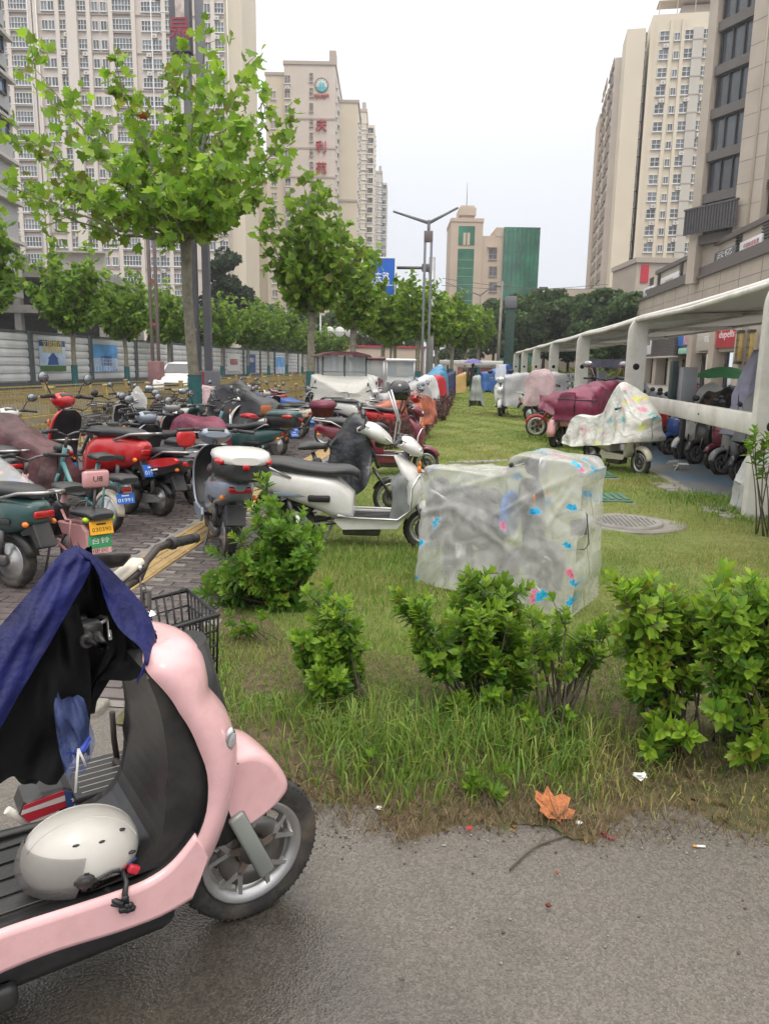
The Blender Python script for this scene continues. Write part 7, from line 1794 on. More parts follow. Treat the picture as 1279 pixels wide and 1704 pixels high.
drape('scooter_cover', 'royal blue tarp over low scooters left of the covered tricycle', [(-.5, .6, .2, .1, .3), (0, .74, .22, .1, .34), (.6, .78, .22, .1, .36), (1.1, .9, .18, .2, .34), (1.3, .8, .12, .3, .3)], BLUC, (-3.9, 16.6, 0), R(165), 'scooter cover', 'scooter covers', 9, .03)
drape('scooter_cover', 'white and pink sheet over a scooter by the railing beyond the black tarp', [(-.5, .7, .2, .1, .3), (0, .9, .22, .1, .34), (.6, .98, .22, .1, .36), (1.1, 1.0, .18, .2, .34)], cloth('pink_white_sheet', (.60, .42, .42), .5, .5, 9, var=.5), (-4.8, 16.0, 0), R(165), 'scooter cover', 'scooter covers', 10, .03)
o = fresh(scooter('scooter', 'white scooter with a tall clear windscreen before the covered tricycle', paint(*WHT), None, 'round', None, screen=True, group=GP), -2.9, 17.6, -15)
put(protoA, -3.1, 18.4, 160, 'silver scooter beside the covered tricycle', GRYP)

# --- the white scooter across the lawn edge and the top-boxed one behind the shrub
WMO = paint(.66, .655, .63)
o = fresh(scooter('scooter', 'grey blue scooter with a white lidded top box, seen from behind above the tallest shrub', paint(*GREYB), None, 'sport', None, True, False, False, False, False, group=GP), -1.80, 5.56, 116, .95, .9, lean=3, k=.97)
o['label'] = 'grey blue scooter with white lidded top box seen from behind, above the tallest shrub'
t_ = [c for c in o.children if c.name.startswith('top_box')][0]; [c for c in t_.children if c.name.startswith('lid')][0].data.materials[0] = WMO
o = fresh(scooter('scooter', 'big white scooter with chrome guard bars across the lawn edge', WMO, paint(*GREYB), 'sport', None, False, False, False, False, True, group=GP), -1.36, 5.98, 3, .90, .88, lean=2, k=1)
for s_ in (-1, 1): MB().rbox((.25, s_ * .162, .50), (.2, .03, .06), .014).build('vent', BLACK, o)
drape('apron', 'torn dark mesh apron hung on the white scooter guard bar', [(.80, .58, .16, .32, .18), (.88, .66, .19, .32, .19), (.95, .62, .18, .36, .19)], GRYC, (-1.36, 5.98, 0), R(3), 'apron', None, 12, .006, 3, 16)
# --- black electric bike under a rain jacket behind it, with a white headlamp cowl
o = fresh(ebike('electric_bike', 'black electric bike with white headlight cowl and bent windscreen bar behind the big white scooter', paint(*BLK), False, False, None, mirrors=True, group=GE), -1.62, 7.2, 12, 1.0, 1.0, lean=5)
o['label'] = 'black electric bike with white headlight cowl and windscreen bar behind the big white scooter'
body_loft(MB(), [(.66, 1.0, .12, .03), (.74, 1.01, .185, .07), (.88, .96, .18, .10), (1.0, .90, .12, .07), (1.06, .87, .05, .03)], p=2.2).build('white_cowl', WMO, o)
q = MB().tube([(.94, -.13, .95), (1.10, -.13, .83), (1.13, -.13, 1.1), (1.02, -.13, 1.45)], .011, 8); q.tube([(.94, .13, .95), (1.10, .13, .83), (1.13, .13, 1.1), (1.02, .13, 1.40)], .011, 8); q.tube([(1.13, -.13, 1.1), (1.13, .13, 1.1)], .01, 6); q.build('screen_bar', SILVER, o)
JACK = cloth('black_quilted_nylon', (.018, .019, .024), .3, .6, 16, spec=.7, var=.3)
drape('rain_jacket', 'black quilted jacket slung over the handlebar of the bike with white cowl', [(.36, .74, .08, .34, .12), (.46, .86, .1, .26, .16), (.58, 1.02, .12, .24, .20), (.70, 1.0, .18, .36, .24), (.76, .92, .12, .5, .2)], JACK, (-1.66, 7.2, 0), R(12), 'jacket', None, 13, .03, 6, 30, freq=1.4)
# --- maroon scooter with the black helmet
o = fresh(scooter('scooter', 'maroon scooter with chrome guard and a black helmet on its handlebar', paint(*MAR), None, 'sport', None, guard=True, mirrors=False, group=GP), -.5, 10.2, 4, 1.0, 1.05, by='front')
hh_ = empty('helmet', (-.86, 10.0, 1.02), .5, 'shiny black helmet perched on the maroon scooter handlebar', 'helmet')
BHEL = mat('black_gloss', (.008, .008, .01), .1, coat=.8, var=.05)
MB().loft(dome(.15, .135, .16, .14, rim=lambda a: -.75), 0, True, True).build('shell', BHEL, hh_); MB().tube([(.1, .1, .05), (.02, .05, -.16), (-.05, .02, -.2)], .012, 6).tube([(.1, -.1, .05), (.02, -.03, -.16)], .012, 6).build('strap', BLACK, hh_)
# --- long far rows on both sides of the strip
far = [(-2.0, 13.4, 12, (.42, .30, .10), 'scooter patterned in red and yellow beside the purple hedge', 'A'), (-2.1, 12.5, 8, RED, 'red and white scooter with flame stripes just past the maroon one', 'B'), (-2.2, 14.4, 10, RED, 'red scooter second past the maroon one along the strip', 'A'), (-2.2, 15.4, 6, GRYP, 'silver scooter between red scooter and purple hedge', 'B'),
       (-2.2, 16.4, 14, WHT, 'white scooter third row past the helmet', 'A'), (-2.2, 17.4, 5, BLK, 'black scooter beside the wrapped second trunk', 'B'), (-2.3, 18.5, 12, GRYP, 'grey sport scooter facing the lawn, mid row', 'B'), (-2.3, 19.6, 8, WHT, 'white scooter facing the lawn, mid row', 'A'), (-2.3, 20.8, 15, MAR, 'maroon scooter facing the lawn, mid row', 'A'),
       (-2.3, 22.0, 8, CRE, 'cream scooter before the covered blue ones', 'B'), (-2.4, 23.2, 10, BLU, 'blue scooter in the far half of the lawn row', 'A'), (-2.4, 24.6, 5, RED, 'red scooter in the far half of the lawn row', 'B'), (-2.4, 26, 12, WHT, 'white scooter in the far half of the lawn row', 'A'), (-2.5, 27.5, 9, BLK, 'black scooter in the far half of the lawn row', 'B'), (-2.5, 29.2, 9, GRYP, 'grey scooter in the far half of the lawn row', 'A'), (-2.5, 31, 9, MAR, 'maroon scooter in the far half of the lawn row', 'B'), (-2.5, 33, 9, WHT, 'white scooter at the end of the lawn row', 'B'), (-2.6, 35.5, 9, BLK, 'black scooter at the end of the lawn row', 'A')]
for x, y, dg_, c_, lab, k in far: put(protoA if k == 'A' else protoB, x + .42 + rnd.uniform(-.1, .1), y + 1.6, dg_ + 34 + rnd.uniform(-8, 8), lab, c_, by='rear', group='scooters parked along the lawn edge')
nm_ = iter(['behind the tricycle', 'two beyond the tricycle', 'three beyond the tricycle', 'four beyond the tricycle', 'in mid row across the strip', 'past mid row across the strip', 'near the forked lamp', 'just past the forked lamp', 'well past the forked lamp', 'almost at the row end', 'at the row end'])
for i, (y, c_, cn) in enumerate([(25.3, BLK, 'black'), (26.5, WHT, 'white'), (27.8, RED, 'red'), (29, GRYP, 'grey'), (30.5, BLU, 'blue'), (32, WHT, 'white'), (33.5, BLK, 'black'), (35.2, CRE, 'cream'), (37, RED, 'red'), (39, GRYP, 'silver'), (41, BLK, 'black')]):
    put(protoB if i % 2 else protoA, -3.3 - .02 * i, y, 165 + rnd.uniform(-10, 10), cn + ' scooter on the road side of the strip, ' + next(nm_), c_, group='scooters on the road side of the strip')
for args in [('flame orange and white printed sheet over the scooter nearest the purple hedge', [(-.4, .7, .15, .3, .26), (.2, .85, .18, .3, .3), (.8, .95, .18, .3, .3), (1.2, .8, .12, .35, .24)], cloth('flame_print', (.33, .10, .06), .45, .4, 8, var=.9), (-1.53, 15.0), 46, 15),
             ('silver cover over the fourth scooter of the lawn row', [(-.4, .8, .18, .25, .3), (.3, .95, .2, .25, .34), (.9, 1.15, .2, .3, .34), (1.2, .9, .12, .4, .26)], SILC, (-1.75, 18.0), 46, 16),
             ('red white cover in the lawn row, before the sky blue one', [(-.4, .8, .18, .15, .3), (.3, .95, .2, .15, .34), (.9, 1.2, .2, .2, .34), (1.2, 1.0, .12, .3, .26)], REDC, (-1.6, 26.2), 45, 17),
             ('sky blue tarp over a scooter beside the far purple hedge', [(-.4, .9, .2, .05, .3), (.3, 1.05, .24, .05, .36), (.9, 1.35, .24, .08, .38), (1.2, 1.1, .15, .2, .3)], SKYC, (-1.6, 27.6), 45, 18),
             ('second sky blue tarp further along the lawn row', [(-.4, 1.0, .2, .05, .3), (.3, 1.15, .24, .05, .36), (.9, 1.5, .24, .08, .38), (1.2, 1.2, .15, .2, .3)], SKYC, (-1.7, 31), 45, 19),
             ('white cover with dark stripes in the middle of the lawn row', [(-.4, .9, .2, .15, .3), (.3, 1.0, .22, .15, .34), (.9, 1.25, .2, .2, .34), (1.2, 1.0, .12, .3, .26)], WHC, (-1.75, 22.4), 45, 20),
             ('grey cover on the road side of the strip, behind the tricycle', [(-.4, .9, .2, .15, .3), (.3, 1.0, .22, .15, .34), (.9, 1.25, .2, .2, .34), (1.2, 1.0, .12, .3, .26)], GRYC, (-3.1, 27), 165, 21),
             ('tan cover under the umbrella at the end of the row', [(-.4, .9, .2, .1, .3), (.3, 1.0, .22, .1, .34), (.9, 1.2, .2, .15, .34)], cloth('tan_cloth', (.42, .27, .10), .6, .4, 9), (-.9, 41), 15, 22),
             ('navy cover near the person with the umbrella', [(-.4, .9, .2, .1, .3), (.3, 1.05, .22, .1, .34), (.9, 1.3, .2, .15, .34)], DNAV, (-1.4, 37), 15, 23)]:
    drape('scooter_cover', args[0], args[1], args[2], (args[3][0], args[3][1], 0), R(args[4]), 'scooter cover', 'scooter covers', args[5], .035, 4, 24)

# --- covered cargo tricycle
TRM = paint(.11, .018, .028); tr = empty('tricycle', (-3.6, 21.6, 0), R(-72), 'maroon roofed cargo tricycle with glass cab and a pale tarp over its front', 'tricycle')
wheel(tr, 1.35, .23, .05, 'spoke'); 
for s_ in (-1, 1): wheel(tr, -.35, .24, .06, 'hub', None, s_ * .55)
MB().rbox((-.35, 0, .62), (1.3, 1.15, .42), .05).build('cargo_box', TRM, tr)
q = MB().rbox((.3, 0, .42), (1.9, .7, .12), .03); q.build('chassis', STEELD, tr)
rg = [[(x, y_, z_ + .02 * math.cos(3 * y_)) for y_, z_ in ((-.72, 1.70), (-.66, 1.77), (-.3, 1.83), (.3, 1.83), (.66, 1.77), (.72, 1.70), (.5, 1.72), (0, 1.75), (-.5, 1.72))] for x in (-1.0, -.95, .2, 1.15, 1.25)]
MB().loft(rg, 0, True, True).build('roof', TRM, tr)
q = MB()
for x, y_ in ((-.9, -.58), (-.9, .58), (.1, -.62), (.1, .62), (1.0, -.6), (1.0, .6), (1.02, 0)): q.tube([(x, y_, .8), (x, y_, 1.74)], .022, 6)
for z_ in (.85, 1.3): q.tube([(1.0, -.6, z_), (1.0, .6, z_)], .02, 6)
q.build('cab_post', STEELD, tr)
GCAB = clear_mat('cab_glass', (.42, .46, .46), .55, .08, .05)
MB().box((1.01, 0, 1.45), (.012, 1.16, .52)).build('windscreen', GCAB, tr)
for s_ in (-1, 1): MB().box((.55, s_ * .61, 1.35), (.86, .012, .66)).box((-.4, s_ * .59, 1.35), (.96, .012, .66)).build('side_window', GCAB, tr)
body_loft(MB(), [(.95, .75, .55, .25), (1.15, .78, .5, .22), (1.35, .82, .28, .16), (1.5, .84, .12, .08)]).build('nose', WHITEP, tr)
handlebar(tr, .75, 1.05, .34)
TARP = clear_mat('milky_tarp', (.62, .61, .57), .82, .35, .8)
drape('tarp', 'milky plastic sheet hung over the nose of the covered tricycle', [(.35, 1.22, .78, .58, .86), (.7, 1.26, .84, .5, .95), (1.1, 1.22, .9, .42, 1.0), (1.5, 1.05, .6, .45, .75), (1.7, .8, .25, .5, .4)], TARP, (-3.6, 21.6, 0), R(-72), 'tarp', None, 30, .03, 5, 32, sag=.1)
for x, y, c_, lab in ((-3.6, 27.5, MAR, 'second maroon roofed tricycle behind the first'), (-2.9, 33, WHT, 'white cab tricycle farther down the strip')):
    t2 = empty('tricycle', (x, y, 0), R(-80), lab, 'tricycle')
    MB().rbox((-.1, 0, .75), (1.9, 1.15, .6), .08).build('body', paint(*c_), t2); MB().rbox((0, 0, 1.72), (2.1, 1.3, .12), .05).build('roof', TRM if c_ is MAR else WHITEP, t2)
    q = MB()
    for xx in (-.9, 0, .95):
        for s_ in (-1, 1): q.tube([(xx, s_ * .58, .9), (xx, s_ * .58, 1.7)], .03, 6)
    q.build('cab_post', WHITEP, t2); MB().box((.9, 0, 1.35), (.02, 1.1, .6)).build('windscreen', GCAB, t2)
    wheel(t2, 1.0, .23, .05, 'spoke'); wheel(t2, -.6, .24, .06, 'hub', None, .5); wheel(t2, -.6, .24, .06, 'hub', None, -.5)

# --- veiled scooter on the lawn, front centre
vs = fresh(scooter('scooter', 'grey scooter standing under the translucent printed veil', paint(.02, .02, .022), None, 'round', None, mirrors=False, group=GP), -.0, 5.06, -28, .60, 1.0, lean=0)
body_loft(MB(), [(.62, .62, .1, .12), (.66, .62, .14, .17), (.72, .62, .14, .17), (.76, .62, .1, .12)]).build('blue_bag', mat('blue_bag', (.05, .20, .62), .5), vs)
body_loft(MB(), [(-.42, .66, .1, .12), (-.38, .66, .15, .17), (-.28, .66, .15, .17), (-.24, .66, .1, .12)]).build('rear_bag', BLACK, vs)
def veil_paint(V, nx, ny):
    c = np.zeros((len(V), 4)); c[:, :3] = (.78, .78, .76); r_ = np.random.RandomState(4)
    g = V.reshape(nx, ny, 3)
    for k in range(42):
        i, j = r_.randint(2, nx - 2), r_.randint(1, ny - 1); p0 = g[i, j]; d = V - p0; rr = np.sqrt((d ** 2).sum(1)); th = np.arctan2(d[:, 2], d[:, 0])
        R0 = r_.uniform(.026, .038) * (1 + .28 * np.sin(2 * th + k) + .18 * np.sin(5 * th + 2 * k)); blue = r_.rand() < .66
        m_ = np.clip((R0 - rr) / .004, 0, 1); cc = np.array([.02, .42, .74]) if blue else np.array([.80, .19, .32])
        eye = (np.abs(rr - R0 * .45) < .004) & (np.sin(3 * th + k) > .1); 
        c[:, :3] = c[:, :3] * (1 - m_[:, None]) + cc * m_[:, None]; c[eye & (rr < R0), :3] *= .55; c[:, 3] = np.maximum(c[:, 3] if k else 0, m_)
    return c
def veil_mat(name, a0, rough=.3, bumps=.6):
    m = bpy.data.materials.new(name); m.use_nodes = True; N, L = m.node_tree.nodes, m.node_tree.links; b = N['Principled BSDF']
    at = N.new('ShaderNodeAttribute'); at.attribute_name = 'col'; L.new(at.outputs['Color'], b.inputs['Base Color'])
    ad = N.new('ShaderNodeMath'); ad.operation = 'MULTIPLY_ADD'; ad.inputs[1].default_value = .95 - a0; ad.inputs[2].default_value = a0; L.new(at.outputs['Alpha'], ad.inputs[0]); 
    t = N.new('ShaderNodeTexCoord'); n = N.new('ShaderNodeTexNoise'); n.inputs['Scale'].default_value = 5.5; n.inputs['Detail'].default_value = 6; n.inputs['Distortion'].default_value = 1.6; L.new(t.outputs['Object'], n.inputs['Vector'])
    mr_ = N.new('ShaderNodeMapRange'); mr_.inputs[1].default_value = .35; mr_.inputs[2].default_value = .7; mr_.inputs[3].default_value = -.08; mr_.inputs[4].default_value = .14; L.new(n.outputs['Fac'], mr_.inputs[0])
    a2 = N.new('ShaderNodeMath'); a2.operation = 'ADD'; a2.use_clamp = True; L.new(ad.outputs[0], a2.inputs[0]); L.new(mr_.outputs[0], a2.inputs[1]); L.new(a2.outputs[0], b.inputs['Alpha'])
    b.inputs['Roughness'].default_value = rough
    bp = N.new('ShaderNodeBump'); bp.inputs['Strength'].default_value = bumps; bp.inputs['Distance'].default_value = .035; L.new(n.outputs['Fac'], bp.inputs['Height']); L.new(bp.outputs[0], b.inputs['Normal']); return m
VEIL = veil_mat('printed_veil', .38, .24, .10)
vo = drape('scooter_cover', 'translucent plastic cover with small blue and pink prints over a scooter on the lawn', [(-.29, .80, .18, .05, .24), (-.23, .86, .2, .04, .27), (.05, .865, .2, .04, .29), (.26, .87, .2, .04, .30), (.33, .91, .22, .04, .31), (.39, 1.0, .25, .04, .31), (.54, 1.0, .26, .04, .30), (.70, .99, .25, .04, .29), (.77, .97, .22, .04, .28), (.81, .93, .19, .05, .26)], VEIL, (.08, 5.0, 0), R(-28), 'scooter cover', 'scooter covers', 41, .013, 12, 240, veil_paint, freq=.8, ragged=.05, sag=.05, creases=36, crease=.011)
pk = MB(); VM = (Matrix.Translation((.08, 5.0, 0)) @ Matrix.Rotation(R(-28), 4, 'Z')).inverted()
pl_ = [VM @ P(*a, 4.52) for a in ((918, 868), (925, 858), (968, 848), (976, 856), (979, 905), (972, 914), (925, 917), (919, 908))]; pk.tube(pl_ + pl_[:1], .004, 5); pl2 = [VM @ P(*a, 4.515) for a in ((948, 866), (976, 862), (976, 890), (948, 892))]
pk.build('pocket_seam', STEELD, vo); pk = MB().add(pl2, [(0, 1, 2, 3)]).build('pocket_label', SIGNG, vo)
q = MB().tube([(0, 0, .0), (.11, 0, .02), (.125, .08, .02), (.015, .08, .0), (0, 0, 0)], .006, 6); q.build('metal_stand', CHROME, vs).location = (1.12, -.12, .03)

# --- right side of the lawn
o = fresh(scooter('scooter', 'white round nosed scooter facing the camera on the right of the lawn', paint(*WHT), None, 'round', None, screen=True, group='scooters on the right of the lawn'), 1.12, 23.5, -97, 1.0, 1.05, by='front')
MB().lathe([(.001, .04), (.07, .03), (.095, 0)], 24, 0, Matrix.Translation((1.115, 0, .70)) @ Matrix.Rotation(math.pi / 2, 4, 'Y')).build('big_headlight', LENS, o)
drape('leg_apron', 'grey padded leg apron hanging at the side of the white round nosed scooter', [(.55, .95, .05, .25, .12), (.75, 1.0, .08, .22, .2), (.95, 1.0, .10, .25, .2), (1.05, .95, .06, .4, .12)], cloth('grey_padded', (.30, .33, .31), .6, .5, 14), (1.12 - .65, 24.7, 0), R(-97), 'apron', None, 50, .03)
drape('scooter_cover', 'long silver tarp over scooters behind the white round nosed one', [(-.5, 1.02, .2, .32, .3), (0, 1.1, .24, .3, .34), (.8, 1.12, .24, .28, .36), (1.5, 1.08, .22, .34, .34), (2.1, 1.05, .2, .4, .3)], SILC, (1.75, 22.9, 0), R(2), 'scooter cover', 'scooter covers', 51, .045, 6, 30)
put(protoA, 1.86, 21.5, 3, 'sage green scooter with black mudflap poking out from the silver tarp', SAGE, group='scooters on the right of the lawn')
put(protoB, 2.3, 23.2, 5, 'grey scooter beneath the long silver tarp', GRYP, group='scooters on the right of the lawn')
o = fresh(ebike('electric_bike', 'red electric bike with clear covered basket, its front wheel on the lawn', paint(*RED), True, False, None, group='scooters on the right of the lawn'), 1.78, 16.7, 172, by='front', wb=1.08)
drape('rain_cover', 'clear pink tinted cover over the basket of the red electric bike', [(.75, 1.0, .16, .62, .24), (.9, 1.2, .18, .6, .26), (1.15, 1.18, .18, .58, .26), (1.3, 1.0, .14, .6, .22)], clear_mat('pink_film', (.62, .45, .47), .6, .25, .8), (2.85, 16.55, 0), R(172), 'rain cover', 'scooter rain covers', 52, .03)
drape('scooter_cover', 'big maroon cover stretched over the red electric bike and its neighbour', [(-.5, .75, .14, .35, .25), (-.2, 1.0, .2, .32, .32), (.2, .98, .2, .35, .34), (.55, .85, .2, .42, .36), (.85, .8, .16, .5, .32), (1.0, .78, .12, .55, .26)], MARC, (2.75, 15.7, 0), R(168), 'scooter cover', 'scooter covers', 53, .05, 6, 30)
tk = empty('tricycle', (2.15, 14.2, 0), R(60), 'small pink rear wheeled tricycle under a maroon and silver cover', 'tricycle', 'scooters on the right of the lawn')
for s_ in (-1, 1): wheel(tk, 0, .23, .055, 'alloy', None, s_ * .38); fender(tk, 'wheel_arch', 0, .23, .29, -10, 185, .085, paint(*PNK)); a_ = tk.children[-1]; a_.location.y = s_ * .38
wheel(tk, 1.1, .2, .045, 'alloy'); MB().rbox((.1, 0, .42), (.5, .6, .12), .03).build('deck', paint(*PNK), tk); basket_mb(.55, .4, .3).build('basket', STEELD, tk, Matrix.Translation((-.1, 0, .48))); shield(tk, [(.27, .86, .98, .16), (.5, .95, 1.1, .18), (.75, .92, 1.06, .17), (.9, .88, .98, .1)], paint(*PNK)); handlebar(tk, .9, 1.05); 
for s_ in (-1, 1): mirror(tk, (.87, s_ * .17, 1.1), (-.03, s_ * .12, .2), paint(*PNK))
drape('scooter_cover', 'magenta maroon cover with silver stripe over the pink tricycle', [(-.3, .85, .25, .5, .36), (.1, .95, .26, .48, .4), (.5, .98, .24, .5, .36), (.9, 1.02, .26, .55, .36), (1.15, .9, .2, .6, .3)], cloth('magenta_nylon', (.17, .02, .055), .42, .7, 12, var=.35), (2.15, 14.2, 0), R(60), 'scooter cover', 'scooter covers', 54, .05, 6, 30)
def floral_paint(V, nx, ny):
    c = np.zeros((len(V), 4)); c[:, :3] = (.68, .67, .63); r_ = np.random.RandomState(9); g = V.reshape(nx, ny, 3); pal = [(.75, .25, .38), (.10, .48, .45), (.7, .72, .12), (.80, .45, .50), (.25, .33, .33), (.10, .5, .5)]
    for k in range(70):
        p0 = g[r_.randint(1, nx - 1), r_.randint(1, ny - 1)]; d = V - p0; a = r_.uniform(0, 3.14); u = d[:, 0] * np.cos(a) + d[:, 2] * np.sin(a); v = -d[:, 0] * np.sin(a) + d[:, 2] * np.cos(a); s_ = r_.uniform(.04, .075)
        m_ = np.clip((1 - np.sqrt((u / s_) ** 2 + (v / (s_ * .5)) ** 2 + (d[:, 1] / .1) ** 2)) * 4, 0, 1) * .85; c[:, :3] = c[:, :3] * (1 - m_[:, None]) + np.array(pal[r_.randint(len(pal))]) * m_[:, None]; c[:, 3] = np.maximum(c[:, 3], m_ * .8)
    return c
FLOR = veil_mat('floral_film', .86, .3, .8)
o = fresh(scooter('scooter', 'muddy cream scooter under the flower printed film, large tyre on the lawn', paint(*CRE), None, 'round', None, mirrors=False, group='scooters on the right of the lawn'), 1.98, 11.75, -56, .92, 1.05)
drape('scooter_cover', 'white film cover printed with coloured leaves over the muddy cream scooter', [(-.42, .66, .14, .36, .24), (-.30, .78, .18, .34, .28), (.05, .82, .2, .34, .30), (.32, .90, .2, .36, .32), (.46, 1.10, .2, .40, .34), (.58, 1.30, .16, .42, .36), (.72, 1.20, .22, .44, .38), (.92, 1.0, .24, .48, .36), (1.12, .84, .18, .54, .26)], FLOR, (1.98, 11.75, 0), R(-56), 'scooter cover', 'scooter covers', 55, .035, 9, 70, floral_paint)
# scooters packed under the shelter
rowc = [(WHT, 'white'), (BLK, 'black'), (BLK, 'black'), (GRYP, 'grey'), (MAR, 'maroon'), (BLK, 'black'), (WHT, 'white'), (BLU, 'blue'), (BLK, 'black'), (RED, 'red'), (GRYP, 'silver'), (CRE, 'cream')]
spots = ['nearest the white sack', 'second from the white sack', 'third from the white sack', 'fourth from the white sack', 'fifth from the white sack', 'below the middle of the white beam', 'below the far half of the white beam', 'beside the second shelter post', 'just behind the second shelter post', 'under the second roof bay, near end', 'under the second roof bay, middle', 'under the second roof bay, far end', 'beside the third shelter post', 'under the third roof bay, near end', 'under the third roof bay, middle', 'under the third roof bay, far end', 'beside the fourth shelter post', 'under the fourth roof bay, near end', 'under the fourth roof bay, middle', 'under the fourth roof bay, far end', 'beside the fifth shelter post', 'under the fifth roof bay, near end', 'under the fifth roof bay, far end', 'beside the sixth shelter post', 'under the last roof bay', 'at the far end of the shelter']
y = 9.35
for i, sp in enumerate(spots):
    c_, cn = rowc[i % len(rowc)]
    put(protoA if i % 3 != 1 else protoB, 3.62 + rnd.uniform(-.08, .2), y, 208 + rnd.uniform(-7, 7), cn + ' scooter nosing out of the shelter, ' + sp, c_, by='front', group='scooters under the shelter', lean=rnd.uniform(2, 6)); y += .62 if i < 8 else (.95 if i < 16 else 1.8)
y = 9.8; back = ['opposite the near beam end', 'opposite the beam middle', 'opposite the far beam end', 'behind the near charging cabinet', 'beyond the near charging cabinet', 'two beyond the near charging cabinet', 'three beyond the near charging cabinet', 'by the green umbrella', 'past the green umbrella', 'in the deep middle of the shelter', 'past the deep middle', 'facing the shop columns', 'past the shop columns', 'far back in the crowd']
for i, sp in enumerate(back):
    c_, cn = rowc[(i * 5 + 3) % len(rowc)]; put(protoB if i % 2 else protoA, 6.3 + rnd.uniform(-.3, .4), y, 25 + rnd.uniform(-10, 10), cn + ' scooter in the second shelter row, ' + sp, c_, group='scooters under the shelter'); y += .85 if i < 8 else 1.6
y = 9.7
for i, sp in enumerate(['half hidden by the shelter post nearest the camera', 'behind the near end of the beam', 'just left of the peaked lilac sheet', 'right of the charging cabinet', 'left of the charging cabinet', 'under the near roof bay, towards the shops', 'beside the brown print cover', 'next to the pink cover', 'past the pink cover', 'in the near crowd, farthest back']):
    c_, cn = rowc[(i * 7 + 1) % len(rowc)]; put(protoB if i % 2 else protoA, 4.95 + rnd.uniform(-.1, .15), y, 28 + rnd.uniform(-8, 8), cn + ' scooter behind the beam, ' + sp, c_, group='scooters under the shelter'); y += .75
y = 11.2
for i, (sp, cc_) in enumerate([('two places left of the wrapped trunk', BLK), ('just right of the big wrapped trunk', GRYP), ('behind the black tarp', WHT), ('beyond the black tarp by the railing', BLK), ('third from the black tarp by the railing', MAR), ('before the white and pink sheet', BLU), ('behind the royal blue tarp', BLK), ('left of the second wrapped trunk', WHT), ('beyond the second wrapped trunk', RED)]):
    put((protoE, protoA, protoB)[i % 3], -5.2 + rnd.uniform(-.3, .2), y, 150 + rnd.uniform(-15, 15), {BLK: 'black', GRYP: 'grey', WHT: 'white', MAR: 'maroon', BLU: 'blue', RED: 'red'}[cc_] + ' bike parked by the golden railing, ' + sp, cc_); y += 1.15
cvs = [(4.35, 9.6, 'dark brown checked cloth over the scooter nearest the shelter post', BRNC, 1.28), (4.5, 10.7, 'grey sheet over a scooter beneath the beam, next to the brown cloth', GRYC, 1.22), (4.6, 11.4, 'peaked lilac sheet standing up over the beam', LILC, 1.5), (4.9, 13.2, 'black jacket cover left of the charging cabinet', BLKC, 1.22), (4.9, 14.0, 'brown camouflage print cover behind the beam', BRNC, 1.18), (5.2, 15.2, 'pale cream cover in the crowd behind the beam', WHC, 1.25), (5.4, 12.3, 'white sheet under the green umbrella', WHC, 1.3), (5.2, 16.6, 'pink cover in the crowd beyond the second post', cloth('pink_nylon', (.5, .16, .24), .45, .5, 10), 1.2), (5.0, 20.5, 'silver cover in the crowd beyond the third post', SILC, 1.2), (4.9, 24.5, 'navy blue cover beyond the fourth post', BLUC, 1.25), (4.8, 31, 'blue cover beyond the fifth post', BLUC, 1.3)]
for i, (x, y, lab, m_, h_) in enumerate(cvs):
    k_ = h_ / 1.2
    drape('scooter_cover', lab, [(-.5, .8 * k_, .16, .45, .26), (-.1, .92 * k_, .2, .42, .3), (.35, 1.0 * k_, .18, .5, .32), (.62, (1.45 if 'peaked' in lab else 1.2) * k_, .10 if 'peaked' in lab else .22, .5, .34), (.9, 1.0 * k_, .14, .6, .26)], m_, (x, y, 0), R(205), 'scooter cover', 'scooter covers', 60 + i, .05, 5, 26)
# green umbrella
um = empty('parasol', (6.0, 16.5, 0), 0, 'open pale green parasol over the scooters in front of the shop doors', 'parasol')
zt = P(1204, 610, 16.5).z; ux = P(1204, 620, 16.5).x; um.location.x = ux
GRU = cloth('green_umbrella_cloth', (.13, .46, .20), .5, .15, 9, transl=.3)
rg = []
for i in range(7):
    t = i / 6; ring = []
    for k in range(32): a = 2 * math.pi * k / 32; sc_ = 1 - .05 * t * (1 - abs(math.cos(4 * a))); ring.append((.64 * t * sc_ * math.cos(a) + .001, .64 * t * sc_ * math.sin(a), zt - .24 * t ** 1.8 + .03 * t * (1 - abs(math.cos(4 * a)))))
    rg.append(ring)
MB().loft(rg, 0, True, False).build('canopy', GRU, um); MB().tube([(0, 0, .5), (0, 0, zt + .05)], .012, 8).build('pole', STEELD, um)
q = MB()
for k in range(8): a = 2 * math.pi * k / 8; q.tube([(0, 0, zt - .02), (.62 * math.cos(a), .62 * math.sin(a), zt - .25)], .006, 4)
q.build('rib', STEELD, um)
# white delivery tricycle with lilac awning
dt = empty('tricycle', (P(1010, 640, 26).x, 26, 0), R(-100), 'white boxed tricycle with a lilac awning beyond the second shelter post', 'tricycle')
MB().rbox((-.3, 0, .85), (1.4, 1.1, .8), .05).build('body', WHITEP, dt); q = MB().loft([[(x, y_, z_) for y_, z_ in ((-.65, 1.72), (-.6, 1.8), (.6, 1.8), (.65, 1.72))] for x in (-1, .9)], 0, False, True); q.rbox((.95, 0, 1.68), (.04, 1.3, .26), .01); q.build('awning', LILC, dt)
q = MB()
for s_ in (-1, 1): q.tube([(.85, s_ * .55, .5), (.85, s_ * .55, 1.75)], .02, 6); q.tube([(-.9, s_ * .55, .5), (-.9, s_ * .55, 1.75)], .02, 6)
q.build('post', STEELD, dt); wheel(dt, 1.0, .23, .05, 'spoke'); wheel(dt, -.4, .24, .06, 'hub', None, .5); wheel(dt, -.4, .24, .06, 'hub', None, -.5)
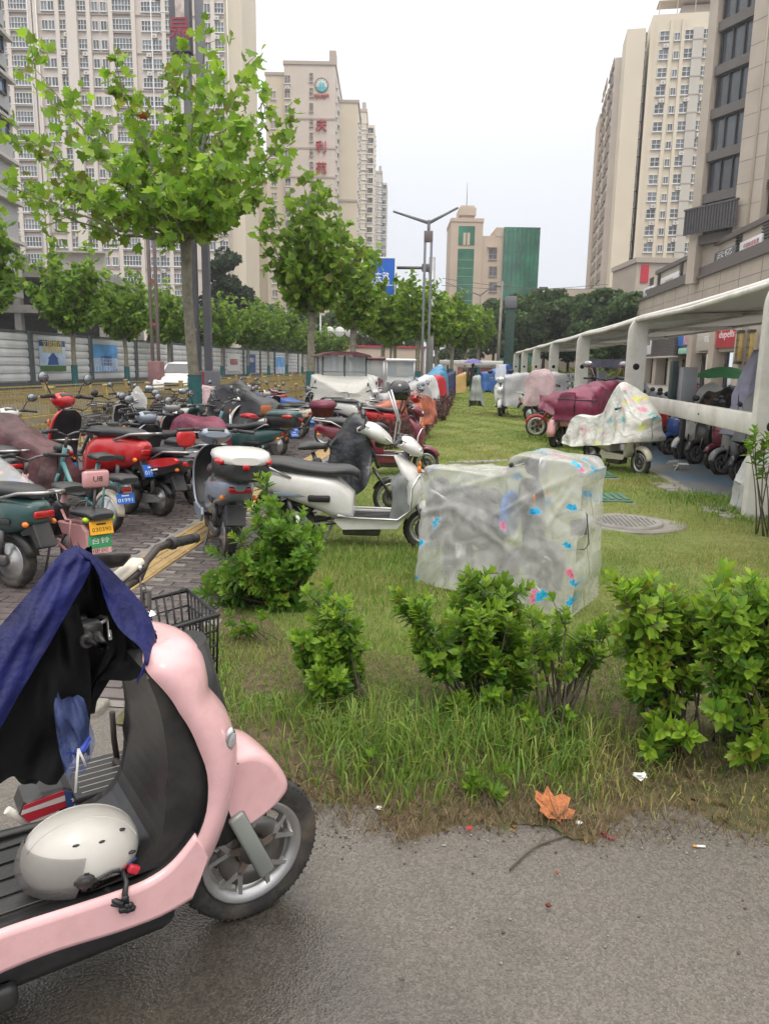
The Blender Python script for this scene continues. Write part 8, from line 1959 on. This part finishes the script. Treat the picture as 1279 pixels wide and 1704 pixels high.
# woven white sack beside the kerb
SACK = cloth('white_woven_sack', (.55, .55, .54), .45, .7, 18, var=.15, transl=.15)
drape('sack', 'tall white woven sack slumped at the end of the shelter kerb', [(-.26, .35, .10, .03, .2), (-.15, .62, .12, .02, .26), (0, .82, .10, .02, .30), (.14, .70, .12, .02, .28), (.28, .40, .12, .03, .22)], SACK, (P(1256, 840, 8.3).x + .05, 8.3, 0), R(10), 'sack', None, 70, .035, 7, 36, freq=1.6)
q = MB(); g = G(1125, 785)
for k in range(5): q.rbox((g.x + rnd.uniform(-.08, .08), g.y + rnd.uniform(-.06, .06), .06 + .02 * k), (.16, .1, .012), .004, 0, None, Matrix.Rotation(rnd.uniform(-.8, .8), 4, 'X') @ Matrix.Rotation(rnd.uniform(-1, 1), 4, 'Y'))
tag(q.build('crumpled_paper', WHITEP), 'crumpled white paper on the worn blue floor by the kerb', 'paper')
# blue covered bikes at the very end of the lawn
for k, (px, Y_, m_, lab) in enumerate(((812, 45, BLUC, 'blue plastic covered scooter past the white round nosed one'), (800, 50, BLUC, 'another blue covered scooter at the end of the lawn'), (826, 48, GRYC, 'grey covered scooter among the blue ones at the lawn end'))):
    x = P(px, 640, Y_).x; put(protoA, x, Y_, 20, lab.replace('covered scooter', 'sheeted scooter frame'), WHT, group='scooters on the right of the lawn')
    drape('scooter_cover', lab, [(-.4, .95, .2, .1, .3), (.3, 1.1, .24, .1, .36), (.9, 1.4, .24, .1, .38), (1.2, 1.1, .15, .2, .3)], m_, (x, Y_, 0), R(20), 'scooter cover', 'scooter covers', 80 + k, .04, 4, 24)
for p_ in (protoA, protoB, protoE):
    for c in list(p_.children_recursive): bpy.data.objects.remove(c)
    bpy.data.objects.remove(p_)

# ================================================================ CAR, PERSON, LITTER
car = empty('parked_car', (-12.6, 33, 0), R(-78), 'white sedan on the road behind the golden railing', 'car')
CW = paint(.72, .72, .72)
prof = [(-2.2, .45), (-2.2, .8), (-2.05, .93), (-1.5, .98), (-.9, 1.36), (-.2, 1.45), (.35, 1.40), (1.05, .98), (1.9, .86), (2.2, .68), (2.25, .42), (2.15, .28), (-2.1, .28)]
pr = smooth_pts(prof + [prof[0]], 3)[:-1]; rings = []
for y, k in ((-.86, .90), (-.85, .96), (-.78, 1.0), (-.5, 1.02), (0, 1.03), (.5, 1.02), (.78, 1.0), (.85, .96), (.86, .90)):
    rings.append([(p_[0] * (.985 if abs(y) > .8 else 1), y * (1 if p_[1] < 1.0 else 1 - .30 * (p_[1] - 1.0) / .45), .28 + (p_[1] - .28) * k) for p_ in pr])
MB().loft(rings, 0, True, True).build('body', CW, car)
CG = mat('car_glass', (.03, .035, .04), .05, spec=.8, var=.1)
for s_ in (-1, 1):
    MB().loft([[(p_[0], s_ * (.845 - .24 * (p_[1] - 1.0) / .45 + d_), p_[1]) for p_ in ((-1.2, 1.0), (-.80, 1.30), (-.2, 1.38), (.3, 1.33), (.85, 1.0))] for d_ in (.0, .015)], 0, False, True).build('side_window', CG, car)
    w_ = MB().lathe(tyre_prof(.32, .1), 24, 0, None, 'Y').mesh('tyre', [RUBBER]); r_m = MB().lathe([(.001, -.1), (.18, -.1), (.2, -.06), (.2, .06), (.18, .1), (.001, .1)], 20, 0, None, 'Y').mesh('wheel', [SILVER])
    for x in (-1.35, 1.38): a = link('wheel', r_m, car); a.location = (x, s_ * .8, .32); link('tyre', w_, a)
    MB().ell((2.08, s_ * .62, .66), (.16, .18, .08), 12, 8).build('headlight', LENS, car); MB().rbox((.8, s_ * .95, 1.0), (.12, .18, .12), .04).build('wing_mirror', CW, car)
MB().loft([[(1.02, -.62, 1.0), (1.02, .62, 1.0), (.42, .52, 1.39), (.42, -.52, 1.39)], [(1.05, -.62, 1.02), (1.05, .62, 1.02), (.45, .52, 1.41), (.45, -.52, 1.41)]], 0, False, True).build('windscreen', CG, car)
MB().rbox((2.25, 0, .55), (.05, .8, .16), .03).build('grille', BLACK, car)
# person walking away under an umbrella
def person(name, lab, loc, rz, top, legs, h=1.68):
    o = empty(name, loc, rz, lab, 'person')
    J = {'pel': (0, 0, .95, .14), 'sp': (0, .0, 1.15, .13), 'ch': (0, .02, 1.34, .16), 'nk': (0, .0, 1.47, .055), 'hd': (.02, 0, 1.58, .095), 'tp': (.02, 0, 1.67, .08)}
    for s_, n_ in ((1, 'l'), (-1, 'r')):
        J.update({'hp' + n_: (0, s_ * .09, .90, .10), 'kn' + n_: (.06 * s_, s_ * .095, .48, .065), 'an' + n_: (.02 + .12 * s_ * -1, s_ * .1, .08, .045), 'to' + n_: (.15 + .12 * s_ * -1, s_ * .11, .04, .04), 'sh' + n_: (0, s_ * .19, 1.39, .065)})
    J.update({'ell': (-.02, .26, 1.14, .048), 'hal': (.08, .27, .92, .036), 'elr': (.10, -.24, 1.15, .048), 'har': (.26, -.14, 1.26, .036)})
    E_ = [('pel', 'sp'), ('sp', 'ch'), ('ch', 'nk'), ('nk', 'hd'), ('hd', 'tp'), ('pel', 'hpl'), ('pel', 'hpr'), ('hpl', 'knl'), ('knl', 'anl'), ('anl', 'tol'), ('hpr', 'knr'), ('knr', 'anr'), ('anr', 'tor'), ('ch', 'shl'), ('ch', 'shr'), ('shl', 'ell'), ('ell', 'hal'), ('shr', 'elr'), ('elr', 'har')]
    ks_ = list(J); me = bpy.data.meshes.new('body'); k_ = h / 1.7
    me.from_pydata([(J[k][0] * k_, J[k][1] * k_, J[k][2] * k_) for k in ks_], [(ks_.index(a), ks_.index(b)) for a, b in E_], [])
    ob = link('body', me, o); ob.modifiers.new('skin', 'SKIN'); sv = me.skin_vertices[0].data if me.skin_vertices else None
    if sv is None:
        me.attributes.new('skin', 'FLOAT', 'POINT')
    else:
        for i, k in enumerate(ks_): sv[i].radius = (J[k][3] * k_, J[k][3] * k_ * 1.0); sv[i].use_root = (i == 0)
    ob.modifiers.new('sub', 'SUBSURF').levels = 1; ob.modifiers['sub'].render_levels = 2; me.materials.append(top)
    MB().loft([sect(0, 0, .01, .01, 14)[:], ], 0) if False else None
    q = MB(); q.ell((.01 * k_, 0, 1.60 * k_), (.108 * k_, .1 * k_, .115 * k_), 14, 9); q.build('hair', BLACK, o)
    return o
pp = P(785, 645, 46); pe = person('person', 'person in dark clothes walking away under a purple umbrella at the lawn end', (pp.x, 46, 0), R(95), mat('dark_clothes', (.03, .03, .04), .8, var=.2), None)
ub = empty('umbrella', (pp.x + .02, 46.1, 0), 0, 'open purple and red umbrella held by the walking person', 'umbrella'); PUR = cloth('purple_umbrella_cloth', (.14, .12, .38), .5, .2, 8, transl=.2, var=.6); rg = []
for i in range(6):
    t = i / 5; rg.append([(.58 * t * math.cos(2 * math.pi * k / 24) + .001, .58 * t * math.sin(2 * math.pi * k / 24), 1.98 - .27 * t ** 1.8) for k in range(24)])
MB().loft(rg, 0, True, False).build('canopy', PUR, ub); MB().tube([(.14, .26, 1.24), (0, 0, 2.0)], .01, 6).build('shaft', STEELD, ub)

# litter at the edge of the asphalt
g = G(925, 1362); dl = tag(link('fallen_leaf', np_mesh('fallen_leaf', *fan([(0, -.12, .0), (.06, .0, .02), (.34, -.08, .10), (.52, .14, .16), (.40, .30, .06), (.56, .52, .18), (.42, .74, .10), (.2, .72, .02), (.08, 1.0, .12), (-.12, .78, .03), (-.34, .86, .16), (-.46, .62, .08), (-.36, .4, .04), (-.52, .22, .14), (-.32, .02, .06), (-.06, .02, .01)], -.02), [mat('dry_leaf', (.40, .135, .045), .6, var=.3, scale=9, bump=.4)], False, None)), 'large dry orange plane leaf lying on the asphalt edge', 'leaf')
dl.location = (g.x, g.y - .05, .028); dl.scale = (.125, .125, .125); dl.rotation_euler = (.35, .1, .4)
q = MB(); vn = MB()
for a in ((.45, .16), (.5, .55), (.06, .95), (-.4, .66), (-.46, .22)): vn.tube([(0, -.02, -.0), (a[0] * .5, .2 + a[1] * .4, .035), (a[0], a[1], .11)], [.014, .01, .005], 4)
vn.tube([(0, 0, 0), (.02, -.3, .05), (.06, -.5, .08)], [.014, .012, .01], 4); vn.build('leaf_vein', mat('leaf_vein', (.26, .09, .03), .7), dl)
pts = [G(*a, .008) for a in ((848, 1447), (870, 1425), (893, 1407), (920, 1397), (957, 1385))]; tag(MB().tube(smooth_pts([tuple(p_) for p_ in pts], 4), .0035, 6).tube([pts[2], pts[2] + Vector((.03, .05, .004))], .002, 5).build('twig', BARK2), 'thin curved brown twig on the asphalt below the orange leaf', 'twig')
pts = [G(*a, .008) for a in ((1000, 1384), (1010, 1392), (1022, 1397))]; tag(MB().tube(pts, .004, 6).build('twig', REDF), 'short dark red twig right of the orange leaf', 'twig')
g = G(1165, 1411); c_ = empty('cigarette_butt', (g.x, g.y, .006), .05, 'white cigarette butt with tan filter on the asphalt', 'cigarette butt'); MB().tube([(-.014, 0, 0), (.014, 0, .0)], .0038, 10).build('paper_tube', WHITEP, c_); MB().tube([(-.025, 0, 0), (-.0142, 0, 0)], .0039, 10).build('filter', mat('filter_tan', (.55, .27, .08), .8), c_)
def scrap(px, py, s_, m_, lab, name='paper_scrap', z=.012):
    g = G(px, py); q = MB()
    for k in range(4):
        a = rnd.uniform(0, 3); q.add([(math.cos(a + t) * s_ * rnd.uniform(.5, 1), math.sin(a + t) * s_ * rnd.uniform(.4, .8), rnd.uniform(0, s_ * .7)) for t in (0, 1.2, 2.6, 4.1)], [(0, 1, 2, 3)])
    o = q.build(name, m_); o.location = (g.x, g.y, z); tag(o, lab, 'scrap' if 'scrap' in name else 'leaf'); return o
scrap(780, 1386, .014, mat('red_scrap', (.7, .03, .05), .6), 'bright red paper scrap at the asphalt edge')
scrap(962, 1377, .016, WHITEP, 'white paper scrap touching the orange leaf')
scrap(1062, 1320, .03, WHITEP, 'torn white tissue caught in the dry grass under the yellow green shrub', z=.06)
scrap(630, 1352, .015, WHITEP, 'pale leaf scrap on the soil left of the red one')
scrap(668, 1638, .010, BARK2, 'dark leaf crumb low on the bare asphalt', 'leaf_crumb'); scrap(912, 1515, .014, mat('crumb_red', (.12, .03, .02), .8), 'dark red leaf crumb on the asphalt right of centre', 'leaf_crumb'); scrap(927, 1460, .010, mat('crumb_brown', (.2, .07, .03), .8), 'small brown leaf crumb below the curved twig', 'leaf_crumb')
q = MB()
for k in range(260):
    px, py = rnd.uniform(480, 1279), 1375 + abs(rnd.gauss(0, 26)) + (rnd.random() < .12) * rnd.uniform(0, 220); g = G(px, py); s_ = rnd.uniform(.002, .006)
    q.ell((g.x, g.y, s_ * .4), (s_, s_ * rnd.uniform(.6, 1.2), s_ * .6), 5, 4, rnd.randint(0, 1))
tag(q.build('grit', [BARK2, CONC]), kind='stuff')
n = 320; x = nrs.uniform(-1.2, 2.2, n); y = edge_y(x) + nrs.gamma(1.3, .14, n) - .03; cc = np.array([.26, .17, .08]) * nrs.uniform(.4, 1.5, n)[:, None]
tag(link('leaf_litter', leaf_mesh('leaf_litter', np.stack([x, y, hz(x, y) + .012], 1), rand_rot(n, .35), nrs.uniform(.015, .04, n), OVAL_LEAF, cc)), kind='stuff')

for o in sc.objects:
    l_ = o.get('label', '')
    if any(k in l_ for k in ('maroon cover stretched', 'magenta maroon', 'pink tinted', 'long silver tarp', 'red electric bike with clear', 'white round nosed', 'sage green', 'small pink rear')) and o.get('group') in ('scooters on the right of the lawn', 'scooter covers', 'scooter rain covers', None): o.scale = [q_ * 1.22 for q_ in o.scale]

# ---------------------------------------------------------------- thin damp air
HZ = bpy.data.materials.new('haze'); HZ.use_nodes = True; hn_ = HZ.node_tree.nodes; hn_.remove(hn_['Principled BSDF'])
pvn = hn_.new('ShaderNodeVolumePrincipled'); pvn.inputs['Color'].default_value = (.93, .95, 1, 1); pvn.inputs['Density'].default_value = .00055; pvn.inputs['Anisotropy'].default_value = .3
HZ.node_tree.links.new(pvn.outputs[0], hn_['Material Output'].inputs['Volume'])
tag(MB().box((0, 170, 51), (460, 480, 106)).build('haze', HZ), kind='stuff')
